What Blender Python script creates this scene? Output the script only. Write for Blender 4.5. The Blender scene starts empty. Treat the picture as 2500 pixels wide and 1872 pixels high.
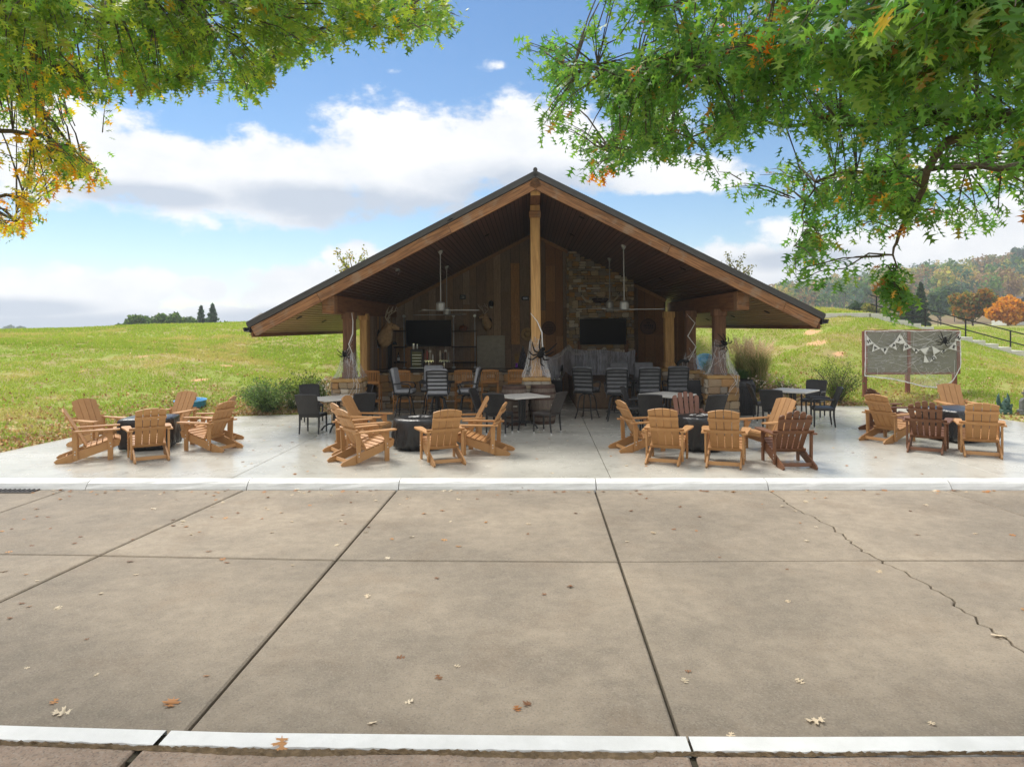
import bpy, bmesh, math, random
import numpy as np
from math import sin, cos, tan, pi, radians as R, atan, atan2, sqrt, hypot
from mathutils import Vector, Matrix, Euler
random.seed(7); rng = np.random.default_rng(7)
sc = bpy.context.scene
COL = sc.collection

# ------------------------------------------------------------------ camera
FPX, PW, PH, CY = 1732.0, 2500.0, 1872.0, 797.0
YAW, ROLL, CAMZ = R(2.2), R(0.48), 2.3
fw = Vector((-sin(YAW), cos(YAW), 0)); r0 = Vector((cos(YAW), sin(YAW), 0)); u0 = Vector((0, 0, 1))
rt = r0*cos(ROLL) - u0*sin(ROLL); up = u0*cos(ROLL) + r0*sin(ROLL)
cam = bpy.data.cameras.new('camera'); cam.sensor_width = 36.0; cam.lens = 36.0*FPX/PW
cam.shift_y = -(PH/2 - CY)/PW; cam.clip_start = 0.05; cam.clip_end = 6000
camo = bpy.data.objects.new('camera', cam); COL.objects.link(camo)
M = Matrix((( rt.x, up.x, -fw.x, 0), (rt.y, up.y, -fw.y, 0), (rt.z, up.z, -fw.z, CAMZ), (0, 0, 0, 1)))
camo.matrix_world = M; sc.camera = camo

# ------------------------------------------------------------------ colour management
sc.view_settings.view_transform = 'Standard'; sc.view_settings.look = 'None'
sc.view_settings.exposure = 1.36; sc.view_settings.gamma = 1.0; sc.view_settings.use_curve_mapping = False
sc.render.engine = 'CYCLES'
sc.cycles.use_denoising = True
sc.cycles.max_bounces = 7; sc.cycles.diffuse_bounces = 4; sc.cycles.glossy_bounces = 3
sc.cycles.transmission_bounces = 4; sc.cycles.transparent_max_bounces = 24; sc.cycles.volume_bounces = 0
sc.cycles.sample_clamp_indirect = 6

# ------------------------------------------------------------------ sun and sky
SUN_EL, SUN_AZ = R(52), R(-38)            # azimuth measured from +Y towards +X
sun = bpy.data.lights.new('sun', 'SUN'); sun.energy = 1.7; sun.angle = R(24); sun.color = (1.0, 0.95, 0.87)
suno = bpy.data.objects.new('sun', sun); COL.objects.link(suno)
sdir = Vector((sin(SUN_AZ)*cos(SUN_EL), cos(SUN_AZ)*cos(SUN_EL), sin(SUN_EL)))
suno.rotation_euler = sdir.to_track_quat('Z', 'Y').to_euler(); suno.location = (0, 0, 30)

world = bpy.data.worlds.new('World'); sc.world = world; world.use_nodes = True
nt = world.node_tree; nt.nodes.clear()
def N(t, typ, **kw):
    n = t.nodes.new(typ)
    for k, v in kw.items():
        if k.startswith('i_'): n.inputs[k[2:].replace('_', ' ')].default_value = v
        else: setattr(n, k, v)
    return n
def setin(n, i, v): n.inputs[i].default_value = v
def L(t, a, b): t.links.new(a, b)
def wmath(op, a, b=None, c=None, t=None, clamp=False):
    t = t or nt
    n = t.nodes.new('ShaderNodeMath'); n.operation = op; n.use_clamp = clamp
    for i, x in enumerate((a, b, c)):
        if x is None: continue
        if isinstance(x, (int, float)): n.inputs[i].default_value = x
        else: t.links.new(x, n.inputs[i])
    return n.outputs[0]
def smooth(x, a, b, t=None):
    t = t or nt
    n = t.nodes.new('ShaderNodeMapRange'); n.interpolation_type = 'SMOOTHSTEP'
    t.links.new(x, n.inputs[0]); n.inputs[1].default_value = a; n.inputs[2].default_value = b
    return n.outputs[0]
def build_sky():
    tc = N(nt, 'ShaderNodeTexCoord'); d = tc.outputs['Generated']
    sep = N(nt, 'ShaderNodeSeparateXYZ'); L(nt, d, sep.inputs[0])
    az = wmath('ARCTAN2', sep.outputs[0], sep.outputs[1]); el = wmath('ARCSINE', sep.outputs[2])
    sp = N(nt, 'ShaderNodeCombineXYZ'); L(nt, az, sp.inputs[0]); L(nt, wmath('MULTIPLY', el, 1.6), sp.inputs[1])
    def noise(scale, detail, rough, off=0.0):
        mp = N(nt, 'ShaderNodeMapping'); setin(mp, 1, (off, off*.7, off*.3)); L(nt, sp.outputs[0], mp.inputs[0])
        n = N(nt, 'ShaderNodeTexNoise'); setin(n, 'Scale', scale); setin(n, 'Detail', detail); setin(n, 'Roughness', rough)
        L(nt, mp.outputs[0], n.inputs['Vector']); return n.outputs['Fac']
    n1 = noise(7.0, 9, .62); n2 = noise(2.2, 5, .55, 3.1); n3 = noise(26.0, 6, .6, 1.7)
    fb = wmath('ADD', wmath('MULTIPLY', wmath('SUBTRACT', n1, .53), 1.7), wmath('MULTIPLY', wmath('SUBTRACT', n3, .5), .55))
    # cloud bodies of the photograph's sky, each (azimuth, elevation, half width, half height) in degrees
    def blobs(lst, invert=1.0):
        acc = None
        for a, e, ra, re, am in lst:
            x = wmath('MULTIPLY', wmath('SUBTRACT', az, R(a)), 1/R(ra)); y = wmath('MULTIPLY', wmath('SUBTRACT', el, R(e)), 1/R(re))
            l = wmath('SQRT', wmath('ADD', wmath('MULTIPLY', x, x), wmath('MULTIPLY', y, y)))
            f = wmath('SUBTRACT', am, l)
            acc = f if acc is None else wmath('MAXIMUM', acc, f)
        return acc
    F = blobs(CLOUDS)
    # outside the view, cloud cover thickened to near overcast to lift the ambient light
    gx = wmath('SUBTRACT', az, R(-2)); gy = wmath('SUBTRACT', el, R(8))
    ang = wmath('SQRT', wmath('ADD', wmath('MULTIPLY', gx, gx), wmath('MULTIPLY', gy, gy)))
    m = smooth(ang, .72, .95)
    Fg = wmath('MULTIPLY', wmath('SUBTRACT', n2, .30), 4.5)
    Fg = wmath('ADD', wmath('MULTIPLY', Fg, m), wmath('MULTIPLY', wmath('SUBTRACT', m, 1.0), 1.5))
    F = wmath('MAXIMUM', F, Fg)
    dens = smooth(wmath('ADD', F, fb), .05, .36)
    # thin veil near the horizon
    veil = wmath('MULTIPLY', smooth(el, R(6), R(-3)), .12)
    dens = wmath('MAXIMUM', dens, veil)
    grey = wmath('ADD', smooth(wmath('ADD', blobs(GREYS), wmath('MULTIPLY', fb, .8)), -.1, .75), wmath('MULTIPLY', smooth(n1, .62, .38), .30), clamp=True)
    gm = wmath('MULTIPLY', grey, .95)
    mixc = N(nt, 'ShaderNodeMix', data_type='RGBA'); L(nt, gm, mixc.inputs[0])
    mixc.inputs[6].default_value = (.97, .975, .985, 1); mixc.inputs[7].default_value = (.50, .57, .68, 1)
    sky = N(nt, 'ShaderNodeTexSky'); sky.sky_type = 'NISHITA'; sky.sun_disc = False
    sky.sun_elevation = SUN_EL; sky.sun_rotation = SUN_AZ; sky.air_density = 1.0; sky.dust_density = .0; sky.ozone_density = 1.4; sky.altitude = 200
    hs = N(nt, 'ShaderNodeHueSaturation'); setin(hs, 'Saturation', 1.2); L(nt, sky.outputs[0], hs.inputs['Color']); b1 = N(nt, 'ShaderNodeBackground'); L(nt, hs.outputs[0], b1.inputs[0]); setin(b1, 1, .050)
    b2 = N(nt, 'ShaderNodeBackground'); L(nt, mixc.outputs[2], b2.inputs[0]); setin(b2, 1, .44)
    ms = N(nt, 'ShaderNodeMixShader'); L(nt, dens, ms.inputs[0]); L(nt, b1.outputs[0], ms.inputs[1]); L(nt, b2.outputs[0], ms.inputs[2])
    out = N(nt, 'ShaderNodeOutputWorld'); L(nt, ms.outputs[0], out.inputs[0])
def pa(px, py):
    a = atan((px-1250)/FPX); e = atan((CY-py)/FPX*cos(a)); return math.degrees(a)-2.2, math.degrees(e)
def blob(px, py, rx, ry, am=1.0):
    a, e = pa(px, py); return (a, e, rx/FPX*57.3, ry/FPX*57.3, am)
CLOUDS = [blob(140, 370, 380, 150), blob(420, 420, 280, 120), blob(700, 430, 320, 130), blob(1000, 400, 350, 165), blob(1300, 370, 420, 150),
          blob(1640, 430, 260, 60), blob(130, 740, 330, 95), blob(-180, 740, 300, 100), blob(240, 715, 170, 60), blob(330, 700, 120, 55), blob(500, 700, 80, 38), blob(740, 700, 230, 85), blob(470, 770, 260, 40),
          blob(880, 640, 110, 70), blob(1800, 670, 280, 95), blob(2150, 660, 460, 130), blob(2450, 610, 260, 130), blob(1225, 160, 150, 60, .33), blob(1080, 100, 110, 45, .22), blob(960, 170, 120, 50, .12),
          blob(1760, 440, 110, 34), blob(2300, 430, 330, 50)]
GREYS = [blob(1080, 530, 500, 90), blob(820, 490, 380, 60), blob(1280, 470, 330, 90), blob(360, 470, 260, 40), blob(190, 785, 340, 40), blob(60, 745, 200, 30), blob(2250, 700, 420, 45), blob(700, 775, 300, 35), blob(1950, 640, 200, 35)]
build_sky()
# ------------------------------------------------------------------ geometry of the place
def ray(px, py): return fw + rt*((px-PW/2)/FPX) + up*((CY-py)/FPX)
CAM = Vector((0, 0, CAMZ))
def gp(px, py, z=0.0):                       # ground point seen at a photo pixel, at height z
    d = ray(px, py); t = (z-CAMZ)/d.z; return CAM + d*t
def yp(px, py, Y):                           # point of the vertical plane y = Y seen at a photo pixel
    d = ray(px, py); return CAM + d*(Y/d.y)
PHI = R(0.9); PO = Vector((.19, 0, 0))
def to_local(p):
    q = p-PO; return Vector((q.x*cos(PHI)+q.y*sin(PHI), -q.x*sin(PHI)+q.y*cos(PHI), p.z))
def to_world(u, v, z): return Vector((PO.x+u*cos(PHI)-v*sin(PHI), PO.y+u*sin(PHI)+v*cos(PHI), z))
def pl(px, py, v):                           # pavilion coordinates (u, v, z) of a pixel on its plane v
    d = ray(px, py); n = Vector((-sin(PHI), cos(PHI), 0))
    t = (v-(CAM-PO).dot(n))/d.dot(n); return to_local(CAM+d*t)

# ------------------------------------------------------------------ object helpers
def tag(o, label=None, cat=None, group=None, kind=None):
    if label: o['label'] = label
    if cat: o['category'] = cat
    if group: o['group'] = group
    if kind: o['kind'] = kind
    return o
def empty(name, label, cat, loc=(0, 0, 0), rz=0.0, group=None):
    o = bpy.data.objects.new(name, None); COL.objects.link(o); o.empty_display_size = .1
    o.location = loc; o.rotation_euler = (0, 0, rz); return tag(o, label, cat, group)
def link(name, me, mat=None, parent=None, loc=None, rot=None, scale=None):
    o = bpy.data.objects.new(name, me); COL.objects.link(o)
    if mat is not None and not me.materials: me.materials.append(mat)
    if parent is not None: o.parent = parent
    if loc is not None: o.location = loc
    if rot is not None: o.rotation_euler = rot
    if scale is not None: o.scale = scale
    return o
KIDS = {}
def children(o): return [c for c in o.children]
def copy_tree(o, loc, rz, label=None, group=None):
    def rec(s, par):
        c = s.copy(); COL.objects.link(c)
        if par is not None: c.parent = par
        for ch in s.children: rec(ch, c)
        return c
    c = rec(o, None); c.location = loc; c.rotation_euler = (0, 0, rz)
    if label: c['label'] = label
    if group: c['group'] = group
    return c

class MB:
    def __init__(s): s.v = []; s.f = []
    def add(s, vs, fs):
        b = len(s.v); s.v += [tuple(p) for p in vs]; s.f += [tuple(i+b for i in f) for f in fs]; return s
    def box(s, c, size, rot=None, ch=0.0):
        hx, hy, hz = size[0]/2, size[1]/2, size[2]/2; c = Vector(c)
        m = rot.to_matrix() if isinstance(rot, Euler) else rot
        if ch <= 0:
            vs = [Vector((x*hx, y*hy, z*hz)) for z in (-1, 1) for y in (-1, 1) for x in (-1, 1)]
            fs = [(0, 2, 3, 1), (4, 5, 7, 6), (0, 1, 5, 4), (2, 6, 7, 3), (0, 4, 6, 2), (1, 3, 7, 5)]
        else:
            ch = min(ch, hx*.9, hy*.9, hz*.9); vs = []; ix = {}
            for a in (-1, 1):
                for b in (-1, 1):
                    for d in (-1, 1):
                        ix[a, b, d] = len(vs)
                        vs += [Vector((a*hx, b*(hy-ch), d*(hz-ch))), Vector((a*(hx-ch), b*hy, d*(hz-ch))), Vector((a*(hx-ch), b*(hy-ch), d*hz))]
            fs = []; q = ((-1, -1), (1, -1), (1, 1), (-1, 1))
            for g in (-1, 1):
                fs += [tuple(ix[g, a, b] for a, b in q), tuple(ix[a, g, b]+1 for a, b in q), tuple(ix[a, b, g]+2 for a, b in q)]
            for a in (-1, 1):
                for b in (-1, 1):
                    fs += [(ix[-1, a, b]+1, ix[1, a, b]+1, ix[1, a, b]+2, ix[-1, a, b]+2),
                           (ix[a, -1, b], ix[a, 1, b], ix[a, 1, b]+2, ix[a, -1, b]+2),
                           (ix[a, b, -1], ix[a, b, 1], ix[a, b, 1]+1, ix[a, b, -1]+1)]
            fs += [(i, i+1, i+2) for i in ix.values()]
            nf = []
            for f in fs:
                n = (vs[f[1]]-vs[f[0]]).cross(vs[f[2]]-vs[f[0]]); cc = sum((vs[i] for i in f), Vector())
                nf.append(f if n.dot(cc) > 0 else f[::-1])
            fs = nf
        if m is not None: vs = [m @ p for p in vs]
        return s.add([p+c for p in vs], fs)
    def prism(s, pts, vec):                  # planar outline (3-D points) swept by vec
        pts = [Vector(p) for p in pts]; vec = Vector(vec); n = len(pts)
        nn = Vector((0, 0, 0))
        for i in range(n): nn += (pts[i]-pts[0]).cross(pts[(i+1) % n]-pts[0])
        if nn.dot(vec) > 0: pts = pts[::-1]
        vs = pts+[p+vec for p in pts]
        fs = [tuple(range(n)), tuple(range(2*n-1, n-1, -1))]+[(i, i+n, (i+1) % n+n, (i+1) % n) for i in range(n)]
        return s.add(vs, fs)
    def tube(s, path, r, n=7, cap=True):
        P = [Vector(p) for p in path]; k = len(P)
        rr = r if isinstance(r, (list, tuple)) else [r]*k
        vs = []; prev = None
        for i in range(k):
            t = (P[min(i+1, k-1)]-P[max(i-1, 0)])
            t = t.normalized() if t.length > 1e-9 else Vector((0, 0, 1))
            if prev is None: a = t.orthogonal().normalized()
            else:
                a = prev-t*prev.dot(t); a = a.normalized() if a.length > 1e-6 else t.orthogonal().normalized()
            prev = a; b = t.cross(a)
            for j in range(n):
                w = 2*pi*j/n; vs.append(P[i]+(a*cos(w)+b*sin(w))*rr[i])
        fs = [(i*n+j, i*n+(j+1) % n, (i+1)*n+(j+1) % n, (i+1)*n+j) for i in range(k-1) for j in range(n)]
        if cap: fs += [tuple(range(n-1, -1, -1)), tuple((k-1)*n+j for j in range(n))]
        return s.add(vs, fs)
    def lathe(s, prof, n=20, c=(0, 0, 0), fn=None):
        c = Vector(c); vs = []
        for i, (r, z) in enumerate(prof):
            for j in range(n):
                a = 2*pi*j/n; k = fn(a, r, z, i) if fn else 1.0
                vs.append(c+Vector((cos(a)*r*k, sin(a)*r*k, z)))
        fs = [(i*n+j, i*n+(j+1) % n, (i+1)*n+(j+1) % n, (i+1)*n+j) for i in range(len(prof)-1) for j in range(n)]
        fs += [tuple(range(n-1, -1, -1)), tuple((len(prof)-1)*n+j for j in range(n))]
        return s.add(vs, fs)
    def ball(s, c, r, n=10, rot=None):
        c = Vector(c); r = Vector(r) if hasattr(r, '__len__') else Vector((r, r, r)); m = rot.to_matrix() if rot else None
        vs = []; k = max(4, n//2+1)
        for i in range(k+1):
            t = pi*i/k
            for j in range(n):
                a = 2*pi*j/n; p = Vector((sin(t)*cos(a)*r.x, sin(t)*sin(a)*r.y, cos(t)*r.z)); vs.append(c+(m @ p if m else p))
        return s.add(vs, [(i*n+j, (i+1)*n+j, (i+1)*n+(j+1) % n, i*n+(j+1) % n) for i in range(k) for j in range(n)])
    def grid(s, fn, nu, nv):
        vs = [fn(i/nu, j/nv) for j in range(nv+1) for i in range(nu+1)]; w = nu+1
        return s.add(vs, [(j*w+i, j*w+i+1, (j+1)*w+i+1, (j+1)*w+i) for j in range(nv) for i in range(nu)])
    def mesh(s, name, mat=None, smooth=False):
        me = bpy.data.meshes.new(name); me.from_pydata(s.v, [], s.f); me.update()
        if smooth: me.shade_smooth()
        if mat is not None: me.materials.append(mat)
        return me
    def build(s, name, mat, parent=None, smooth=False, loc=None, rot=None): return link(name, s.mesh(name, mat, smooth), None, parent, loc, rot)
def np_mesh(name, V, F, mat, col=None, smooth=False):          # V (n,3); F (m,k) equal-size faces; col (m,3) per-face colour
    me = bpy.data.meshes.new(name); V = np.ascontiguousarray(V, dtype=np.float32); F = np.ascontiguousarray(F, dtype=np.int32)
    m, k = F.shape
    me.vertices.add(len(V)); me.vertices.foreach_set('co', V.ravel())
    me.loops.add(m*k); me.loops.foreach_set('vertex_index', F.ravel())
    me.polygons.add(m); me.polygons.foreach_set('loop_start', np.arange(0, m*k, k, dtype=np.int32))
    me.update(calc_edges=True)
    if col is not None:
        at = me.attributes.new('tint', 'FLOAT_COLOR', 'FACE'); c4 = np.ones((m, 4), dtype=np.float32); c4[:, :3] = col; at.data.foreach_set('color', c4.ravel())
    if smooth: me.shade_smooth()
    me.materials.append(mat); return me
def lin(c): return tuple((x/255/12.92) if x/255 <= .04045 else ((x/255+.055)/1.055)**2.4 for x in c)
def ss(a, b, x): t = np.clip((x-a)/(b-a), 0, 1); return t*t*(3-2*t)

# ------------------------------------------------------------------ materials
def mat(name, col, rough=.6, col2=None, scale=6, stretch=(1, 1, 1), detail=5, contrast=.5, bump=0.0, bscale=None, metal=0.0, rnd=0.0, spec=.4,
        speck=None, coord='Object', rvar=0.0, extra=None, trans=0.0, bstretch=None, sheen=0.0, distort=0.0, rndramp=None):
    m = bpy.data.materials.new(name); m.use_nodes = True; t = m.node_tree; bs = t.nodes['Principled BSDF']
    col = tuple(col)[:3]; col2 = tuple(col2)[:3] if col2 else tuple(x*.7 for x in col)
    tc = N(t, 'ShaderNodeTexCoord'); mp = N(t, 'ShaderNodeMapping'); setin(mp, 'Scale', stretch); L(t, tc.outputs[coord], mp.inputs[0])
    oi = N(t, 'ShaderNodeObjectInfo')
    off = N(t, 'ShaderNodeVectorMath', operation='ADD'); L(t, mp.outputs[0], off.inputs[0])
    if rnd > 0 or rndramp: L(t, wmath('MULTIPLY', oi.outputs['Random'], 37.0, t=t), off.inputs[1])
    n = N(t, 'ShaderNodeTexNoise'); setin(n, 'Scale', scale); setin(n, 'Detail', detail); setin(n, 'Roughness', .6); setin(n, 'Distortion', distort); L(t, off.outputs[0], n.inputs['Vector'])
    fac = smooth(n.outputs['Fac'], .5-contrast*.5, .5+contrast*.5, t)
    mx = N(t, 'ShaderNodeMix', data_type='RGBA'); L(t, fac, mx.inputs[0]); mx.inputs[6].default_value = (*col, 1); mx.inputs[7].default_value = (*col2, 1)
    c = mx.outputs[2]
    if rndramp:
        rp = N(t, 'ShaderNodeValToRGB'); L(t, oi.outputs['Random'], rp.inputs[0]); e = rp.color_ramp; e.interpolation = 'CONSTANT'
        while len(e.elements) < len(rndramp): e.elements.new(1.0)
        for i, cc in enumerate(rndramp): e.elements[i].position = i/len(rndramp); e.elements[i].color = (*cc[:3], 1)
        m3 = N(t, 'ShaderNodeMix', data_type='RGBA'); m3.blend_type = 'MULTIPLY'; m3.inputs[0].default_value = 1.0
        L(t, rp.outputs[0], m3.inputs[6]); L(t, c, m3.inputs[7]); c = m3.outputs[2]
    if rnd > 0:
        hs = N(t, 'ShaderNodeHueSaturation'); L(t, c, hs.inputs['Color'])
        L(t, wmath('ADD', wmath('MULTIPLY', oi.outputs['Random'], 2*rnd, t=t), 1-rnd, t=t), hs.inputs['Value']); c = hs.outputs[0]
    if speck:                                # (scale, strength, colour)
        n2 = N(t, 'ShaderNodeTexNoise'); setin(n2, 'Scale', speck[0]); setin(n2, 'Detail', 3); setin(n2, 'Roughness', .7); L(t, tc.outputs[coord], n2.inputs['Vector'])
        f2 = wmath('MULTIPLY', smooth(n2.outputs['Fac'], .5, .72, t), speck[1], t=t)
        m2 = N(t, 'ShaderNodeMix', data_type='RGBA'); L(t, f2, m2.inputs[0]); L(t, c, m2.inputs[6]); m2.inputs[7].default_value = (*speck[2], 1); c = m2.outputs[2]
    if extra: c = extra(t, tc, c, bs)
    L(t, c, bs.inputs['Base Color']); bs.inputs['Roughness'].default_value = rough; bs.inputs['Metallic'].default_value = metal
    bs.inputs['Specular IOR Level'].default_value = spec
    if rvar: L(t, wmath('ADD', wmath('MULTIPLY', wmath('SUBTRACT', n.outputs['Fac'], .5, t=t), rvar*2, t=t), rough, t=t, clamp=True), bs.inputs['Roughness'])
    if bump:
        nb = N(t, 'ShaderNodeTexNoise'); setin(nb, 'Scale', bscale or scale*4); setin(nb, 'Detail', 5); setin(nb, 'Roughness', .65)
        if bstretch:
            mb = N(t, 'ShaderNodeMapping'); setin(mb, 'Scale', bstretch); L(t, tc.outputs[coord], mb.inputs[0]); L(t, mb.outputs[0], nb.inputs['Vector'])
        else: L(t, off.outputs[0], nb.inputs['Vector'])
        bp = N(t, 'ShaderNodeBump'); setin(bp, 'Strength', .6); setin(bp, 'Distance', bump); L(t, nb.outputs['Fac'], bp.inputs['Height']); L(t, bp.outputs[0], bs.inputs['Normal'])
    return m
def leaf_mat(name, mode, ramp=None, trans=.45, rough=.45, spec=.35):  # mode 'attr': per-face tint; 'obj': by object
    m = bpy.data.materials.new(name); m.use_nodes = True; t = m.node_tree; bs = t.nodes['Principled BSDF']; out = t.nodes['Material Output']
    if mode == 'attr':
        a = N(t, 'ShaderNodeAttribute', attribute_name='tint'); c = a.outputs['Color']
    else:
        oi = N(t, 'ShaderNodeObjectInfo'); rp = N(t, 'ShaderNodeValToRGB'); L(t, oi.outputs['Random'], rp.inputs[0]); e = rp.color_ramp
        while len(e.elements) < len(ramp): e.elements.new(1.0)
        for i, cc in enumerate(ramp): e.elements[i].position = i/(len(ramp)-1); e.elements[i].color = (*cc[:3], 1)
        c = rp.outputs[0]
    tr = N(t, 'ShaderNodeBsdfTranslucent'); hs = N(t, 'ShaderNodeHueSaturation'); setin(hs, 'Value', 1.5); setin(hs, 'Saturation', 1.1); L(t, c, hs.inputs['Color']); L(t, hs.outputs[0], tr.inputs[0])
    L(t, c, bs.inputs['Base Color']); bs.inputs['Roughness'].default_value = rough; bs.inputs['Specular IOR Level'].default_value = spec
    ms = N(t, 'ShaderNodeMixShader'); setin(ms, 0, trans); L(t, bs.outputs[0], ms.inputs[1]); L(t, tr.outputs[0], ms.inputs[2]); L(t, ms.outputs[0], out.inputs[0])
    return m
# ------------------------------------------------------------------ terrain
PATIO = [(-14, 10.66), (-10.6, 11.3), (-10.2, 13.0), (-10.08, 14.67), (-9.75, 16.2), (-9.12, 17.3), (-8.1, 18.33), (-7.2, 18.6), (-6.2, 18.66), (-5.3, 18.7), (-5.35, 24.6),
         (4.6, 24.6), (4.9, 20.25), (7.1, 20.33), (8.3, 20.22), (9.3, 20.1), (10.0, 19.7), (10.5, 18.9), (11.0, 17.3), (11.2, 16.5), (12.2, 14.0), (14.5, 10.66)]
ROADP = [(-90, -1.0), (90, -1.0), (90, 10.7), (-90, 10.7)]
def sdist(P, x, y):                            # distance outside (+) or inside (-) a polygon
    x = np.asarray(x, float); y = np.asarray(y, float); d = np.full(x.shape, 1e9); ins = np.zeros(x.shape, bool)
    for i in range(len(P)):
        (x0, y0), (x1, y1) = P[i], P[(i+1) % len(P)]
        ex, ey = x1-x0, y1-y0; t = np.clip(((x-x0)*ex+(y-y0)*ey)/(ex*ex+ey*ey), 0, 1)
        d = np.minimum(d, np.hypot(x-x0-t*ex, y-y0-t*ey))
        c = ((y0 <= y) & (y1 > y)) | ((y1 <= y) & (y0 > y))
        with np.errstate(divide='ignore', invalid='ignore'):
            ins ^= c & (x < x0+(y-y0)*ex/(ey if ey else 1e-9))
    return np.where(ins, -d, d)
def vnoise(x, y, s, seed=0):
    x = np.asarray(x)/s; y = np.asarray(y)/s; xi = np.floor(x).astype(int); yi = np.floor(y).astype(int); fx = x-xi; fy = y-yi
    fx = fx*fx*(3-2*fx); fy = fy*fy*(3-2*fy)
    h = lambda a, b: np.modf(np.abs(np.sin(a*127.1+b*311.7+seed*74.7)*43758.5453))[0]
    return (h(xi, yi)*(1-fx)+h(xi+1, yi)*fx)*(1-fy)+(h(xi, yi+1)*(1-fx)+h(xi+1, yi+1)*fx)*fy
def hz(x, y):
    x = np.asarray(x, float); y = np.asarray(y, float)
    d = np.minimum(sdist(PATIO, x, y), sdist(ROADP, x, y)); a = x/np.maximum(y, 8)
    H = np.interp(a, [-2, -.78, -.41, 0, .3, .405, .46, .56, .665, .9, 2], [2.2, 2.34, 2.83, 3.1, 3.15, 3.05, 2.72, 1.75, .85, .35, .1])
    D = np.interp(a, [-.7, -.4, 0, .35, .6], [25, 21, 12, 14, 12])
    t = np.clip(d/D, 0, 1); z = H*(1.5*t-.5*t**3)
    far = np.where(a > .2, 1.9, .6); k = ss(34, 85, y)
    z = z*(1-k)+far*k + (vnoise(x, y, 3.1, 1)-.5)*.12*ss(.5, 4, d)+(vnoise(x, y, 1.1, 2)-.5)*.05*ss(.3, 2, d)
    z = np.where(y < 3, z-.05, z)
    z = np.where(d < 0, -.03-.35*ss(0, 1.0, -d), z-.03)
    return np.where((y > 2.0) & (y < 10.75) & (np.abs(x) < 80), -.5, z)
def H1(x, y): return float(hz(np.array([x]), np.array([y]))[0])
def hp(px, py, near=15.0, farther=70.0):       # point of the terrain seen at a photo pixel
    d = ray(px, py); best = None
    ys = np.linspace(near, farther, 1500); P = CAM.x+d.x/d.y*ys; Z = CAM.z+d.z/d.y*ys; h = hz(P, ys)
    i = np.argmax(Z <= h) if np.any(Z <= h) else len(ys)-1
    return Vector((P[i], ys[i], h[i]))
def axis(lims):
    out = []
    for a, b, st in lims: out += list(np.arange(a, b, st))
    return np.array(out+[lims[-1][1]])
gx = axis([(-340, -200, 35), (-200, -50, 10), (-50, -16, 1.2), (-16, 18, .42), (18, 50, 1.2), (50, 200, 10), (200, 620, 35)])
gy = axis([(-60, -20, 20), (-20, 9, 3), (9, 34, .42), (34, 60, 1.3), (60, 200, 7), (200, 620, 35)])
X, Y = np.meshgrid(gx, gy); Zt = hz(X.ravel(), Y.ravel())
SOILP = [(hp(545, 893), .75), (hp(345, 872), 1.0), (hp(203, 905), .55), (hp(2045, 862), .55), (hp(2000, 838), 1.0), (hp(1975, 815), 1.3), (hp(350, 880), .5), (hp(2130, 806), .6), (hp(700, 830), .6), (hp(480, 930), .5)]
def soil(x, y):
    s = np.zeros(np.shape(x)); w = (vnoise(x, y, .45, 5)-.5)*.8+(vnoise(x, y, .17, 6)-.5)*.5
    for p, r in SOILP: s = np.maximum(s, ss(.55, 0, np.hypot((x-p.x)/r, (y-p.y)/(r*1.5))+w*.7))
    n = vnoise(x, y, 2.6, 8)*.6+vnoise(x, y, .8, 9)*.4
    dry = ss(.55, .8, n)*.6+ss(.6, 1.0, np.asarray(y)/30)*ss(.33, .40, np.asarray(x)/np.maximum(y, 1))*ss(.50, .44, np.asarray(x)/np.maximum(y, 1))*.45*ss(.35, .6, vnoise(x, y, 1.7, 12)); dry = np.clip(dry, 0, 1)
    return np.clip(s, 0, 1), dry
S, DRY = soil(X.ravel(), Y.ravel())
nx, ny = len(gx), len(gy); idx = np.arange(nx*ny).reshape(ny, nx)
Fq = np.stack([idx[:-1, :-1], idx[:-1, 1:], idx[1:, 1:], idx[1:, :-1]], -1).reshape(-1, 4)
def grass_extra(t, tc, c, bs):
    a = N(t, 'ShaderNodeAttribute', attribute_name='soil'); sp = N(t, 'ShaderNodeSeparateColor'); L(t, a.outputs['Color'], sp.inputs[0])
    n = N(t, 'ShaderNodeTexNoise'); setin(n, 'Scale', 9); setin(n, 'Detail', 6); L(t, tc.outputs['Object'], n.inputs['Vector'])
    n2 = N(t, 'ShaderNodeTexNoise'); setin(n2, 'Scale', .9); setin(n2, 'Detail', 4); L(t, tc.outputs['Object'], n2.inputs['Vector'])
    m0 = N(t, 'ShaderNodeMix', data_type='RGBA'); L(t, smooth(n2.outputs['Fac'], .4, .65, t), m0.inputs[0]); L(t, c, m0.inputs[6]); m0.inputs[7].default_value = (.32, .28, .11, 1)
    m1 = N(t, 'ShaderNodeMix', data_type='RGBA'); L(t, sp.outputs[1], m1.inputs[0]); L(t, m0.outputs[2], m1.inputs[6]); m1.inputs[7].default_value = (.45, .34, .17, 1)
    m2 = N(t, 'ShaderNodeMix', data_type='RGBA'); f = smooth(wmath('ADD', sp.outputs[0], wmath('MULTIPLY', wmath('SUBTRACT', n.outputs['Fac'], .5, t=t), .9, t=t), t=t), .3, .7, t)
    L(t, f, m2.inputs[0]); L(t, m1.outputs[2], m2.inputs[6]); m2.inputs[7].default_value = (.66, .40, .22, 1)
    return m2.outputs[2]
M_GROUND = mat('lawn_ground', (.23, .30, .06), .95, (.33, .37, .09), 14, bump=.05, bscale=22, extra=grass_extra, spec=.1)
me = np_mesh('terrain', np.stack([X.ravel(), Y.ravel(), Zt], 1), Fq, M_GROUND, smooth=True)
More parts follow.
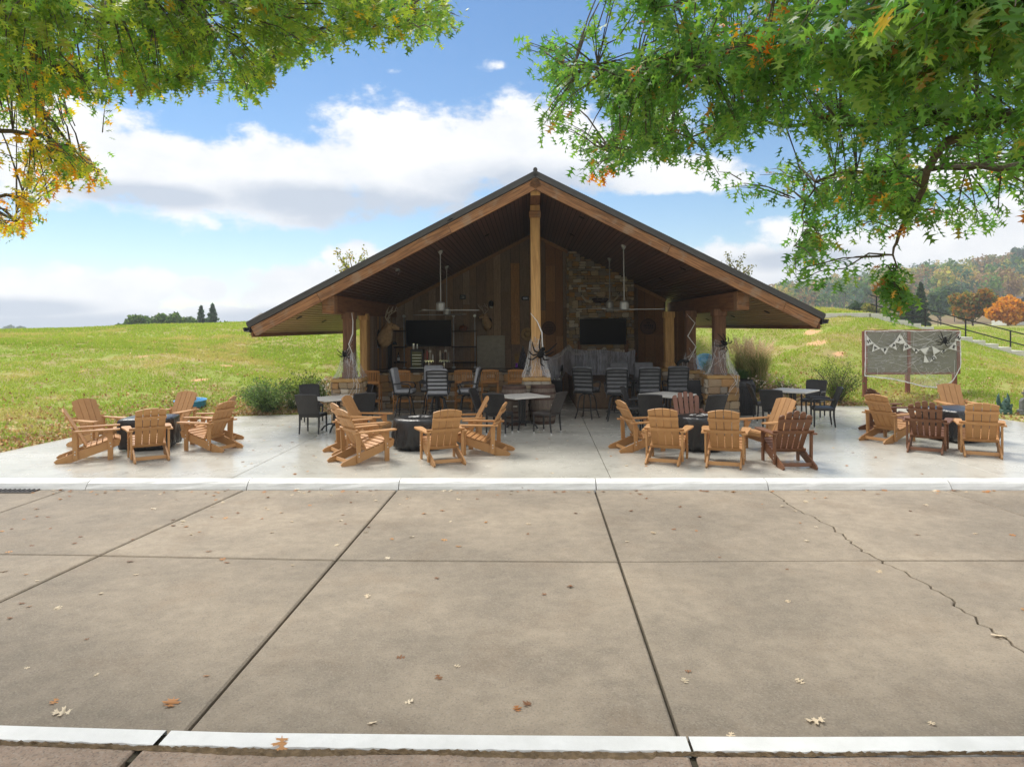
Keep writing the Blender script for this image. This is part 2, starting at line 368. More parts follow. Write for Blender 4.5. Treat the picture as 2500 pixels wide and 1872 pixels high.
at = me.attributes.new('soil', 'FLOAT_COLOR', 'POINT'); c4 = np.ones((len(S), 4), np.float32); c4[:, 0] = S; c4[:, 1] = DRY; c4[:, 2] = 0; at.data.foreach_set('color', c4.ravel())
tag(link('hillside_terrain', me), kind='structure')

# grass blades growing on the slope (nobody could count them)
M_GRASS = leaf_mat('grass_blades', 'attr', trans=.35, rough=.6, spec=.15)
def scatter_grass(n, ylo, yhi, alo, ahi, hgt, wid):
    y = ylo+(yhi-ylo)*rng.random(n)**1.15; a = alo+(ahi-alo)*rng.random(n); x = a*y
    d = np.minimum(sdist(PATIO, x, y), sdist(ROADP, x, y)); s, dry = soil(x, y)
    tuft = vnoise(x, y, .5, 21)*.55+vnoise(x, y, .16, 22)*.45
    keep = (d > .1) & (rng.random(n) > s*.93) & (tuft > .33)
    x, y, d, s, dry, tuft = (q[keep] for q in (x, y, d, s, dry, tuft)); n = len(x)
    return x, y, hz(x, y), dry, tuft, hgt*(.5+rng.random(n))*(.6+tuft), wid*(.6+.8*rng.random(n))
parts = [scatter_grass(150000, 11, 30, -.95, -.2, .05, .034), scatter_grass(90000, 26, 46, -.95, -.25, .065, .06),
         scatter_grass(110000, 18, 34, .18, .85, .052, .036), scatter_grass(40000, 30, 75, .3, .8, .08, .09)]
x, y, z, dry, tuft, hg, wd = (np.concatenate(q) for q in zip(*parts)); n = len(x)
th = rng.random(n)*2*pi; lean = rng.normal(0, .45, (n, 2))*hg[:, None]
V = np.zeros((n, 3, 3)); V[:, 0] = np.stack([x-np.cos(th)*wd/2, y-np.sin(th)*wd/2, z-.015], 1); V[:, 1] = np.stack([x+np.cos(th)*wd/2, y+np.sin(th)*wd/2, z-.015], 1)
V[:, 2] = np.stack([x+lean[:, 0], y+lean[:, 1], z+hg], 1)
g1 = np.array((.23, .345, .05)); g2 = np.array((.40, .47, .09)); g3 = np.array((.58, .47, .20))
k1 = np.clip(vnoise(x, y, 5, 31)*.7+rng.random(n)*.5-.1, 0, 1)[:, None]; k2 = np.clip(dry*1.0+(rng.random(n) < .12)*.7-.05, 0, 1)[:, None]
ct = (g1*(1-k1)+g2*k1)*(1-k2)+g3*k2
tag(link('grass', np_mesh('grass', V.reshape(-1, 3), np.arange(n*3).reshape(-1, 3), M_GRASS, ct)), 'short green and straw coloured lawn grass covering the slope', 'grass', kind='stuff')

# ------------------------------------------------------------------ road slabs
def concrete_extra(stain, sc1=.55, dark=(.4, .4, .4), sp=1.0):
    def f(t, tc, c, bs):
        n = N(t, 'ShaderNodeTexNoise'); setin(n, 'Scale', sc1); setin(n, 'Detail', 6); setin(n, 'Roughness', .62); L(t, tc.outputs['Object'], n.inputs['Vector'])
        m = N(t, 'ShaderNodeMix', data_type='RGBA'); m.blend_type = 'MULTIPLY'; m.inputs[0].default_value = stain
        r = N(t, 'ShaderNodeMix', data_type='RGBA'); L(t, smooth(n.outputs['Fac'], .33, .67, t), r.inputs[0]); r.inputs[6].default_value = (*dark, 1); r.inputs[7].default_value = (1.12, 1.1, 1.05, 1)
        L(t, c, m.inputs[6]); L(t, r.outputs[2], m.inputs[7])
        v = N(t, 'ShaderNodeTexVoronoi'); setin(v, 'Scale', 95); L(t, tc.outputs['Object'], v.inputs['Vector'])
        k = N(t, 'ShaderNodeSeparateColor'); L(t, v.outputs['Color'], k.inputs[0])
        m2 = N(t, 'ShaderNodeMix', data_type='RGBA'); L(t, wmath('MULTIPLY', smooth(k.outputs[0], .62, .95, t), .38*sp, t=t), m2.inputs[0]); L(t, m.outputs[2], m2.inputs[6]); m2.inputs[7].default_value = (.40, .36, .30, 1)
        m3 = N(t, 'ShaderNodeMix', data_type='RGBA'); L(t, wmath('MULTIPLY', smooth(k.outputs[1], .7, .98, t), .4*sp, t=t), m3.inputs[0]); L(t, m2.outputs[2], m3.inputs[6]); m3.inputs[7].default_value = (.075, .06, .05, 1)
        return m3.outputs[2]
    return f
M_ROAD = mat('brown_concrete', (.345, .288, .22), .8, (.262, .219, .168), 7, contrast=.6, bump=.010, bscale=120, rnd=.10, speck=(1.3, .55, (.25, .195, .14)), extra=concrete_extra(.7, .42, (.6,.6,.58), .6), spec=.35, coord='Object')
M_JOINT = mat('joint_dirt', (.035, .028, .02), .95, (.07, .06, .035), 12, bump=.02, bscale=40)
M_PATIO = mat('smooth_grey_concrete', (.63, .62, .565), .24, (.52, .51, .46), 1.3, contrast=.8, bump=.0035, bscale=22, speck=(3.1, .3, (.235, .22, .18)), extra=concrete_extra(.5, .4, (.62, .61, .56), .25), rvar=.22, spec=.5)
M_WALK = mat('pinkish_concrete', (.44, .325, .245), .85, (.31, .23, .17), 9, bump=.012, bscale=110, extra=concrete_extra(.5), speck=(5, .4, (.16, .13, .10)))
def paint_extra(t, tc, c, bs):
    n = N(t, 'ShaderNodeTexNoise'); setin(n, 'Scale', 3.3); setin(n, 'Detail', 9); setin(n, 'Roughness', .68); L(t, tc.outputs['Object'], n.inputs['Vector'])
    m = N(t, 'ShaderNodeMix', data_type='RGBA'); L(t, smooth(n.outputs['Fac'], .66, .70, t), m.inputs[0]); L(t, c, m.inputs[6]); m.inputs[7].default_value = (.23, .16, .11, 1)
    return m.outputs[2]
M_KERB = mat('white_kerb_paint', (.80, .80, .78), .55, (.64, .64, .61), 5, contrast=.9, bump=.006, bscale=30, extra=paint_extra, rnd=.03, coord='Object')
def slab(poly, z, th, matl, parent, name='slab', tilt=.003, ch=.012):
    c = sum((Vector((p[0], p[1], 0)) for p in poly), Vector())/len(poly); n = len(poly)
    ar = sum(poly[i][0]*poly[(i+1) % n][1]-poly[(i+1) % n][0]*poly[i][1] for i in range(n))
    if ar < 0: poly = poly[::-1]
    tx, ty = random.uniform(-tilt, tilt)*.3, random.uniform(-tilt, tilt)*.3
    def off(d):                                # inset outline
        o = []
        for i in range(n):
            p0, p1, p2 = Vector(poly[i-1]), Vector(poly[i]), Vector(poly[(i+1) % n])
            a = (p1-p0).normalized(); b = (p2-p1).normalized(); na = Vector((-a.y, a.x)); nb = Vector((-b.y, b.x)); m = na+nb
            m = m/max(m.length_squared, .3)*2 if m.length > 1e-6 else na
            o.append(p1+m*d)
        return o
    a, b = off(0), off(ch); zz = lambda p: z+(p[0]-c.x)*tx+(p[1]-c.y)*ty
    mb = MB(); vs = [(p[0], p[1], zz(p)) for p in b]+[(p[0], p[1], zz(p)-ch*.8) for p in a]+[(p[0], p[1], z-th) for p in a]
    fs = [tuple(range(n))]+[(i+n, (i+1) % n+n, (i+1) % n, i) for i in range(n)]+[(i+2*n, (i+1) % n+2*n, (i+1) % n+n, i+n) for i in range(n)]
    mb.add(vs, fs); return mb.build(name, matl, parent)
road = MB().box((0, 6.7, -.32), (180, 7.55, .3)).build('road', M_JOINT); tag(road, kind='structure')
jx = [-17.4, -14.8, -12.3, -9.7, -7.2, -4.7, -2.14, .80, 3.4, 5.95, 8.5, 11.1, 13.7, 16.3]
def colx(i, y):
    if i == 5: return np.interp(y, [4, 7.4, 10.6], [-5.0, -4.75, -4.44])
    if i == 8: return np.interp(y, [4, 5.4, 6.5, 7.4, 9, 10.6], [3.62, 3.57, 3.55, 3.49, 3.41, 3.32])
    if i == 9: return np.interp(y, [4, 10.6], [6.7, 5.83])
    return jx[i]
def midy(x): return float(np.interp(x, [-30, -5.9, -3.7, -2.1, .8, 4.9, 30], [7.55, 7.49, 7.40, 7.32, 7.31, 7.42, 7.5]))
KN = [(-90, 4.2), (-12, 4.16), (-6, 4.1), (-3.17, 4.03), (-1.7, 3.99), (-.17, 4.0), (1.32, 4.02), (2.68, 4.06), (6, 4.12), (12, 4.2), (90, 4.25)]
def kny(x): return float(np.interp(x, [p[0] for p in KN], [p[1] for p in KN]))
crack = {}
def edge(i, y0, y1, g):
    n = 44 if i == 8 else 2; pts = []
    for k in range(n):
        y = y0+(y1-y0)*k/(n-1); x = colx(i, y)
        if i == 8 and y < 9.9:
            w = crack.setdefault(round(y, 3), random.uniform(-1, 1)); x += w*.03+.03*sin(y*3.1)+.012*sin(y*17)
        pts.append((x+g, y))
    return pts
for i in range(len(jx)-1):
    gl, gr = (.010 if i == 8 else .012), (.010 if i+1 == 8 else .012)
    xl, xr = colx(i, 7.4), colx(i+1, 7.4)
    for row in (0, 1):
        if row == 0: ya0, ya1, yb0, yb1 = kny(colx(i, 4))+.006, midy(xl)-.011, kny(colx(i+1, 4))+.006, midy(xr)-.011
        else: ya0, ya1, yb0, yb1 = midy(xl)+.011, 10.49, midy(xr)+.011, 10.49
        poly = edge(i, ya0, ya1, gl)[::-1]+edge(i+1, yb0, yb1, -gr)
        slab(poly, -.12, .1, M_ROAD, road, ch=.008 if (i == 8 or i+1 == 8) else .014)
for s in (-1, 1): slab([(s*17.5, 4.2), (s*90, 4.25), (s*90, 10.5), (s*17.5, 10.5)], -.12, .1, M_ROAD, road)
# far kerb, rolled and painted, one segment per pour
kerb = MB().box((0, 10.66, -.26), (180, .16, .2)).build('kerb', M_JOINT); tag(kerb, kind='structure')
KP = [(10.500, -.16), (10.500, -.112), (10.525, -.075), (10.555, -.036), (10.59, -.012), (10.64, .003), (10.745, .004), (10.745, -.16)]
kx = [-90, -30, -17, -12, -9.7, -6.9, -4.42, -2.12, .82, 3.33, 5.95, 8.6, 12, 17, 30, 90]
for a, b in zip(kx[:-1], kx[1:]):
    mb = MB(); n = max(2, min(24, int((b-a)/.25))); prof = KP; xs = np.linspace(a+.007, b-.007, n)
    vs = [(x, yy+random.uniform(-.004, .004), zz+random.uniform(-.003, .003)) for x in xs for yy, zz in prof]; k = len(prof)
    fs = [(i*k+j, i*k+j+1, (i+1)*k+j+1, (i+1)*k+j) for i in range(n-1) for j in range(k-1)]+[tuple(range(k)), tuple((n-1)*k+j for j in range(k-1, -1, -1))]
    mb.add(vs, fs).build('kerb_segment', M_KERB, kerb)
# near kerb: white flush top, dirt and the footway on the camera's side
nk = MB(); xs = np.concatenate([[-90, -30, -12], np.arange(-8, 8, .3), [12, 30, 90]])
vs = []
for x in xs: vs += [(x, kny(x)-.26, -.03), (x, kny(x)+.0, -.03), (x, kny(x), -.2), (x, kny(x)-.26, -.2)]
nk.add(vs, [(i*4+j, i*4+(j+1) % 4, i*4+4+(j+1) % 4, i*4+4+j) for i in range(len(xs)-1) for j in range(4)])
nko = nk.build('roadside_kerb', M_JOINT); tag(nko, kind='structure')
for a, b in ((-90, -8.1), (-8.08, -2.16), (-2.13, .80), (.815, 5.2), (5.22, 90)):
    xs = np.linspace(a, b, 2+int(min(b-a, 12)/.06)); vs = []
    for x in xs:
        e = random.uniform(-.007, .007); y = kny(x); vs += [(x, y, -.17), (x, y, -.008), (x, y-.008, 0), (x, y-.143+e, 0), (x, y-.15+e, -.02), (x, y-.15, -.17)]
    m = len(xs); MB().add(vs, [(i*6+j, i*6+6+j, i*6+7+j, i*6+j+1) for i in range(m-1) for j in range(5)]).build('kerb_segment', M_KERB, nko)
M_DIRT = mat('dirt_and_moss', (.24, .165, .09), .95, (.09, .065, .04), 18, bump=.03, bscale=45, contrast=.8)
xs = np.arange(-7, 7, .022); vs = []
for i, x in enumerate(xs):
    w = (.035+.035*float(vnoise(x, 0, .7, 3)))*(1.0 if x < .6 else .55); y = kny(x)-.138
    for j, q in enumerate((0, .25, .5, .75, 1)): vs.append((x, y-w*q+random.uniform(-.006, .006), -.012+.017*sin(pi*q)*random.uniform(.1, 1.2)))
tag(MB().add(vs, [(i*5+j, i*5+5+j, i*5+6+j, i*5+j+1) for i in range(len(xs)-1) for j in range(4)]).build('kerb_dirt', M_DIRT, nko), kind='stuff')
walk = MB().box((0, 3.0, -.3), (180, 1.6, .3)).build('footway', M_JOINT); tag(walk, kind='structure')
for a, b in ((-90, -8.2), (-8.18, -5.2), (-5.17, -2.245), (-2.215, .79), (.815, 3.8), (3.83, 7), (7.02, 90)):
    slab([(a+.006, 2.2), (b-.006, 2.2)]+[(x, kny(x)-.163-.01*random.random()) for x in np.linspace(b-.006, a+.006, 14)], -.012, .1, M_WALK, walk, ch=.012)
# ------------------------------------------------------------------ patio slabs
def clip(P, x0, x1, y0, y1):
    for ax, val, sg in ((0, x0, 1), (0, x1, -1), (1, y0, 1), (1, y1, -1)):
        out = []
        for i in range(len(P)):
            a, b = P[i-1], P[i]; da, db = (a[ax]-val)*sg, (b[ax]-val)*sg
            if (da >= 0) != (db >= 0): t = da/(da-db); out.append((a[0]+(b[0]-a[0])*t, a[1]+(b[1]-a[1])*t))
            if db >= 0: out.append(b)
        P = out
        if not P: break
    return P
patio = MB().prism([(x, y, -.25) for x, y in clip(PATIO, -20, 20, 10.75, 30)], (0, 0, .2)).build('patio', M_JOINT); tag(patio, kind='structure')
# hand-smoothed outline so that the slab edge reads as one curve
PX = [-15, -10.4, -4.76, 1.06, 6.9, 15]; PY = [10.752, 13.0, 15.6, 18.2, 21, 25]
for i in range(5):
    for j in range(5):
        P = clip(PATIO, PX[i]+.005, PX[i+1]-.005, PY[j]+(.0045 if j else 0), PY[j+1]-.0045)
        P = [p for k, p in enumerate(P) if hypot(p[0]-P[k-1][0], p[1]-P[k-1][1]) > .01]
        if len(P) > 2: slab(P, 0, .1, M_PATIO, patio, tilt=.0004, ch=.005)
# storm drain
M_IRON = mat('dark_iron', (.035, .035, .037), .55, (.06, .05, .045), 20, metal=.5, bump=.002)
p = gp(22, 1196, -.118); t = empty('storm_drain', 'black iron storm drain grate set in the road beside the white kerb', 'drain', p)
MB().box((0, 0, -.004), (.95, .36, .008)).build('drain_pit', mat('drain_black', (.01, .01, .01), .9), t)
for s in (-1, 1): MB().box((0, s*.17, .004), (.95, .03, .018), ch=.003).build('frame_bar', M_IRON, t)
for k in range(13): MB().box((-.45+k*.075, 0, .006), (.026, .32, .016), ch=.003).build('bar', M_IRON, t)
# ------------------------------------------------------------------ materials of the building
M_FASCIA = mat('rough_sawn_brown_timber', (.385, .188, .078), .78, (.14, .062, .026), 3.0, stretch=(.6, 14, 14), contrast=.38, bump=.012, bscale=5, bstretch=(3, 26, 26), rnd=.14, distort=.6, speck=(2.2, .55, (.30, .235, .17)))
M_POST = mat('light_oak_post', (.60, .36, .14), .7, (.40, .215, .075), 3.0, stretch=(7, 7, .5), contrast=.38, bump=.012, bscale=6, bstretch=(24, 24, 4), distort=.7)
M_POSTD = mat('weathered_dark_post', (0.221, 0.111, 0.058), .75, (0.111, 0.052, 0.029), 3.0, stretch=(7, 7, .5), contrast=.38, bump=.012, bscale=6, bstretch=(24, 24, 4), distort=.7, rnd=.1)
M_BEAM = mat('brown_beam', (0.250, 0.110, 0.044), .7, (0.150, 0.062, 0.025), 3.0, stretch=(7, .5, 7), contrast=.38, bump=.01, bscale=6, bstretch=(24, 4, 24))
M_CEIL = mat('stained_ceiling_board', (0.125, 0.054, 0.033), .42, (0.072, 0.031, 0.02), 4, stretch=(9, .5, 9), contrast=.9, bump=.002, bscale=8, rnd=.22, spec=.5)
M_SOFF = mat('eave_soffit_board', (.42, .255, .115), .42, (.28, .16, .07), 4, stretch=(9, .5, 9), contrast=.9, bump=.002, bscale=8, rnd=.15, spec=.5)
M_ROOF = mat('dark_bronze_metal_roof', (.055, .052, .05), .45, (.07, .066, .062), 3, metal=.3, spec=.5)
M_PLANK = mat('reclaimed_barn_plank', (1, 1, 1), .85, (.50, .47, .44), 3.2, stretch=(9, 9, .75), contrast=.9, bump=.012, bscale=6, bstretch=(30, 30, 3), distort=1.2, rnd=.16, spec=.2,
              rndramp=[(0.44, 0.30, 0.195), (0.36, 0.25, 0.165), (0.47, 0.29, 0.155), (0.34, 0.25, 0.18), (0.48, 0.34, 0.225), (0.29, 0.20, 0.14), (0.42, 0.32, 0.235), (0.38, 0.28, 0.20), (0.50, 0.27, 0.115)], speck=(14, .4, (.06, .04, .03)))
M_PLANKR = mat('warm_barn_plank', (1, 1, 1), .8, (.7, .66, .62), 3.2, stretch=(9, 9, .75), contrast=.9, bump=.01, bscale=6, bstretch=(30, 30, 3), distort=1.2, rnd=.14, spec=.2,
              rndramp=[(.42, .215, .095), (.36, .18, .08), (.46, .25, .115), (.33, .19, .095)], speck=(14, .4, (.03, .02, .015)))
M_STONE = mat('fieldstone', (1, 1, 1), .85, (.72, .68, .62), 5, contrast=.9, bump=.025, bscale=14, rnd=.2, spec=.25,
              rndramp=[(.50, .385, .245), (.54, .345, .16), (.43, .375, .30), (.34, .30, .25), (.58, .46, .31), (.48, .28, .125), (.38, .28, .18), (.60, .53, .43), (.31, .22, .14)], speck=(9, .35, (.20, .13, .07)))
M_STONEW = mat('pale_fieldstone', (1, 1, 1), .85, (.72, .68, .62), 5, contrast=.9, bump=.025, bscale=14, rnd=.15, spec=.25,
              rndramp=[(.52, .47, .38), (.58, .53, .45), (.46, .37, .25), (.40, .36, .30), (.55, .44, .28)], speck=(9, .35, (.20, .15, .10)))
M_MORTAR = mat('mortar', (.14, .12, .095), .95, (.08, .065, .05), 12, bump=.02, bscale=40)
M_CAP = mat('sandstone_cap', (.50, .315, .13), .8, (.40, .235, .09), 6, bump=.012, bscale=20, spec=.2)
M_BLACK = mat('matt_black', (.014, .014, .015), .55, (.02, .02, .02), 8, spec=.4)
M_GLOSSB = mat('gloss_black', (.008, .008, .009), .12, (.008, .008, .009), 8, spec=.6)
M_STEEL = mat('brushed_steel', (.55, .56, .56), .32, (.42, .43, .43), 20, metal=1.0)
M_GALV = mat('grey_galvanised', (.22, .22, .21), .5, (.3, .3, .29), 14, metal=.5)
M_CHROME = mat('chrome', (.75, .76, .77), .14, (.7, .7, .7), 5, metal=1.0)

# ------------------------------------------------------------------ the pavilion
SL = .509; APEX = 5.78; CEIL = 5.46
def ceil_z(u): return CEIL-SL*abs(u)
ANG = math.atan(SL)
pav = empty('pavilion', 'open gabled timber pavilion with dark metal roof on stone pedestals', 'pavilion', PO, PHI)
EUL, EUR = -6.47, 6.32; V0 = 15.9; VL, VR = 25.6, 29.6
for sgn, eu, v1 in ((-1, EUL, VL), (1, EUR, VR)):
    # metal sheet with standing seams, one panel each side
    ln = abs(eu)/cos(ANG)+.06
    rp = MB(); rp.box((ln/2-.0, (V0+v1)/2-.04, .0), (ln, v1-V0+.10, .05))
    k = V0+.35
    while k < v1: rp.box((ln/2, k, .045), (ln, .03, .042)); k += .46
    rp.build('roof_panel', M_ROOF, pav, loc=(0, 0, APEX-.035), rot=(0, ANG if sgn > 0 else pi-ANG, 0) if sgn > 0 else Matrix(((-cos(ANG), 0, sin(ANG)), (0, 1, 0), (-sin(ANG), 0, -cos(ANG)))).to_euler())
    # barge trim, then three lengths of brown fascia
    ax = Vector((sgn*cos(ANG), 0, -sin(ANG))); nz = Vector((sgn*sin(ANG), 0, cos(ANG)))
    rotm = Matrix((ax, Vector((0, 1, 0)), ax.cross(Vector((0, 1, 0))))).transposed().to_euler()
    def along(d, off, v): return Vector((0, v, APEX))+ax*d-nz*off
    MB().box((0, 0, 0), (ln+.05, .05, .115), ch=.008).build('barge_trim', M_ROOF, pav, loc=along(ln/2+.01, .085, V0-.06), rot=rotm)
    cuts = [0.02, 2.3, 5.62, ln-.02] if sgn < 0 else [0.02, 3.45, 6.3, ln-.02]
    for a, b in zip(cuts[:-1], cuts[1:]):
        MB().box((0, 0, 0), (b-a-.006, .085, .225), ch=.006).build('fascia_board', M_FASCIA, pav, loc=along((a+b)/2, .265, V0-.02), rot=rotm)
    # eave board and gutter
    ez = APEX-SL*abs(eu)
    MB().box((0, 0, 0), (.05, v1-V0-.1, .16), ch=.005).build('eave_board', M_BEAM, pav, loc=(eu-sgn*.03, (V0+v1)/2, ez-.30))
    MB().prism([(0, 0, 0), (sgn*.13, 0, .02), (sgn*.15, 0, .10), (sgn*.13, 0, .11), (sgn*.11, 0, .035), (sgn*.012, 0, .02), (sgn*.012, 0, .11), (0, 0, .11)], (0, v1-V0+.06, 0)).build('gutter', M_ROOF, pav, loc=(eu+sgn*.005, V0-.03, ez-.27))
    # boards under the roof run front to back
    nb = 66; st = ln/nb
    for k in range(nb):
        d = (k+.5)*st; u = sgn*d*cos(ANG); out = abs(u) > 4.95
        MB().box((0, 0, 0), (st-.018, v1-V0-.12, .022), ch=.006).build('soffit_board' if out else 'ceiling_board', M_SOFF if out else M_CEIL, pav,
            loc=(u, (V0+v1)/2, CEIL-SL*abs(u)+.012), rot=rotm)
    deck = MB().box((ln/2, 0, 0), (ln, v1-V0-.1, .12)); deck.build('roof_deck', M_BLACK, pav, loc=Vector((0, (V0+v1)/2, CEIL+.115)), rot=rotm if sgn > 0 else rotm)
MB().tube([(0, V0-.05, APEX+.02), (0, VL, APEX-.01)], .05, 8).build('ridge_cap', M_ROOF, pav)
# ridge beam, side beams
def board(name, c, size, m, ch=.012, rot=None): return MB().box((0, 0, 0), size, ch=ch).build(name, m, pav, loc=c, rot=rot)
board('ridge_beam', (0, 16.02+4, 5.37), (.22, 7.9, .24), M_BEAM); board('beam_end', (0, 16.0, 5.37), (.224, .06, .244), M_POST)
board('ridge_beam', (0, 20.6, 5.15), (.20, 6.2, .30), M_BEAM)
for u in (-4.79, 4.70):
    board('side_beam', (u, 20.4, 2.845), (.28, 7.8, .43), M_BEAM, ch=.02); board('beam_end', (u, 16.37, 2.845), (.284, .30, .434), M_FASCIA, ch=.02)
# stones: a few irregular block shapes shared by every stone
def stone_mesh(k):
    rr = random.Random(k); bm = bmesh.new(); bmesh.ops.create_cube(bm, size=1.0)
    for v in bm.verts: v.co += Vector((rr.uniform(-.09, .09), rr.uniform(-.10, .10), rr.uniform(-.10, .10)))
    bmesh.ops.bevel(bm, geom=list(bm.edges), offset=.13, segments=1, affect='EDGES')
    for v in bm.verts: v.co += Vector((rr.uniform(-.03, .03), rr.uniform(-.05, .05), rr.uniform(-.03, .03)))
    me = bpy.data.meshes.new('stone'); bm.to_mesh(me); bm.free(); me.materials.append(M_STONE); return me
STONES = [stone_mesh(k) for k in range(9)]
STONESW = []
for s in STONES[:5]: q = s.copy(); q.materials.clear(); q.materials.append(M_STONEW); STONESW.append(q)
def stone_face(parent, o, ux, w, h, hr, wr, depth=.10, top=None, skip=None, pool=None, mort=.018):
    # rows of uneven stones laid on a vertical face: origin o (parent space), ux = unit direction of the face
    pool = pool or STONES; ux = Vector(ux); uy = Vector((-ux.y, ux.x, 0)); rz = atan2(ux.y, ux.x); z = 0.0
    while z < h-.02:
        rh = min(random.uniform(*hr), h-z)
        if h-z-rh < hr[0]*.6: rh = h-z
        x = 0.0
        while x < w-.02:
            rw = min(random.uniform(*wr), w-x)
            if w-x-rw < wr[0]*.6: rw = w-x
            split = rh > (hr[0]+hr[1])*.55 and random.random() < .3
            for zz, hh in (((z, rh*.5), (z+rh*.5, rh*.5)) if split else ((z, rh),)):
                cx, cz = x+rw/2, zz+hh/2; hh2 = hh
                if top is not None:
                    tz = top(cx)
                    if zz > tz-.03: continue
                    if zz+hh > tz: hh2 = tz-zz; cz = zz+hh2/2
                if skip and skip(cx, cz): continue
                p = o+ux*cx+Vector((0, 0, cz))+uy*(.0-random.uniform(-.012, .018))
                ob = link('stone', random.choice(pool), None, parent, p, (0, random.uniform(-.04, .04), rz+random.uniform(-.03, .03)), ((rw-mort)*1.06, depth*random.uniform(.85, 1.2), (hh2-mort)*1.06))
            x += rw
        z += rh
def pedestal(u, v, w, h, pool=None, sides=(1, 0, 0, 0)):
    core = MB().box((0, 0, h/2-.045), (w-.08, w-.08, h-.09)).build('stone_pedestal', M_MORTAR, pav, loc=(u, v, 0)); hw = w/2-.03
    stone_face(core, Vector((-hw-.02, -hw, 0)), (1, 0, 0), w-.02, h-.09, (.11, .2), (.15, .34), .11, pool=pool)
    stone_face(core, Vector((-hw, hw, 0)), (0, -1, 0), w-.06, h-.09, (.11, .2), (.15, .34), .11, pool=pool)
    stone_face(core, Vector((hw, -hw, 0)), (0, 1, 0), w-.06, h-.09, (.11, .2), (.15, .34), .11, pool=pool)
    MB().box((0, 0, h-.045), (w+.04, w+.04, .09), ch=.02).build('pedestal_cap', M_CAP, core)
    return core
def post(u, v, s, z0, z1, m, name='post', foot=True):
    p = MB().box((0, 0, (z1-z0)/2), (s, s, z1-z0), ch=.015).build(name, m, pav, loc=(u, v, z0))
    if foot: MB().box((0, 0, .08), (s+.05, s+.05, .16), ch=.015).build('post_foot', m, p); MB().box((0, 0, z1-z0-.09), (s+.05, s+.05, .18), ch=.015).build('post_capital', m, p)
    return p
PH_ = 1.07
for u, v, w, s, m, pool in ((-4.58, 17.35, .70, .27, M_POSTD, None), (0.0, 17.3, .64, .225, M_POST, STONESW), (4.54, 17.72, .76, .28, M_POSTD, None), (4.26, 19.6, .62, .26, M_POSTD, None), (3.87, 20.6, .46, .26, M_POST, None)):
    pedestal(u, v, w, PH_, pool)
    if u: post(u, v, s, PH_, 2.69, m)
cp = post(0, 17.3, .235, PH_, 5.24, M_POST, foot=False)
MB().box((0, 0, .09), (.29, .29, .18), ch=.015).build('post_foot', M_POST, cp); MB().box((0, 0, 3.94), (.28, .28, .17), ch=.012).build('post_capital', M_FASCIA, cp)
post(-4.72, 19.5, .20, 0, 2.69, M_POST)
# back wall of reclaimed planks, cut to the slope
VW = 24.0; UL, UR = -4.72, 4.45
u = UL
while u < UR-.05:
    w = min(random.uniform(.22, .34), UR-u); zt = lambda x: ceil_z(x)-.10
    cuts = [0]; lim = min(zt(u), zt(u+w))
    while cuts[-1] < lim-1.0: cuts.append(cuts[-1]+random.uniform(1.1, 3.4))
    cuts = [c for c in cuts if c < lim-.5]+[None]
    y = random.uniform(-.012, .012); mpl = M_PLANKR if (u > 3.25 or (.3 < u < 1.3 and random.random() < .45)) else M_PLANK
    for a, b in zip(cuts[:-1], cuts[1:]):
        g = .005
        pts = [(g, 0, a+.002), (w-g, 0, a+.002), (w-g, 0, (b if b else zt(u+w))-.002), (g, 0, (b if b else zt(u))-.002)]
        MB().prism(pts, (0, .03, 0)).build('wall_plank', mpl, pav, loc=(u, VW+y, 0), rot=(random.uniform(-.0015, .0015), 0, 0))
    u += w
board('wall_backing', (-.13, VW+.09, 1.3), (9.2, .05, 2.6), M_BLACK)
MB().prism([(UL, 0, 2.6), (UR, 0, 2.6), (UR, 0, ceil_z(UR)), (0, 0, CEIL), (UL, 0, ceil_z(UL))], (0, .05, 0)).build('gable_backing', M_BLACK, pav, loc=(0, VW+.07, 0))
for sgn, e in ((-1, UL), (1, UR)):               # trim board along the slope at the head of the wall
    L_ = abs(e)/cos(ANG); ax = Vector((sgn*cos(ANG), 0, -sin(ANG)))
    rotm = Matrix((ax, Vector((0, 1, 0)), ax.cross(Vector((0, 1, 0))))).transposed().to_euler()
    MB().box((0, 0, 0), (L_, .03, .11), ch=.006).build('wall_trim', M_PLANKR, pav, loc=Vector((0, VW-.035, CEIL-.075))+ax*(L_/2), rot=rotm)
# planked side walls
def side_wall(uu, v0, v1, m, inner):
    v = v0
    while v < v1-.02:
        w = min(random.uniform(.18, .28), v1-v)
        MB().box((0, 0, 1.36), (.03, w-.01, 2.72), ch=.004).build('wall_plank', m, pav, loc=(uu+random.uniform(-.008, .008), v+w/2, 0)); v += w
    board('wall_backing', (uu+inner*.05, (v0+v1)/2, 1.34), (.04, v1-v0, 2.66), M_BLACK)
side_wall(-4.70, 19.62, 24.1, M_PLANK, -1); side_wall(4.46, 21.0, 24.0, M_PLANKR, 1)
# slots of recessed lights
for px, py, sg in ((1098, 534, -1), (1188, 573, -1), (1005, 706, -1), (970, 688, -1), (1421, 530, 1), (1397, 572, 1), (1668, 655, 1), (1615, 680, 1), (730, 774, -1), (790, 783, -1), (1873, 760, 1), (1790, 771, 1), (1728, 779, 1)):
    d = ray(px, py); a = Vector((sg*cos(PHI)*0, 0, 0))
    o = to_local(CAM); q = to_local(CAM+d)-o                     # plane z = CEIL - SL*sg*u
    t = (CEIL-SL*sg*o.x-o.z)/(q.z+SL*sg*q.x); P = o+q*t
    MB().lathe([(.075, 0), (.075, .012), (.05, .016)], 14).build('recessed_light', M_BLACK, pav, loc=P+Vector((-sg*.006, 0, -.012)), rot=(pi, sg*ANG, 0))
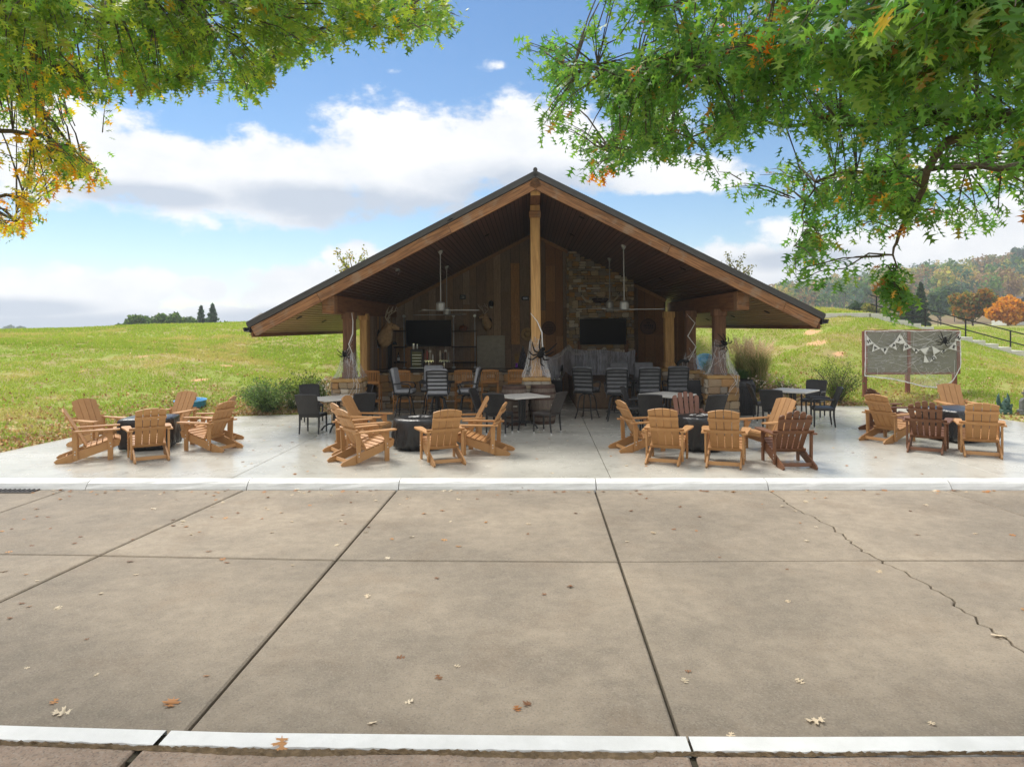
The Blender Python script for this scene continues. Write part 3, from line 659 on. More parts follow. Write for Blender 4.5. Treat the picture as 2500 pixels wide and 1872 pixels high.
# security floodlight
P = Vector((-3.4, 17.4, ceil_z(-3.4))); fl = MB().lathe([(.06, 0), (.06, -.03)], 12).build('floodlight_base', M_GALV, pav, loc=P, rot=(0, -ANG, 0))
for s in (-1, 1): MB().lathe([(.015, 0), (.03, -.03), (.045, -.08), (.052, -.10), (.02, -.101)], 12).build('lamp_head', M_CHROME, fl, loc=(s*.06, 0, -.02), rot=(0, s*.5, 0))
# ------------------------------------------------------------------ fireplace (stone breast, mantel, hearth)
fv = 23.42; fu0, fu1 = 1.16, 3.30; fw_ = fu1-fu0
fire = empty('fireplace', 'tall rough stone fireplace breast rising to the sloping ceiling behind the right television', 'fireplace', to_world(fu0, fv, 0), PHI)
MB().prism([(0, .06, 0), (fw_, .06, 0), (fw_, .06, ceil_z(fu1)-.02), (0, .06, ceil_z(fu0)-.02)], (0, .45, 0)).build('chimney_breast', M_MORTAR, fire)
tva, tvb = pl(1415, 841, fv), pl(1529, 778, fv)
stone_face(fire, Vector((0, .03, 1.42)), (1, 0, 0), fw_, 3.6, (.07, .17), (.10, .30), .10, top=lambda x: ceil_z(fu0+x)-1.42-.03,
           skip=lambda x, z: tva.x+.12 < fu0+x < tvb.x-.12 and tva.z+.08 < z+1.42 < tvb.z-.08)
stone_face(fire, Vector((0, .46, 1.3)), (0, -1, 0), .42, 3.3, (.09, .17), (.12, .26), .10)
MB().box((fw_/2-.02, -.16, 1.36), (fw_+.1, .46, .11), ch=.02).build('mantel_shelf', M_BEAM, fire)
MB().box((fw_/2, .02, .68), (fw_-.06, .30, 1.26), ch=.02).build('firebox_surround', mat('grey_stucco', (.24, .225, .205), .9, (.17, .16, .15), 7, bump=.01), fire)
MB().box((fw_/2+.04, -2.0, .36), (fw_+.15, 3.5, .72), ch=.03).build('hearth_block', mat('tan_stucco_block', (.19, .125, .075), .9, (.14, .09, .055), 9, bump=.012, bscale=40), fire)
for x in (.33, fw_-.28): MB().box((x, -.09, 1.60), (.12, .2, .42), ch=.02).build('log_bracket', M_POSTD, fire)
# ------------------------------------------------------------------ bar counter
M_COUNTER = mat('dark_slab_counter', (.025, .022, .02), .25, (.04, .035, .03), 6, spec=.5)
bar = empty('bar_counter', 'long stone fronted bar counter with thin dark slab top behind the teak stools', 'bar counter', to_world(-4.5, 20.1, 0), PHI)
bl = 4.75
MB().box((bl/2, .16, .52), (bl, .22, 1.03)).build('counter_core', M_MORTAR, bar)
stone_face(bar, Vector((0, .03, 0)), (1, 0, 0), bl, 1.02, (.12, .24), (.16, .42), .10)
MB().box((bl/2, .27, 1.065), (bl+.2, .78, .055), ch=.012).build('counter_top', M_COUNTER, bar)
MB().tube([(.1, -.22, .22), (bl-.1, -.22, .22)], .022, 8).build('foot_rail', M_CHROME, bar, smooth=True)
for k in range(5): MB().tube([(.3+k*1.05, -.22, .22), (.3+k*1.05, -.02, .26)], .013, 6).build('rail_bracket', M_CHROME, bar)
# ------------------------------------------------------------------ furniture materials
M_TAN = mat('tan_plastic_lumber', (.50, .27, .11), .55, (.43, .22, .082), 5, stretch=(2, 2, 2), contrast=.9, bump=.002, bscale=40, rnd=.08, spec=.4)
M_TEAK = mat('honey_teak', (.50, .235, .07), .55, (.36, .15, .04), 5, stretch=(8, 8, 1), contrast=.5, bump=.003, bscale=12, rnd=.12, spec=.4)
M_BROWN = mat('dark_brown_lumber', (.205, .09, .042), .5, (.15, .064, .03), 5, contrast=.8, bump=.002, bscale=40, rnd=.06)
M_REDBR = mat('faded_red_brown_lumber', (.235, .105, .065), .55, (.18, .08, .05), 5, contrast=.8, bump=.002, bscale=40, rnd=.06)
def weave_extra(t, tc, c, bs):
    v = N(t, 'ShaderNodeTexBrick'); setin(v, 'Scale', 30); setin(v, 'Mortar Size', .035); setin(v, 'Row Height', .22); setin(v, 'Brick Width', .42)
    mp = N(t, 'ShaderNodeMapping'); setin(mp, 'Rotation', (R(90), 0, 0)); L(t, tc.outputs['Object'], mp.inputs[0]); L(t, mp.outputs[0], v.inputs['Vector'])
    v.inputs['Color1'].default_value = (1.3, 1.3, 1.3, 1); v.inputs['Color2'].default_value = (.8, .8, .8, 1); v.inputs['Mortar'].default_value = (.25, .25, .25, 1)
    m = N(t, 'ShaderNodeMix', data_type='RGBA'); m.blend_type = 'MULTIPLY'; m.inputs[0].default_value = .8; L(t, c, m.inputs[6]); L(t, v.outputs[0], m.inputs[7])
    return m.outputs[2]
M_WICK = mat('charcoal_wicker', (.040, .039, .040), .45, (.028, .027, .028), 9, bump=.004, bscale=60, extra=weave_extra, spec=.5)
M_WICKB = mat('brown_charcoal_wicker', (.058, .047, .042), .45, (.04, .033, .03), 9, bump=.004, bscale=60, extra=weave_extra, spec=.5)
M_FRAME = mat('black_powder_coat', (.016, .017, .019), .38, (.022, .023, .025), 9, spec=.5)
M_CUSH = mat('grey_cushion', (.36, .365, .385), .9, (.28, .285, .305), 7, bump=.004, bscale=30, sheen=.2, spec=.15)
M_CUSHD = mat('dark_grey_cushion', (.17, .172, .18), .9, (.12, .122, .128), 7, bump=.004, bscale=30, spec=.15)
M_TOP = mat('pale_stone_table_top', (.74, .72, .66), .5, (.56, .54, .49), 6, contrast=.8, bump=.002, speck=(22, .4, (.40, .37, .31)))
M_CAPF = mat('steel_foot', (.72, .72, .70), .3, (.6, .6, .6), 9, metal=.6)
M_VINYL = mat('black_vinyl_cover', (.013, .0135, .015), .28, (.020, .021, .023), 5, bump=.05, bscale=5, spec=.55)
M_WHITE = mat('white_print', (.78, .77, .74), .6, (.6, .58, .55), 9)

# ------------------------------------------------------------------ adirondack chairs (local: +y is where the sitter looks)
def adirondack(kind, m, label, nslat):
    t = empty('adirondack_chair', label, 'chair', (0, 0, 0))
    a = R(28); bo = Vector((0, -.06, .215)); bd = Vector((0, -sin(a), cos(a))); bn = Vector((0, cos(a), sin(a)))   # back plane, its normal faces the sitter
    hb = .80
    rail = [(.44, .355), (.44, .25), (.36, .215), (-.30, -.0), (-.52, -.0), (-.55, .035), (-.50, .075), (-.08, .222), (.1, .268), (.32, .345)]
    for s in (-1, 1):
        MB().prism([(s*.262-.014, y, z) for y, z in rail], (.028, 0, 0)).build('side_rail', m, t)
        MB().box((0, 0, .26), (.032, .085, .52), ch=.004).build('front_leg', m, t, loc=(s*.296, .30, 0))
        MB().box((0, 0, 0), (.032, .075, .50), ch=.004).build('arm_support', m, t, loc=(s*.296, -.235, .285), rot=(R(2), 0, 0))
        MB().prism([(s*.296-.014, .262, .50), (s*.296-.014, .262, .38), (s*.296-.014, .18, .50)], (.028, 0, 0)).build('arm_bracket', m, t)
        arm = [(-.045, -.33), (.045, -.33), (.055, -.05), (.085, .22), (.085, .40), (.055, .455), (-.045, .455), (-.065, .40), (-.06, .1)]
        MB().prism([(s*.315+s*x, y, .525) for x, y in arm], (0, 0, .024)).build('arm', m, t)
    # seat slats follow the curve of the side rails
    pts = [(.445, .318), (.405, .373), (.315, .362), (.225, .331), (.135, .298), (.045, .272), (-.04, .250)]
    for i, (y, z) in enumerate(pts):
        y2, z2 = pts[min(i+1, len(pts)-1)]; y1, z1 = pts[max(i-1, 0)]
        ang = atan2(z1-z2, y1-y2) if i > 0 else R(75)
        MB().box((0, 0, 0), (.555, .078, .02), ch=.004).build('seat_slat', m, t, loc=(0, y, z), rot=(ang, 0, 0))
    # back slats: arched outline shared by the slats
    gap = .010 if kind == 'flat' else .022; wb, wt = (.46, .50) if kind == 'flat' else (.45, .56)
    tops = {0: .80, 1: .80}
    for i in range(nslat):
        def edge_(f, g): x0 = (-.5+f)*wb; x1 = (-.5+f)*wt; return x0+g, x1+g
        f0, f1 = i/nslat, (i+1)/nslat; l0, l1 = edge_(f0, gap/2); r0_, r1 = edge_(f1, -gap/2); P = []
        if kind == 'flat':
            arch = lambda x: hb-.05*(abs(x)/.25)**2.0
            n = 6; xs = [l1+(r1-l1)*k/n for k in range(n+1)]
            P = [(l0, 0), (r0_, 0)]+[(x, arch(x)) for x in reversed(xs)]
        else:
            c = abs(i-(nslat-1)/2); htop = hb-.008*c-.018*c*c; rad = (r1-l1)/2; cx = (r1+l1)/2; sk = -.05*(i-(nslat-1)/2)
            P = [(l0, 0), (r0_, 0)]+[(cx+rad*cos(w), htop-rad*.75+rad*(.75*sin(w)+sk*cos(w)*3)) for w in np.linspace(0, pi, 8)]
        v3 = [bo+bd*y+Vector((x, 0, 0)) for x, y in P]
        MB().prism(v3, bn*.02).build('back_slat', m, t)
    # rails behind the back
    for d, w, h in ((.60, .50 if kind == 'flat' else .52, .05), (.375, .66, .055), (.02, .53, .05)):
        c = bo+bd*d-bn*.014; n = 6; P = []
        for k in range(n+1):
            x = -w/2+w*k/n; P.append(c+Vector((x, 0, 0))-bn*(.010*(1-(2*x/w)**2)))
        out = [p-bd*h/2+bn*.012 for p in P]; mb = MB()
        mb.prism([p+bn*.010 for p in P[::-1]]+[p-bn*.012 for p in P], bd*h).build('back_rail', m, t)
    MB().box((0, 0, 0), (.50, .022, .06), ch=.004).build('stretcher', m, t, loc=(0, -.385, .06), rot=(R(-20), 0, 0))
    bolts = MB()
    for s in (-1, 1):
        for y, z in ((.30, .30), (.31, .24), (-.235, .14), (-.235, .19)): bolts.lathe([(.011, 0), (.009, .006)], 8, (s*.313, y, z) if 0 else (0, 0, 0)) if 0 else bolts.ball((s*.313, y, z), (.004, .011, .011), 8)
    bolts.build('bolts', M_CAPF, t)
    return t
CH = {'tan': adirondack('flat', M_TAN, 'x', 4), 'brown': adirondack('slat', M_BROWN, 'x', 5), 'red': adirondack('slat', M_REDBR, 'x', 5)}
used = set()
def put(proto, key, loc, rz, label, group):
    if key not in used:
        used.add(key); proto.location = loc; proto.rotation_euler = (0, 0, rz); proto['label'] = label; proto['group'] = group; return proto
    return copy_tree(proto, loc, rz, label, group)
def chair_px(key, rear, front, label, group='adirondack chairs round the covered fire pits', dist=None):
    a, b = gp(*rear), gp(*front); d = b-a; rz = atan2(d.y, d.x)-pi/2
    c = a+d.normalized()*.53                    # rear feet sit 0.53 m behind the chair's origin
    return put(CH[key], key, (c.x, c.y, 0), rz, label, group)
def chair_at(key, px, py, facing, label, group='adirondack chairs round the covered fire pits'):   # facing: degrees from +X, anticlockwise
    c = gp(px, py); return put(CH[key], key, (c.x, c.y, 0), R(facing)-pi/2, label, group)
# far left pit
chair_px('tan', (137, 1127), (256, 1117), 'tan adirondack chair seen side-on, leftmost of all, facing the left fire pit cover')
chair_at('tan', 237, 1089, -24, 'tan adirondack chair with front slats showing, behind the leftmost chair by the lawn')
chair_px('tan', (372, 1129), (357, 1110), 'tan adirondack chair with its back to the road in front of the left fire pit')
chair_at('tan', 428, 1063, -100, 'tan adirondack chair facing the road behind the left fire pit near the blue pool')
chair_px('tan', (569, 1099), (468, 1093), 'tan adirondack chair facing left, nearer of the pair right of the left fire pit')
chair_at('tan', 520, 1078, 186, 'tan adirondack chair half hidden behind another, farther right of the left fire pit')
# middle left pit
chair_px('tan', (817, 1134), (918, 1120), 'tan adirondack chair facing right, nearest on the left of the emblem topped round pit')
chair_px('tan', (800, 1109), (895, 1099), 'tan adirondack chair mostly hidden behind the nearest one left of the emblem pit')
chair_at('tan', 893, 1078, -8, 'tan adirondack chair with its back edge-on, farthest left behind the emblem topped pit')
chair_px('tan', (1099, 1138), (1076, 1122), 'tan adirondack chair with its back to the road in front of the emblem topped pit')
chair_px('tan', (1250, 1106), (1152, 1104), 'tan adirondack chair facing left, nearest on the right of the emblem topped pit')
chair_at('tan', 1140, 1083, 190, 'tan adirondack chair edge-on behind two others, farthest right of the emblem topped pit')
# middle right pit
chair_px('tan', (1500, 1100), (1592, 1095), 'tan adirondack chair facing right, edge-on left of the pit under the right post')
chair_px('tan', (1615, 1137), (1632, 1119), 'tan adirondack chair back, left one of the two before the right middle pit')
chair_px('tan', (1766, 1145), (1772, 1127), 'tan adirondack chair back, right one of the two before the right middle pit')
chair_px('brown', (1954, 1148), (1918, 1130), 'dark brown slatted adirondack chair right of two tan backs, nearest the kerb')
chair_at('tan', 1880, 1096, 206, 'tan adirondack chair with front showing, behind the nearest dark brown chair')
chair_at('red', 1682, 1072, -92, 'faded reddish brown slatted adirondack chair facing the road behind the right middle pit')
# far right pit
chair_px('tan', (2128, 1080), (2216, 1069), 'tan adirondack chair facing right, left of the far right fire pit cover')
chair_at('brown', 2172, 1052, 6, 'dark brown slatted adirondack chair half hidden behind a tan one under the banner board')
chair_px('brown', (2257, 1108), (2268, 1092), 'dark brown slatted adirondack chair with its back to the road at the far right pit')
chair_px('tan', (2401, 1119), (2390, 1102), 'tan adirondack chair with its back to the road, rightmost of all')
chair_at('tan', 2338, 1042, -95, 'tan adirondack chair facing the road behind the far right fire pit cover')

# ------------------------------------------------------------------ covered fire pits
def pit(px, py, r, h, square, label, emblem=0, seed=1):
    c = gp(px, py); t = empty('fire_pit', label, 'fire pit', c, random.uniform(0, .5), 'covered fire pits on the patio'); rr = random.Random(seed)
    ph = [rr.uniform(0, 6.3) for _ in range(6)]
    def fold(a, rad, z, i):
        k = 1.0
        if square: k = 1/max(abs(cos(a)), abs(sin(a)))**.78*.93
        dep = np.clip((h-z)/h, 0, 1)
        fd = .034*sin(5*a+ph[0]+2.5*dep)+.030*sin(11*a+ph[1]-2*dep)+.022*sin(19*a+ph[2]+5*dep)+.014*sin(31*a+ph[3])
        return k*(1+fd*dep*1.5) if i < len(prof)-1 else k
    prof = [(r*.90, .035), (r*.97, .04), (r*1.0, .10), (r*1.02, .16), (r*1.0, .22), (r*1.015, .29), (r*.99, .36), (r*1.0, .42), (r*.985, h-.10), (r*.985, h-.035), (r*.95, h-.005), (r*.7, h+.006), (r*.35, h+.012), (.01, h+.014)]
    MB().lathe(prof, 128, fn=fold).build('vinyl_cover', M_VINYL, t, smooth=True)
    MB().lathe([(r*.8, 0), (r*.8, .08)], 24).build('pit_base', M_BLACK, t)
    if emblem:
        e = MB()
        for k in range(24):
            x = rr.uniform(-.2, .2); y = rr.uniform(-.12, .12); s = rr.uniform(.015, .035); w = rr.uniform(0, 3)
            if abs(x) < .05 and abs(y) < .04: continue
            e.prism([(x+cos(w+q)*s*rr.uniform(.6, 1.6), y+sin(w+q)*s*rr.uniform(.5, 1.2), h+.014) for q in np.linspace(0, 5.2, 6)], (0, 0, .003))
        e.build('printed_emblem', M_WHITE, t)
    return t
pit(366, 1092, .50, .60, True, 'black vinyl covered fire pit without any print, leftmost, ringed by tan chairs', 0, 3)
pit(1026, 1092, .51, .58, False, 'round black covered fire pit with a white emblem on top, left of centre post', 1, 5)
pit(1712, 1096, .45, .62, False, 'round black vinyl covered fire pit with faint white print, behind two tan chair backs', 1, 8)
pit(2338, 1072, .56, .62, True, 'wide wrinkled black vinyl covered fire pit, rightmost, under the banner board', 0, 11)

# ------------------------------------------------------------------ wicker chairs and square tables
def wicker(arms, m):
    t = empty('wicker_chair', 'x', 'chair', (0, 0, 0))
    for s in (-1, 1):
        for f in (-1, 1):
            top = .43 if not (arms and f > 0) else .64
            lg = MB().tube([(s*.215, f*.20-(0 if f > 0 else .03), .02), (s*.215, f*.20, .25), (s*.215, f*.20, top)], [.017, .021, .022], 7).build('leg', M_FRAME, t)
            MB().lathe([(.020, 0), (.021, .035)], 8, (s*.215, f*.20-(0 if f > 0 else .03), 0)).build('foot_cap', M_CAPF, lg)
        if arms: MB().tube([(s*.23, .22, .64), (s*.235, .0, .645), (s*.235, -.20, .63)], [.022, .024, .022], 7).build('arm', m, t)
    MB().box((0, 0, 0), (.47, .46, .07), ch=.02).build('seat', m, t, loc=(0, .0, .425))
    def bk(u, v, o): w = .215+.02*v; return Vector(((u*2-1)*w, -.215-.14*v-.02*v*v-.03*sin(pi*u)+o, .45+.44*v-.012*(2*u-1)**2*v))
    mb = MB(); mb.grid(lambda u, v: bk(u, v, .02), 8, 6); mb.grid(lambda u, v: bk(u, v, -.016), 8, 6)
    rim = [bk(u, v, .002) for u, v in [(0, q/6) for q in range(7)]+[(q/8, 1) for q in range(1, 9)]+[(1, 1-q/6) for q in range(1, 7)]]
    mb.tube(rim, .02, 6); mb.build('backrest', m, t)
    return t
WK = {'plain': wicker(False, M_WICK), 'arm': wicker(True, M_WICK), 'brown': wicker(False, M_WICKB)}
def wick(key, px, py, facing, label): c = gp(px, py); return put(WK[key], 'w'+key, (c.x, c.y, 0), R(facing)-pi/2, label, 'dark wicker chairs round the square tables')
def bistro(px, py, rz, label, w=.92, first=[None]):
    c = gp(px, py)
    if first[0]: return copy_tree(first[0], (c.x, c.y, 0), rz, label)
    t = empty('bistro_table', label, 'table', (c.x, c.y, 0), rz, 'square pale topped tables on black pedestals'); first[0] = t
    MB().box((0, 0, 0), (w, w, .035), ch=.008).build('table_top', M_TOP, t, loc=(0, 0, .735))
    for s in (-1, 1):
        for f in (-1, 1): MB().tube([(s*.045, f*.045, .16), (s*.045, f*.045, .70)], .022, 8).build('column', M_FRAME, t)
    MB().box((0, 0, .705), (.5, .5, .02)).build('top_plate', M_FRAME, t); MB().box((0, 0, .16), (.17, .17, .05), ch=.01).build('hub', M_FRAME, t)
    for k in range(4):
        a = pi/4+k*pi/2; d = Vector((cos(a), sin(a), 0))
        f = MB().tube([d*.05+Vector((0, 0, .17)), d*.18+Vector((0, 0, .165)), d*.29+Vector((0, 0, .11)), d*.36+Vector((0, 0, .02))], [.022, .02, .019, .022], 7).build('foot', M_FRAME, t)
        MB().lathe([(.02, 0), (.024, .02)], 8, d*.36).build('foot_cap', M_CAPF, f)
    return t
bistro(822, 1053, R(38), 'square pale stone topped table between wicker chairs at the left stone pedestal')
bistro(1275, 1047, R(33), 'square pale stone topped table in front of the two barrels at the centre post')
bistro(1630, 1043, R(42), 'square pale topped table behind two tan chair backs, before the dark bar chairs')
bistro(1936, 1030, R(50), 'square pale stone topped table out on the open patio right of the litter bin')
wick('plain', 765, 1060, 84, 'charcoal wicker chair seen from behind, nearest at the left table beside the lawn')
wick('plain', 762, 1030, -62, 'charcoal wicker chair showing only its top behind the nearest one at the left table')
wick('plain', 880, 1056, 120, 'charcoal wicker chair seen from behind, right side of the left table')
wick('plain', 868, 1030, 235, 'charcoal wicker chair at the far right corner of the left table')
wick('plain', 1220, 1058, 72, 'charcoal wicker chair seen from behind, left front of the table by the barrels')
wick('plain', 1192, 1046, -12, 'charcoal wicker chair seen edge-on at the far left of the table by the barrels')
wick('brown', 1335, 1056, 150, 'brownish charcoal wicker chair facing left at the table by the barrels')
wick('arm', 1314, 1030, 250, 'charcoal wicker armchair facing the road in front of the right barrel')
wick('arm', 1592, 1064, 75, 'charcoal wicker armchair with its back to the road, left front of the right middle table')
wick('plain', 1725, 1066, 115, 'charcoal wicker chair with its back to the road beside the right stone pedestal')
wick('arm', 1560, 1041, -15, 'charcoal wicker armchair facing right at the left end of the right middle table')
wick('plain', 1692, 1020, 240, 'charcoal wicker chair at the far side of the right middle table near the second pedestal')
wick('plain', 1868, 1029, -5, 'charcoal wicker chair facing right beside the litter bin at the outer table')
wick('plain', 1895, 1048, 55, 'charcoal wicker chair back towards the road, left front of the outer table')
wick('arm', 1985, 1019, 235, 'charcoal wicker armchair at the back of the outer table before the shrub')
wick('arm', 2008, 1043, 168, 'charcoal wicker armchair facing left, rightmost at the outer table')

# ------------------------------------------------------------------ teak bar stools
def stool():
    t = empty('bar_stool', 'x', 'bar stool', (0, 0, 0)); m = M_TEAK
    for s in (-1, 1):
        MB().tube([(s*.225, -.25, 0), (s*.225, -.205, .55), (s*.225, -.26, 1.10)], .021, 4).build('back_leg', m, t)
        MB().tube([(s*.205, .20, 0), (s*.205, .14, .72)], .021, 4).build('front_leg', m, t)
        MB().box((s*.215, -.03, .30), (.024, .42, .04), ch=.004).build('side_rung', m, t)
    MB().prism([(-.24, -.272, 1.075), (.24, -.272, 1.075), (.24, -.272, 1.115), (.1, -.272, 1.135), (-.1, -.272, 1.135), (-.24, -.272, 1.115)], (0, .03, 0)).build('top_rail', m, t)
    MB().box((0, -.238, .80), (.43, .028, .07), ch=.004).build('lower_rail', m, t)
    for k in range(9): MB().box((0, 0, 0), (.026, .014, .27), ch=.003).build('back_slat', m, t, loc=(-.176+k*.044, -.245, .955), rot=(R(6), 0, 0))
    for k in range(6): MB().box((0, 0, 0), (.43, .058, .018), ch=.004).build('seat_slat', m, t, loc=(0, -.17+k*.066, .745))
    for y, z in ((.185, .28), (-.222, .28)): MB().box((0, y, z), (.41, .03, .045), ch=.004).build('foot_rung', m, t)
    return t
ST = stool(); lab = ['leftmost teak bar stool, beside the left stone pedestal', 'second teak bar stool from the left, behind the grey swivel chair cushion', 'teak bar stool showing only its top rail behind two grey swivel chairs',
    'teak bar stool below the silver pipe shelf, behind the right swivel chair', 'teak bar stool standing in front of the wall door', 'teak bar stool just left of the centre stone pedestal', 'teak bar stool hidden behind the centre post with one edge showing']
for k, (px, l) in enumerate(zip((906, 979, 1058, 1130, 1195, 1260, 1321), lab)):
    p = pl(px, 912, 19.35); w = to_world(p.x, 19.55, 0); put(ST, 'stool', w, PHI+R(random.uniform(-5, 5)), l, 'teak bar stools along the bar')

# ------------------------------------------------------------------ cushioned swivel bar chairs
def swivel(mc):
    t = empty('swivel_bar_chair', 'x', 'bar chair', (0, 0, 0)); m = M_FRAME; a = R(10)
    for s in (-1, 1):
        MB().tube([(s*.245, -.20, .66), (s*.255, -.245, .95), (s*.25, -.33, 1.24)], [.018, .018, .017], 7).build('back_post', m, t)
        MB().tube([(s*.25, -.235, .90), (s*.275, -.05, .92), (s*.275, .17, .90), (s*.265, .21, .84), (s*.25, .16, .68)], .018, 7).build('arm', m, t)
    MB().tube([(-.25, -.33, 1.24), (-.1, -.345, 1.26), (.1, -.345, 1.26), (.25, -.33, 1.24)], .017, 7).build('top_rail', m, t)
    for k in range(5): MB().box((0, 0, 0), (.49, .014, .038), ch=.004).build('back_slat', m, t, loc=(0, -.238-.09*((k/4)**1.5), .80+k*.095), rot=(R(8+k*2), 0, 0))
    MB().box((0, 0, 0), (.50, .48, .035), ch=.01).build('seat_pan', m, t, loc=(0, -.02, .655))
    MB().box((0, 0, 0), (.49, .49, .09), ch=.03).build('seat_cushion', mc, t, loc=(0, 0, .72))
    bc = MB().box((0, 0, 0), (.50, .085, .60), ch=.03).build('back_cushion', mc, t, loc=(0, -.225, 1.00), rot=(R(10), 0, 0))
    for s in (-1, 1): MB().tube([(s*.22, -.06, -.27), (s*.25, -.09, -.32), (s*.245, -.09, -.42)], .006, 5).build('tie', mc, bc)
    MB().lathe([(.11, .60), (.11, .645)], 14).build('swivel_plate', m, t)
    for k in range(4):
        w = pi/4+k*pi/2; d = Vector((cos(w), sin(w), 0))
        MB().tube([d*.09+Vector((0, 0, .61)), d*.19+Vector((0, 0, .56)), d*.24+Vector((0, 0, .38)), d*.25+Vector((0, 0, .2)), d*.32+Vector((0, 0, 0))], .017, 7).build('leg', m, t)
    ring = [(cos(w)*.25, sin(w)*.25, .22) for w in np.linspace(0, 2*pi, 25)]; MB().tube(ring, .012, 6, cap=False).build('foot_ring', m, t)
    return t
SW = {'g': swivel(M_CUSH), 'd': swivel(M_CUSHD)}
def swv(key, px, topy, Yd, facing, label):
    p = yp(px, topy, Yd); return put(SW[key], 's'+key, (p.x, p.y, 0), R(facing)-pi/2, label, 'cushioned swivel bar chairs under the roof')
swv('g', 988, 916, 17.6, -3, 'grey cushioned swivel bar chair seen side-on facing right, left of the pair by the bar')
swv('g', 1070, 920, 17.2, 92, 'grey cushioned swivel bar chair, slatted back to the road, before the bar')
swv('g', 1142, 915, 17.6, 180, 'grey cushioned swivel bar chair seen side-on facing left, by the bar')
swv('g', 1054, 913, 18.3, 268, 'grey cushioned swivel bar chair facing the road, its plain cushion showing beside the stools')
swv('d', 1433, 912, 17.75, 62, 'dark cushioned swivel bar chair turned half right, leftmost of the row before the webbed mantel')
swv('d', 1504, 914, 17.3, 88, 'dark cushioned swivel bar chair, second from left of the row before the webbed mantel')
swv('d', 1581, 915, 17.5, 92, 'dark cushioned swivel bar chair, third from left of the row, pale top edge')
swv('d', 1648, 910, 17.8, 96, 'dark cushioned swivel bar chair, rightmost of the row in front of the second pedestal')
swv('d', 1516, 905, 19.2, 272, 'dark cushioned swivel bar chair facing the road, left one behind the row')
swv('d', 1574, 904, 19.2, 268, 'dark cushioned swivel bar chair facing the road, right one behind the row')

# bar-height tables between the swivel chairs
def high_table(px, py, Yd, label):
    p = yp(px, py, Yd); t = empty('bar_table', label, 'table', (p.x, p.y, 0), 0)
    MB().lathe([(.44, .90), (.46, .905), (.46, .93), (.44, .935)], 28).build('table_top', M_FRAME, t)
    MB().lathe([(.10, .02), (.05, .1), (.045, .85), (.14, .90)], 14).build('column', M_FRAME, t); MB().lathe([(.28, 0), (.28, .02), (.1, .05)], 20).build('base', M_FRAME, t)
high_table(1066, 900, 17.8, 'round black bar height table hidden among the grey swivel bar chairs'); high_table(1545, 900, 18.3, 'round black bar height table among the dark swivel bar chairs')
# ------------------------------------------------------------------ things mounted on the wall, on the bar and hung from the ceiling
def WP(px, py, v): p = pl(px, py, v); return to_world(*p)
M_SCREEN = mat('tv_screen', (.006, .006, .007), .22, (.006, .006, .007), 5, spec=.12)
def tv(ax, ay, bx, by, v, label):
    a, b = pl(ax, ay, v), pl(bx, by, v); w, h = b.x-a.x, a.z-b.z
    t = empty('television', label, 'television', to_world((a.x+b.x)/2, v, (a.z+b.z)/2), PHI)
    MB().box((0, 0, 0), (w, .045, h), ch=.008).build('bezel', M_BLACK, t); MB().box((0, -.024, .005), (w-.03, .004, h-.04)).build('screen', M_SCREEN, t); t.rotation_euler.x = R(-5) * -1
    MB().box((0, .07, 0), (.3, .12, .25)).build('wall_bracket', M_BLACK, t)
tv(991, 782, 1102, 845, 23.86, 'large black flat television on the plank wall between the pipe shelves')
tv(1415, 778, 1529, 841, 23.2, 'black flat television mounted on the stone chimney breast above the mantel')
# ceiling fans
def fan(px, py0, pyh, v, rz, label, col):
    a, b = pl(px, py0, v), pl(px, pyh, v); zc = ceil_z(b.x)
    t = empty('ceiling_fan', label, 'ceiling fan', to_world(b.x, v, b.z), PHI+rz, 'ceiling fans under the pitched ceiling'); m = col
    MB().lathe([(.11, 0), (.08, .07), (.02, .12)], 18).build('hub', m, t, smooth=False, loc=(0, 0, .03))
    MB().lathe([(.07, -.03), (.115, 0), (.115, .17), (.09, .2), (.02, .21)], 18).build('motor', m, t)
    MB().tube([(0, 0, .2), (0, 0, zc-b.z-.02)], .014, 8).build('down_rod', m, t)
    MB().lathe([(.02, -.10), (.07, -.02), (.075, .02)], 14, (0, 0, zc-b.z)).build('ceiling_canopy', m, t)
    for k in range(3):
        w = k*2*pi/3; mb = MB(); pts = [(.10, -.05), (.35, -.085), (.96, -.06), (1.0, 0), (.96, .05), (.35, .05), (.10, .04)]
        mb.prism([(x*cos(w)-y*sin(w), x*sin(w)+y*cos(w), -.015-.05*y-.0*x) for x, y in pts], (0, 0, .012)); mb.build('blade', m, t)
M_FAN = mat('brushed_grey_fan', (.34, .34, .33), .4, (.28, .28, .27), 12, metal=.4)
fan(1076, 614, 757, 18.0, R(12), 'grey three bladed ceiling fan on a long rod, nearer one on the left slope', M_FAN)
fan(1091, 640, 768, 21.3, R(70), 'grey three bladed ceiling fan, farther one on the left slope', M_FAN)
fan(1524, 614, 755, 18.0, R(-8), 'pale grey three bladed ceiling fan on a long rod, nearer one on the right slope', M_FAN)
fan(1489, 640, 752, 21.3, R(45), 'grey three bladed ceiling fan, farther one before the stone chimney', M_FAN)
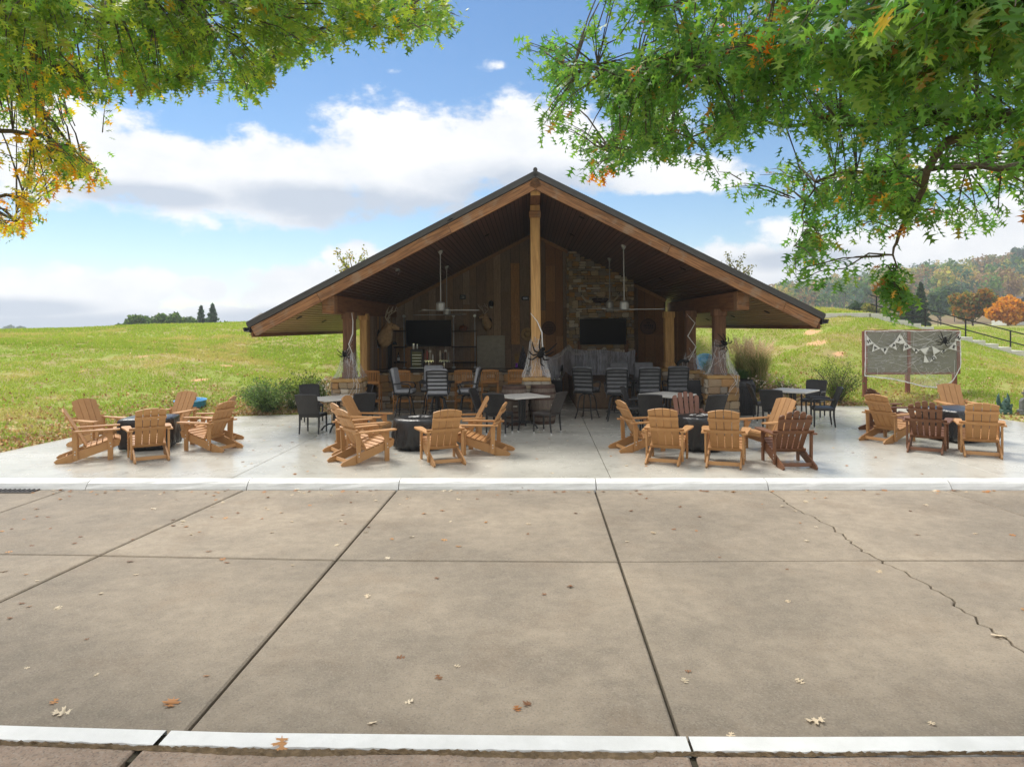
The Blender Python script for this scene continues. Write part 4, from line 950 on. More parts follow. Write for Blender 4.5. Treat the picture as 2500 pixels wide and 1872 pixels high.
# door
a, b = pl(1165, 905, 23.93), pl(1233, 824, 23.93); M_DOOR = mat('olive_grey_door_paint', (.40, .355, .27), .6, (.31, .28, .215), 8)
dw = b.x-a.x; dr = empty('door', 'olive grey four panel door in the plank wall below the central deer head', 'door', to_world((a.x+b.x)/2, 23.90, 0), PHI); dh = b.z
MB().box((0, 0, dh/2), (dw-.12, .04, dh), ch=.004).build('door_leaf', M_DOOR, dr)
for s in (-1, 1): MB().box((s*(dw/2-.035), -.01, dh/2), (.07, .07, dh+.06), ch=.008).build('door_frame', M_DOOR, dr)
MB().box((0, -.01, dh+.035), (dw, .07, .07), ch=.008).build('door_frame', M_DOOR, dr)
for s in (-1, 1):
    for z0, z1 in ((dh-.42, dh-.14), (dh-1.30, dh-.52), (.15, dh-1.45)):
        x0, x1 = (s*.19-.14, s*.19+.14); f = MB()
        f.box((s*.19, -.026, z1), (.30, .03, .022)).box((s*.19, -.022, z0), (.30, .012, .022)).box((x0, -.022, (z0+z1)/2), (.022, .012, z1-z0)).box((x1, -.022, (z0+z1)/2), (.022, .012, z1-z0))
        f.box((s*.19, -.021, (z0+z1)/2), (.20, .014, z1-z0-.1), ch=.006).build('door_panel', M_DOOR, dr)
# pipe shelving
M_PIPE = mat('iron_pipe', (.60, .61, .61), .35, (.45, .45, .45), 12, metal=.35)
def shelves(pipes, ys, x0, x1, ytop, ybot, label):
    v = 23.62; o = pl(pipes[0], ybot, v); t = empty('pipe_shelf', label, 'shelf', to_world(o.x, v, 0), PHI, 'pipe shelves on the plank wall')
    for px in pipes:
        a, b = pl(px, ytop, v), pl(px, ybot, v); x = a.x-o.x
        pp = MB().tube([(x, 0, b.z), (x, 0, a.z)], .019, 8).build('pipe', M_PIPE, t, smooth=True)
        for z in (a.z, b.z): MB().tube([(x, .34, z), (x, .0, z)], .02, 8).build('elbow', M_PIPE, pp); MB().tube([(x, -.02, z), (x, .012, z)], .05, 10).build('flange', M_PIPE, pp)
    for y in ys:
        a, b = pl(x0, y, v), pl(x1, y, v); MB().box(((a.x+b.x)/2-o.x, .14, a.z), (b.x-a.x, .34, .035), ch=.006).build('shelf_board', M_BEAMD, t)
M_BEAMD = mat('dark_shelf_wood', (.05, .032, .022), .7, (.03, .02, .014), 6)
shelves([986], [809, 848, 885], 955, 990, 772, 899, 'iron pipe shelf with dark boards left of the left television')
shelves([1107, 1159], [809, 847, 885], 1103, 1162, 771, 897, 'iron pipe shelf with two uprights between the left television and door')
# pumpkin lantern
p = WP(1131, 808, 23.55); t = empty('pumpkin_lantern', 'dark orange carved pumpkin lantern on the top pipe shelf', 'pumpkin', p, PHI)
M_PUMP = mat('dark_orange_pumpkin', (.22, .07, .02), .5, (.15, .045, .012), 7)
MB().lathe([(.06, .0), (.12, .03), (.145, .09), (.13, .15), (.06, .185), (.02, .18)], 28, fn=lambda a, r, z, i: 1+.06*abs(sin(a*4.5))).build('shell', M_PUMP, t, smooth=True)
MB().tube([(0, 0, .17), (.02, 0, .23)], .016, 6).build('stem', M_BEAMD, t)
f = MB()
for s in (-1, 1): f.prism([(s*.05-.03, -.142, .11), (s*.05+.03, -.142, .11), (s*.05, -.135, .145)], (0, .02, 0))
f.prism([(-.08, -.14, .075), (.08, -.14, .075), (.04, -.135, .04), (-.04, -.135, .04)], (0, .02, 0)); f.build('carved_face', M_BLACK, t)
# deer heads
M_FUR = mat('deer_fur', (.50, .32, .16), .9, (.32, .20, .095), 12, bump=.006, bscale=60); M_FURW = mat('pale_deer_fur', (.45, .34, .21), .9, (.35, .26, .16), 12, bump=.006, bscale=60)
M_ANT = mat('antler_bone', (.62, .53, .40), .6, (.45, .36, .25), 8)
def deer(p, rz, label, sc_=1.0, points=5):
    # wall at local -y side; the head looks along +y, bending up from the chest
    t = empty('deer_head', label, 'deer head', p, rz); t.scale = (sc_,)*3
    def skin(path, rad, name, m, par=t, n=12):
        return MB().tube(path, rad, n).build(name, m, par, smooth=True)
    skin([(0, 0, -.14), (0, .05, -.13), (0, .13, -.06), (0, .19, .06), (0, .23, .18), (0, .27, .27), (0, .33, .30), (0, .43, .265), (0, .52, .225), (0, .55, .215)],
         [.05, .20, .215, .185, .145, .115, .10, .075, .05, .03], 'neck', M_FUR)
    skin([(0, .16, -.16), (0, .245, -.04), (0, .30, .10), (0, .335, .18)], [.08, .12, .085, .05], 'throat', M_FURW)
    MB().ball((0, .555, .222), (.03, .022, .022), 8).build('nose', M_BLACK, t)
    for s in (-1, 1):
        MB().ball((s*.075, .375, .315), .018, 8).build('eye', M_GLOSSB, t)
        MB().prism([(s*.07, .26, .34), (s*.13, .255, .40), (s*.20, .25, .40), (s*.22, .25, .385), (s*.16, .25, .33), (s*.09, .255, .30)], (0, .02, 0)).build('ear', M_FUR, t)
        main = [Vector((s*.04, .30, .37)), Vector((s*.10, .24, .46)), Vector((s*.20, .22, .54)), Vector((s*.26, .28, .62)), Vector((s*.24, .38, .68)), Vector((s*.16, .46, .70))]
        an = MB(); an.tube(main, [.018, .017, .016, .014, .011, .004], 6)
        for i, hh in ((1, .10), (2, .20), (3, .19), (4, .13)):
            an.tube([main[i], main[i]+Vector((s*.01, .03, hh*.6)), main[i]+Vector((-s*.01, .06, hh))], [.012, .009, .003], 6)
        an.build('antler', M_ANT, t)
    MB().ball((0, .0, -.02), (.17, .015, .24), 14).build('plaque', M_BEAMD, t)
deer(to_world(-4.66, 21.1, 2.0), PHI-pi/2, 'antlered deer head on the dark left side wall, looking right', 1.15)
deer(to_world(*pl(1196, 789, 23.95)), PHI+pi-R(52), 'deer head on the middle of the plank wall above the door, looking left', .82)
# small wall things
def flat_box(name, px0, py0, px1, py1, v, d, m, label, cat, ch=.01, inset=None):
    a, b = pl(px0, py1, v), pl(px1, py0, v); w, h = b.x-a.x, b.z-a.z
    t = empty(name, label, cat, to_world((a.x+b.x)/2, v, a.z), PHI); MB().box((0, 0, h/2), (w, d, h), ch=ch).build('housing', m, t)
    if inset: MB().box((0, -d/2-.003, h/2), (w*.7, .01, h*.55)).build('grille', inset, t)
    return t
flat_box('speaker', 1123, 720, 1137, 731, 23.88, .14, M_BLACK, 'small square black speaker high on the plank wall left of the wall lamp', 'speaker', inset=M_GLOSSB)
flat_box('speaker', 1274, 724, 1291, 733, 23.88, .12, M_BLACK, 'small flat black speaker on the plank wall just left of the centre post', 'speaker', inset=M_GLOSSB)
p = WP(1199, 752, 23.85); t = empty('wall_lamp', 'black hooded wall lamp with pale glass above the central deer head', 'lamp', p, PHI)
MB().lathe([(.07, .05), (.085, .10), (.085, .19), (.05, .24), (.01, .25)], 16).build('hood', M_BLACK, t, smooth=True); MB().ball((0, 0, .04), (.065, .065, .05), 12).build('glass_shade', mat('milky_glass', (.5, .48, .42), .3), t, smooth=True)
MB().tube([(0, 0, .2), (0, .1, .22)], .02, 6).build('arm', M_BLACK, t)
# straw hat hanging beside the post
M_STRAW = mat('straw', (.42, .28, .13), .85, (.3, .19, .08), 20, bump=.004, bscale=90)
p = WP(1288, 816, 23.9); t = empty('straw_hat', 'wide brimmed straw hat hung on the planks left of the centre post', 'hat', p); t.rotation_euler = (R(90), 0, PHI)
MB().lathe([(.02, .13), (.09, .125), (.105, .02), (.20, .0), (.22, .015), (.222, .02), (.20, .012), (.10, .03)], 24).build('crown_and_brim', M_STRAW, t, smooth=True); MB().lathe([(.106, .03), (.107, .06)], 24).build('hat_band', M_BEAMD, t)
# round signs
M_SIGNW = mat('dark_burnt_round_sign', (.13, .055, .026), .7, (.08, .034, .017), 5, stretch=(6, 1, 1)); M_BURN = mat('burnt_lettering', (.022, .012, .008), .8)
def text_mesh(s, size, ext=.003, bold=0.0):
    cu = bpy.data.curves.new('text', 'FONT'); cu.body = s; cu.size = size; cu.extrude = ext; cu.offset = bold; cu.align_x = 'CENTER'; cu.align_y = 'CENTER'; cu.resolution_u = 3
    o = bpy.data.objects.new('text_tmp', cu); COL.objects.link(o); bpy.context.view_layer.update()
    me = bpy.data.meshes.new_from_object(o); bpy.data.objects.remove(o); bpy.data.curves.remove(cu); return me
def round_sign(px, py, r_px, v, label, marks):
    a, b = pl(px, py, v), pl(px+r_px, py, v); r = b.x-a.x; t = empty('round_sign', label, 'sign', to_world(a.x, v, a.z), PHI)
    MB().lathe([(r, 0), (r, .03)], 36).build('board', M_SIGNW, t, rot=(R(90), 0, 0)); e = MB()
    ring = [(cos(w)*r*.93, -.034, sin(w)*r*.93) for w in np.linspace(0, 2*pi, 41)]; e.tube(ring, .006, 4, cap=False); e.build('burnt_ring', M_BURN, t)
    m = MB(); rr = random.Random(int(px))
    for z, w, h in marks:                        # rows of lettering too small to read
        x = -w
        while x < w:
            lw = rr.uniform(.022, .045)*r/.2; m.box((x+lw/2, -.033, z*r+rr.uniform(-.004, .004)), (lw*.7, .004, h*r)); x += lw*1.15
    tag(m.build('burnt_lettering', M_BURN, t), kind='stuff')
round_sign(1340, 801, 17, 23.9, 'dark round wooden sign with burnt lettering right of the centre post', [(.42, .10, .16), (.08, .14, .2), (-.25, .13, .16), (-.5, .09, .12)])
round_sign(1582, 797, 19.5, 23.9, 'round wooden sign with dark burnt lettering right of the stone chimney', [(.1, .15, .3), (-.2, .13, .12), (.45, .05, .2)])
# longhorn mount
p = WP(1465, 733, 23.25); t = empty('longhorn_mount', 'polished longhorn pair with a dark leather centre on the stone chimney', 'horns', p, PHI)
M_HORN = mat('pale_horn', (.55, .47, .34), .35, (.40, .31, .20), 6); M_HTIP = mat('dark_horn_tip', (.06, .045, .035), .35)
for s in (-1, 1):
    h = MB().tube([(s*.20, 0, 0), (s*.33, -.02, -.045), (s*.45, -.04, -.02), (s*.55, -.05, .08), (s*.60, -.05, .17)], [.055, .05, .042, .03, .022], 10).build('horn', M_HORN, t, smooth=True)
    MB().tube([(s*.60, -.05, .17), (s*.625, -.05, .23), (s*.64, -.05, .27)], [.022, .014, .003], 8).build('horn_tip', M_HTIP, h, smooth=True)
MB().tube([(-.27, 0, 0), (-.2, 0, .0), (.2, 0, .0), (.27, 0, 0)], [.055, .075, .075, .055], 12).build('leather_wrap', mat('oxblood_leather', (.035, .014, .011), .4), t, smooth=True)
for s in (-1, 1): MB().ball((s*.09, -.06, .045), .018, 8).build('stud', M_CHROME, t)
# mantel: skull and two groups of candles
M_BONE = mat('bone_white', (.62, .58, .50), .6, (.45, .41, .34), 9); M_WAX = mat('ivory_wax', (.66, .60, .48), .5)
mz = pl(1476, 851, 23.1); p = WP(1476, 853, 23.12); t = empty('skull', 'small white skull on the mantel below the right television', 'skull', to_world(mz.x, 23.12, 1.417), PHI)
MB().ball((0, .02, .115), (.075, .09, .075), 14).build('cranium', M_BONE, t, smooth=True); MB().box((0, -.045, .035), (.075, .06, .06), ch=.02).build('jaw', M_BONE, t)
for s in (-1, 1): MB().ball((s*.03, -.062, .10), (.02, .015, .02), 8).build('eye_socket', M_BLACK, t)
MB().prism([(-.012, -.078, .065), (.012, -.078, .065), (0, -.075, .09)], (0, .02, 0)).build('nose_hole', M_BLACK, t)
for px in (1436, 1443, 1511, 1517, 1523):
    u = pl(px, 850, 23.1).x; c = MB().lathe([(.028, 0), (.028, .09), (.01, .088)], 12).build('candle', M_WAX, None, loc=to_world(u, 23.1, 1.417))
    tag(c, {1436: 'left one of the two short candles on the left half of the mantel', 1443: 'right one of the two short candles on the left half of the mantel', 1511: 'left one of three short candles on the right half of the mantel', 1517: 'middle one of three short candles on the right half of the mantel', 1523: 'right one of three short candles on the right half of the mantel'}[px], 'candle', 'candles on the mantel')
# black grill beside the hearth
g = empty('gas_grill', 'black barbecue grill in the shade between the centre post and the hearth', 'grill', to_world(.52, 21.6, 0), PHI)
MB().box((0, 0, .42), (.62, .55, .72), ch=.01).build('cabinet', M_BLACK, g); MB().box((0, -.285, .72), (.58, .02, .12), ch=.005).build('control_panel', mat('dull_steel', (.12, .12, .12), .4, metal=.7), g)
MB().prism([(-.33, -.27, .80), (-.33, .27, .80), (-.33, .27, 1.02), (-.33, .1, 1.14), (-.33, -.12, 1.12), (-.33, -.27, .95)], (.66, 0, 0)).build('lid', M_GLOSSB, g)
MB().tube([(-.25, -.33, .9), (.25, -.33, .9)], .014, 7).build('lid_handle', M_STEEL, g)
for k in range(4): MB().tube([(-.21+k*.14, -.3, .72), (-.21+k*.14, -.325, .72)], .022, 10).build('knob', M_STEEL, g)
# on the counter: display cooler, cups, taps, bottle
CT = 1.094; cv = 20.32
def on_bar(px, v=cv): return to_world(pl(px, 905, v).x, v, CT)
t = empty('display_cooler', 'small black countertop cooler with lit steel racks behind a glass front', 'cooler', on_bar(1020), PHI)
MB().box((0, .01, .29), (.36, .34, .58), ch=.01).build('cabinet', M_BLACK, t); MB().box((0, -.163, .29), (.28, .006, .44)).build('glass_front', M_GLOSSB, t)
for k in range(4): MB().box((0, -.17, .16+k*.085), (.26, .008, .012)).build('rack', M_STEEL, t)
MB().box((0, -.19, .05), (.40, .05, .03), ch=.006).build('drip_ledge', M_STEEL, t); cooler_top = CT+.58
for px, r, h, l in ((1010, .035, .15, 'wide steel shaker cup on top of the display cooler'), (1019, .02, .13, 'thin steel cup on top of the display cooler')):
    w = on_bar(px); t = empty('steel_cup', l, 'cup', (w.x, w.y, cooler_top), PHI); MB().lathe([(r*.8, 0), (r, h*.7), (r*.98, h)], 14).build('body', M_STEEL, t, smooth=False); MB().lathe([(r*1.04, h), (r*1.04, h+.012)], 14).build('lid', M_CHROME, t)
def taps(px, hs, label):
    t = empty('tap_tower', label, 'beer taps', on_bar(px), PHI); MB().lathe([(.05, 0), (.05, .01), (.024, .02), (.024, .18)], 14).build('column', M_CHROME, t)
    MB().box((0, 0, .225), (.31, .06, .085), ch=.012).build('tap_bar', M_CHROME, t)
    for k, (hh, w, c, ball) in enumerate(hs):
        x = -.117+k*.078; tp = MB().tube([(x, -.03, .225), (x, -.075, .215), (x, -.085, .165)], .013, 7).build('spout', M_BLACK, t)
        m = mat('tap_handle_%s' % 'abcdefgh'[len(bpy.data.materials) % 8], c, .4)
        h = MB().prism([(x-w/3, -.03, .27), (x+w/3, -.03, .27), (x+w/2, -.03, .27+hh*.7), (x+w/4, -.03, .27+hh), (x-w/4, -.03, .27+hh), (x-w/2, -.03, .27+hh*.7)], (0, .025, 0)).build('tap_handle', m, t)
        if ball: MB().tube([(x, -.03, .27+hh), (x, -.012, .27+hh)], .036, 14).build('badge', M_BONE, h)
taps(1047, [(.18, .03, (.25, .07, .04), 0), (.26, .06, (.32, .05, .03), 0), (.24, .03, (.45, .40, .30), 1), (.15, .045, (.62, .60, .55), 0)], 'chrome four tap beer tower with red handles, nearer the display cooler')
taps(1085, [(.27, .035, (.6, .53, .40), 0), (.2, .04, (.03, .03, .03), 0), (.25, .04, (.08, .03, .02), 1), (.2, .03, (.32, .32, .28), 0)], 'chrome four tap beer tower with cream and black handles, right one of the two')
w = to_world(pl(973, 884, 23.5).x, 23.5, pl(973, 884, 23.5).z); t = empty('bottle', 'dark bottle with white label on the low left pipe shelf', 'bottle', w, PHI)
MB().lathe([(.045, 0), (.046, .18), (.018, .25), (.016, .33)], 14).build('glass_body', M_GLOSSB, t, smooth=True); MB().lathe([(.0475, .05), (.0475, .15)], 14).build('paper_label', M_WHITE, t)
w = to_world(pl(963, 847, 23.5).x, 23.5, pl(963, 847, 23.5).z); t = empty('trinket_bowl', 'dark hat shaped bowl with a straw rim on the middle left shelf', 'bowl', w, PHI)
MB().lathe([(.10, .02), (.16, .05), (.165, .06), (.08, .07)], 16).build('rim', M_STRAW, t); MB().lathe([(.09, .06), (.08, .14), (.03, .17)], 14).build('crown', M_BLACK, t, smooth=True)
# tall dark cabinet behind the bar and white panel on the side wall
a, b = pl(906, 915, 22.6), pl(949, 841, 22.6); t = empty('tall_cabinet', 'tall dark cabinet behind the bar below the left deer head', 'cabinet', to_world((a.x+b.x)/2, 22.9, 0), PHI); cwid = b.x-a.x
M_DCAB = mat('near_black_cabinet', (.03, .029, .03), .6, (.022, .022, .022), 6)
MB().box((0, 0, b.z/2), (cwid, .55, b.z), ch=.01).build('carcass', M_DCAB, t)
for s in (-1, 1): MB().box((s*cwid/4, -.285, b.z/2), (cwid/2-.012, .02, b.z-.06), ch=.005).build('cabinet_door', M_DCAB, t); MB().tube([(s*.03, -.31, b.z*.5), (s*.03, -.31, b.z*.65)], .008, 6).build('handle', M_STEEL, t)
p = to_world(-4.67, 21.1, 1.72); t = empty('wall_panel', 'narrow pale grey panel on the dark left side wall', 'panel', p, PHI); MB().box((0, 0, .2), (.03, .24, .46), ch=.008).build('plate', mat('pale_grey_plastic', (.30, .30, .30), .4), t); MB().box((.018, 0, .1), (.01, .14, .12)).build('keypad', M_BLACK, t)
# flower vases
M_PURP = mat('violet_foil', (.20, .03, .36), .3, (.10, .01, .2), 9); M_DRY = mat('dry_stems', (.35, .22, .06), .9, (.2, .12, .03), 9)
for px, l in ((894, 'violet foil vase at the left end of the bar counter'), (1262, 'violet foil vase with dry yellow stems beside the gauze witch hat')):
    w = on_bar(px, 20.45); t = empty('vase', l, 'vase', w, PHI); MB().lathe([(.035, 0), (.05, .04), (.025, .1), (.045, .15)], 14).build('foil_pot', M_PURP, t)
    if px > 1000:
        s = MB()
        for k in range(26): w_ = random.uniform(0, 6.3); q = random.uniform(.02, .11); hh = random.uniform(.28, .48); s.tube([(0, 0, .1), (cos(w_)*q*.5, sin(w_)*q*.5, hh*.6), (cos(w_)*q, sin(w_)*q, hh)], .004, 4)
        s.build('dry_stems', M_DRY, t)
# barrels
M_STAVE = mat('grey_barrel_stave', (.19, .15, .115), .8, (.12, .09, .07), 4, stretch=(8, 8, 1), bump=.008, rnd=.15); M_HOOP = mat('rusty_hoop', (.095, .05, .036), .6, (.06, .035, .028), 8, metal=.4)
def barrel(px, py, label):
    c = gp(px, py); t = empty('barrel', label, 'barrel', (c.x, c.y, 0), random.uniform(0, 1), 'wine barrels at the centre post'); n = 24
    rad = lambda z: .27+.06*sin(pi*np.clip(z/.92, 0, 1))
    for k in range(n):
        w0, w1 = 2*pi*k/n+.006, 2*pi*(k+1)/n-.006; zs = np.linspace(0, .92, 8); vs = []
        for z in zs: vs += [(cos(w0)*rad(z), sin(w0)*rad(z), z), (cos(w1)*rad(z), sin(w1)*rad(z), z)]
        MB().add(vs, [(i*2, i*2+1, i*2+3, i*2+2) for i in range(7)]).build('stave', M_STAVE, t)
    MB().lathe([(.262, .88), (.01, .882)], 24).build('barrel_head', M_STAVE, t); MB().lathe([(.26, .03), (.01, .028)], 24).build('barrel_head', M_STAVE, t)
    for z, hgt in ((.02, .06), (.17, .05), (.30, .04), (.58, .04), (.71, .05), (.84, .07)): MB().lathe([(rad(z)+.004, z), (rad(z+hgt)+.004, z+hgt)], 32).build('hoop', M_HOOP, t)
    MB().box((0, -.31, .46), (.10, .05, .035), ch=.004).build('cream_plate', M_BONE, t)
barrel(1256, 1036, 'old wine barrel with rusty hoops left of the centre post, behind the table'); barrel(1326, 1033, 'old wine barrel with rusty hoops right of the centre post behind the wicker armchair')
# litter bin
c = gp(1814, 1013); t = empty('litter_bin', 'black slatted litter bin with a black bag, beside the right stone pedestal', 'litter bin', (c.x, c.y+.2, 0), R(-2)); hb_ = .86; w = .60
MB().box((0, 0, hb_/2-.02), (w-.05, w-.05, hb_-.05)).build('liner_box', M_BLACK, t)
for s in ((0, -1), (0, 1), (-1, 0), (1, 0)):
    for k in range(9):
        o = -w/2+.045+k*(w-.09)/8; x, y = (o, s[1]*w/2) if s[0] == 0 else (s[0]*w/2, o)
        MB().box((x, y, .37), (.052 if s[0] == 0 else .02, .02 if s[0] == 0 else .052, .70), ch=.004).build('slat', M_FRAME, t)
MB().box((0, 0, .035), (w+.02, w+.02, .05), ch=.008).build('base_frame', M_FRAME, t); MB().box((0, 0, .71), (w+.02, w+.02, .05), ch=.008).build('top_frame', M_FRAME, t)
def bagf(a, r, z, i): k = 1/max(abs(cos(a)), abs(sin(a)))**.8; return k*(1+.05*sin(9*a+i)+.04*sin(17*a-i*2))
MB().lathe([(.27, .64), (.29, .67), (.295, .74), (.29, .82), (.28, .87), (.26, .885), (.25, .84), (.22, .70), (.05, .6)], 40, fn=bagf).build('bin_bag', M_VINYL, t, smooth=True)
# ------------------------------------------------------------------ foliage builders
M_LEAFA = leaf_mat('foliage', 'attr', trans=.4, rough=.55, spec=.2)
M_BARK = mat('grey_brown_bark', (.13, .10, .075), .9, (.07, .055, .04), 5, stretch=(5, 5, 1), bump=.02)
M_BARKP = mat('pale_bark', (.26, .22, .17), .9, (.16, .13, .10), 5, stretch=(5, 5, 1), bump=.02)
def rand_dirs(n): v = rng.normal(size=(n, 3)); return v/np.linalg.norm(v, axis=1)[:, None]
def blades(P, size, cols, aspect=.55, up=0.0):     # one bent quad (two triangles) per leaf at every point P
    n = len(P); t = rand_dirs(n); t[:, 2] += up; t /= np.linalg.norm(t, axis=1)[:, None]
    b = np.cross(t, rand_dirs(n)); b /= np.maximum(np.linalg.norm(b, axis=1), 1e-6)[:, None]; s = (size*(.6+.8*rng.random(n)))[:, None] if np.ndim(size) else (size*(.6+.8*rng.random(n)))[:, None]
    V = np.stack([P-t*s*.5, P+b*s*aspect*.5+t*s*.05, P+t*s*.5, P-b*s*aspect*.5-t*s*.02], 1)
    return V.reshape(-1, 3), np.arange(n*4).reshape(-1, 4), cols
def pick(pal, n, jit=.18):
    pal = np.array(pal); c = pal[rng.integers(0, len(pal), n)]; return np.clip(c*(1+rng.normal(0, jit, (n, 1))), .004, .9)
def cloud_points(blobs, n, shell=.55):
    w = np.array([b[3]*b[4]*b[5] for b in blobs])**.7; w /= w.sum(); k = rng.choice(len(blobs), n, p=w); B = np.array(blobs)[k]
    r = (shell+(1-shell)*rng.random(n))**.6*(1+rng.normal(0, .07, n)); return B[:, :3]+rand_dirs(n)*r[:, None]*B[:, 3:6], k
def crown_blobs(w, h, z0, n, seed):
    rr = random.Random(seed); out = [(0, 0, z0+h*.5, w*.33, w*.33, h*.36)]
    for i in range(n):
        a = rr.uniform(0, 6.28); q = rr.uniform(.15, .36)*w; z = z0+h*rr.uniform(.22, .85); s = rr.uniform(.13, .22)*w*(1.1-.5*abs((z-z0)/h-.45)); out.append((cos(a)*q, sin(a)*q, z, s, s, s*.8))
    return out
def tree(name, p, w, h, trunk_h, pal, n, leaf, label, group=None, seed=1, bark=None, conifer=False, tr=.14):
    t = empty(name, label, 'tree', p, 0, group); rr = random.Random(seed)
    tb = MB(); tb.tube([(0, 0, -.3), (rr.uniform(-.1, .1)*w*.2, 0, trunk_h*.6), (rr.uniform(-.1, .1)*w*.3, rr.uniform(-.1, .1)*w*.3, h*.8)], [tr*1.2, tr*.8, tr*.25], 8)
    for k in range(0 if conifer else 6):
        a = rr.uniform(0, 6.28); z = trunk_h*rr.uniform(.75, 1.2); q = w*rr.uniform(.25, .4); tb.tube([(0, 0, z), (cos(a)*q*.5, sin(a)*q*.5, z+h*.12), (cos(a)*q, sin(a)*q, z+h*rr.uniform(.2, .35))], [tr*.5, tr*.3, tr*.1], 5)
    tb.build('trunk', bark or M_BARK, t)
    if conifer:
        z = trunk_h+(h-trunk_h)*rng.random(n)**1.25; f = 1-(z-trunk_h)/(h-trunk_h); r = w/2*np.minimum(1.0, f*1.25)**.8*(.45+.55*np.abs(np.sin(z*9/h*3)))*(.35+.75*rng.random(n)); a = rng.random(n)*2*pi
        P = np.stack([np.cos(a)*r, np.sin(a)*r, z], 1)
    else: P, _ = cloud_points(crown_blobs(w, h-trunk_h, trunk_h, 11, seed), n)
    V, F, c = blades(P, leaf, pick(pal, n)*1.5, .7)
    link('crown', np_mesh('crown', V, F, M_LEAFA, c), None, t); return t
G_DEEP = [(.045, .085, .02), (.06, .105, .025), (.085, .13, .03), (.035, .07, .02)]
G_BLUE = [(.04, .075, .04), (.05, .09, .05), (.035, .06, .035)]
G_PINE = [(.025, .05, .02), (.035, .06, .025), (.05, .075, .03)]
G_OLIV = [(.13, .14, .035), (.17, .16, .04), (.10, .12, .03), (.20, .17, .045)]
G_ORNG = [(.42, .21, .035), (.38, .17, .03), (.46, .25, .05), (.32, .16, .035)]
G_RUST = [(.19, .10, .055), (.21, .12, .06), (.16, .09, .045), (.14, .10, .05)]
G_MAPL = [(.26, .14, .03), (.16, .14, .035), (.12, .13, .03), (.32, .14, .03), (.09, .11, .03)]
# trees over the left crest
def at_top(px, ytop, Y): return yp(px, ytop, Y)
def far_tree(name, px, ytop, wpx, Y, pal, n, label, group=None, conifer=False, base=None, trunk=.3, seed=0, lf=None, bark=None, tr=.14):
    p = yp(px, ytop, Y); z0 = H1(p.x, Y)-.1 if base is None else base; h = p.z-z0; w = wpx/FPX*Y
    return tree(name, (p.x, Y, z0), w, h, h*trunk, pal, n, lf or Y*.0052, label, group, seed or int(px), conifer=conifer, bark=bark, tr=tr)
for i, (px, yt, w, l) in enumerate(((290, 784, 40, 'lowest rounded green tree at the left end of the crest clump'), (345, 768, 78, 'broad rounded green tree in the left half of the crest clump'), (415, 764, 86, 'broad rounded green tree in the middle of the crest clump, tallest of the round ones'), (470, 778, 54, 'small rounded green tree just left of the two firs'), (500, 775, 70, 'rounded green shrub like tree at the foot of the two firs'), (318, 776, 60, 'small rounded green tree between the first two of the crest clump'), (380, 766, 84, 'rounded green tree filling the gap between the two broadest of the crest clump'), (445, 770, 80, 'rounded green tree right of the tallest round one in the crest clump'), (540, 782, 50, 'lowest rounded bush at the right end of the crest clump, beyond the firs'))):
    far_tree('round_tree', px, yt, w, 92+i*1.5, G_DEEP+[(.10, .15, .03)], 1500, l, 'rounded trees behind the left crest', base=.2, trunk=.15)
far_tree('fir_tree', 491, 748, 32, 96, G_BLUE, 700, 'left one of two dark firs rising above the left crest', 'firs behind the left crest', True, .2, .2)
far_tree('fir_tree', 519, 744, 44, 94, G_BLUE, 900, 'right one of two dark firs rising above the left crest, wider', 'firs behind the left crest', True, .2, .2)
for px in (20, 48): far_tree('distant_tree', px, 795, 34, 420, G_BLUE, 400, 'faint distant tree on the far left horizon, %s one' % ('left' if px < 30 else 'right'), 'faint trees on the left horizon', base=-1.5, trunk=.1)
# dark roofed shed
p = yp(607, 781, 60); sh = empty('shed', 'dark roofed shed showing above the crest behind the left eave', 'shed', (p.x, 60, 1.2)); M_SHED = mat('brown_shed_wall', (.12, .07, .05), .8); M_SROOF = mat('grey_metal_shed_roof', (.075, .077, .08), .6, (.06, .06, .062), 3, metal=.0)
MB().box((2.6, 2, .85), (5.0, 4, 1.7)).build('wall', M_SHED, sh)
zt = yp(620, 765, 60).z-1.2; MB().prism([(-.15, -.2, 1.55), (.55, 1.2, zt), (5.6, 1.2, zt), (5.6, -.2, 1.55)], (0, 0, .06)).build('roof', M_SROOF, sh); MB().prism([(.55, 1.2, zt), (-.15, 4.2, 1.55), (5.6, 4.2, 1.55), (5.6, 1.2, zt)], (0, 0, .06)).build('roof', M_SROOF, sh)
MB().prism([(.12, .02, 1.6), (.12, 3.9, 1.6), (.62, 1.3, zt-.05)], (.05, 0, 0)).build('gable', M_SHED, sh)
# slim young trees behind the roof
def young(px, ytop, Y, w, n, pal, label, seed):
    p = yp(px, ytop, Y); z0 = H1(p.x, Y)-.1; h = p.z-z0; t = empty('young_tree', label, 'tree', (p.x, Y, z0), 0, 'sparse young trees behind the pavilion'); rr = random.Random(seed); tb = MB(); tips = []
    tb.tube([(0, 0, 0), (.05, 0, h*.4), (-.03, 0, h*.72)], [.09, .07, .045], 7)
    for k in range(16):
        a = rr.uniform(0, 6.28); z = h*rr.uniform(.35, .75); e = Vector((cos(a)*w*rr.uniform(.2, .5), sin(a)*w*rr.uniform(.2, .5), z+h*rr.uniform(.12, .3))); e.z = min(e.z, h); m = Vector((e.x*.45, e.y*.45, z+(e.z-z)*.4))
        tb.tube([(0, 0, z), m, e], [.03, .02, .008], 5); tips += [m.lerp(e, q) for q in np.linspace(.2, 1.05, 8)]
    tb.build('trunk', M_BARKP, t); P = np.array([tips[i] for i in rng.integers(0, len(tips), n)])+rng.normal(0, .11, (n, 3)); V, F, c = blades(P, .11, pick(pal, n), .7); link('crown', np_mesh('crown', V, F, M_LEAFA, c), None, t)
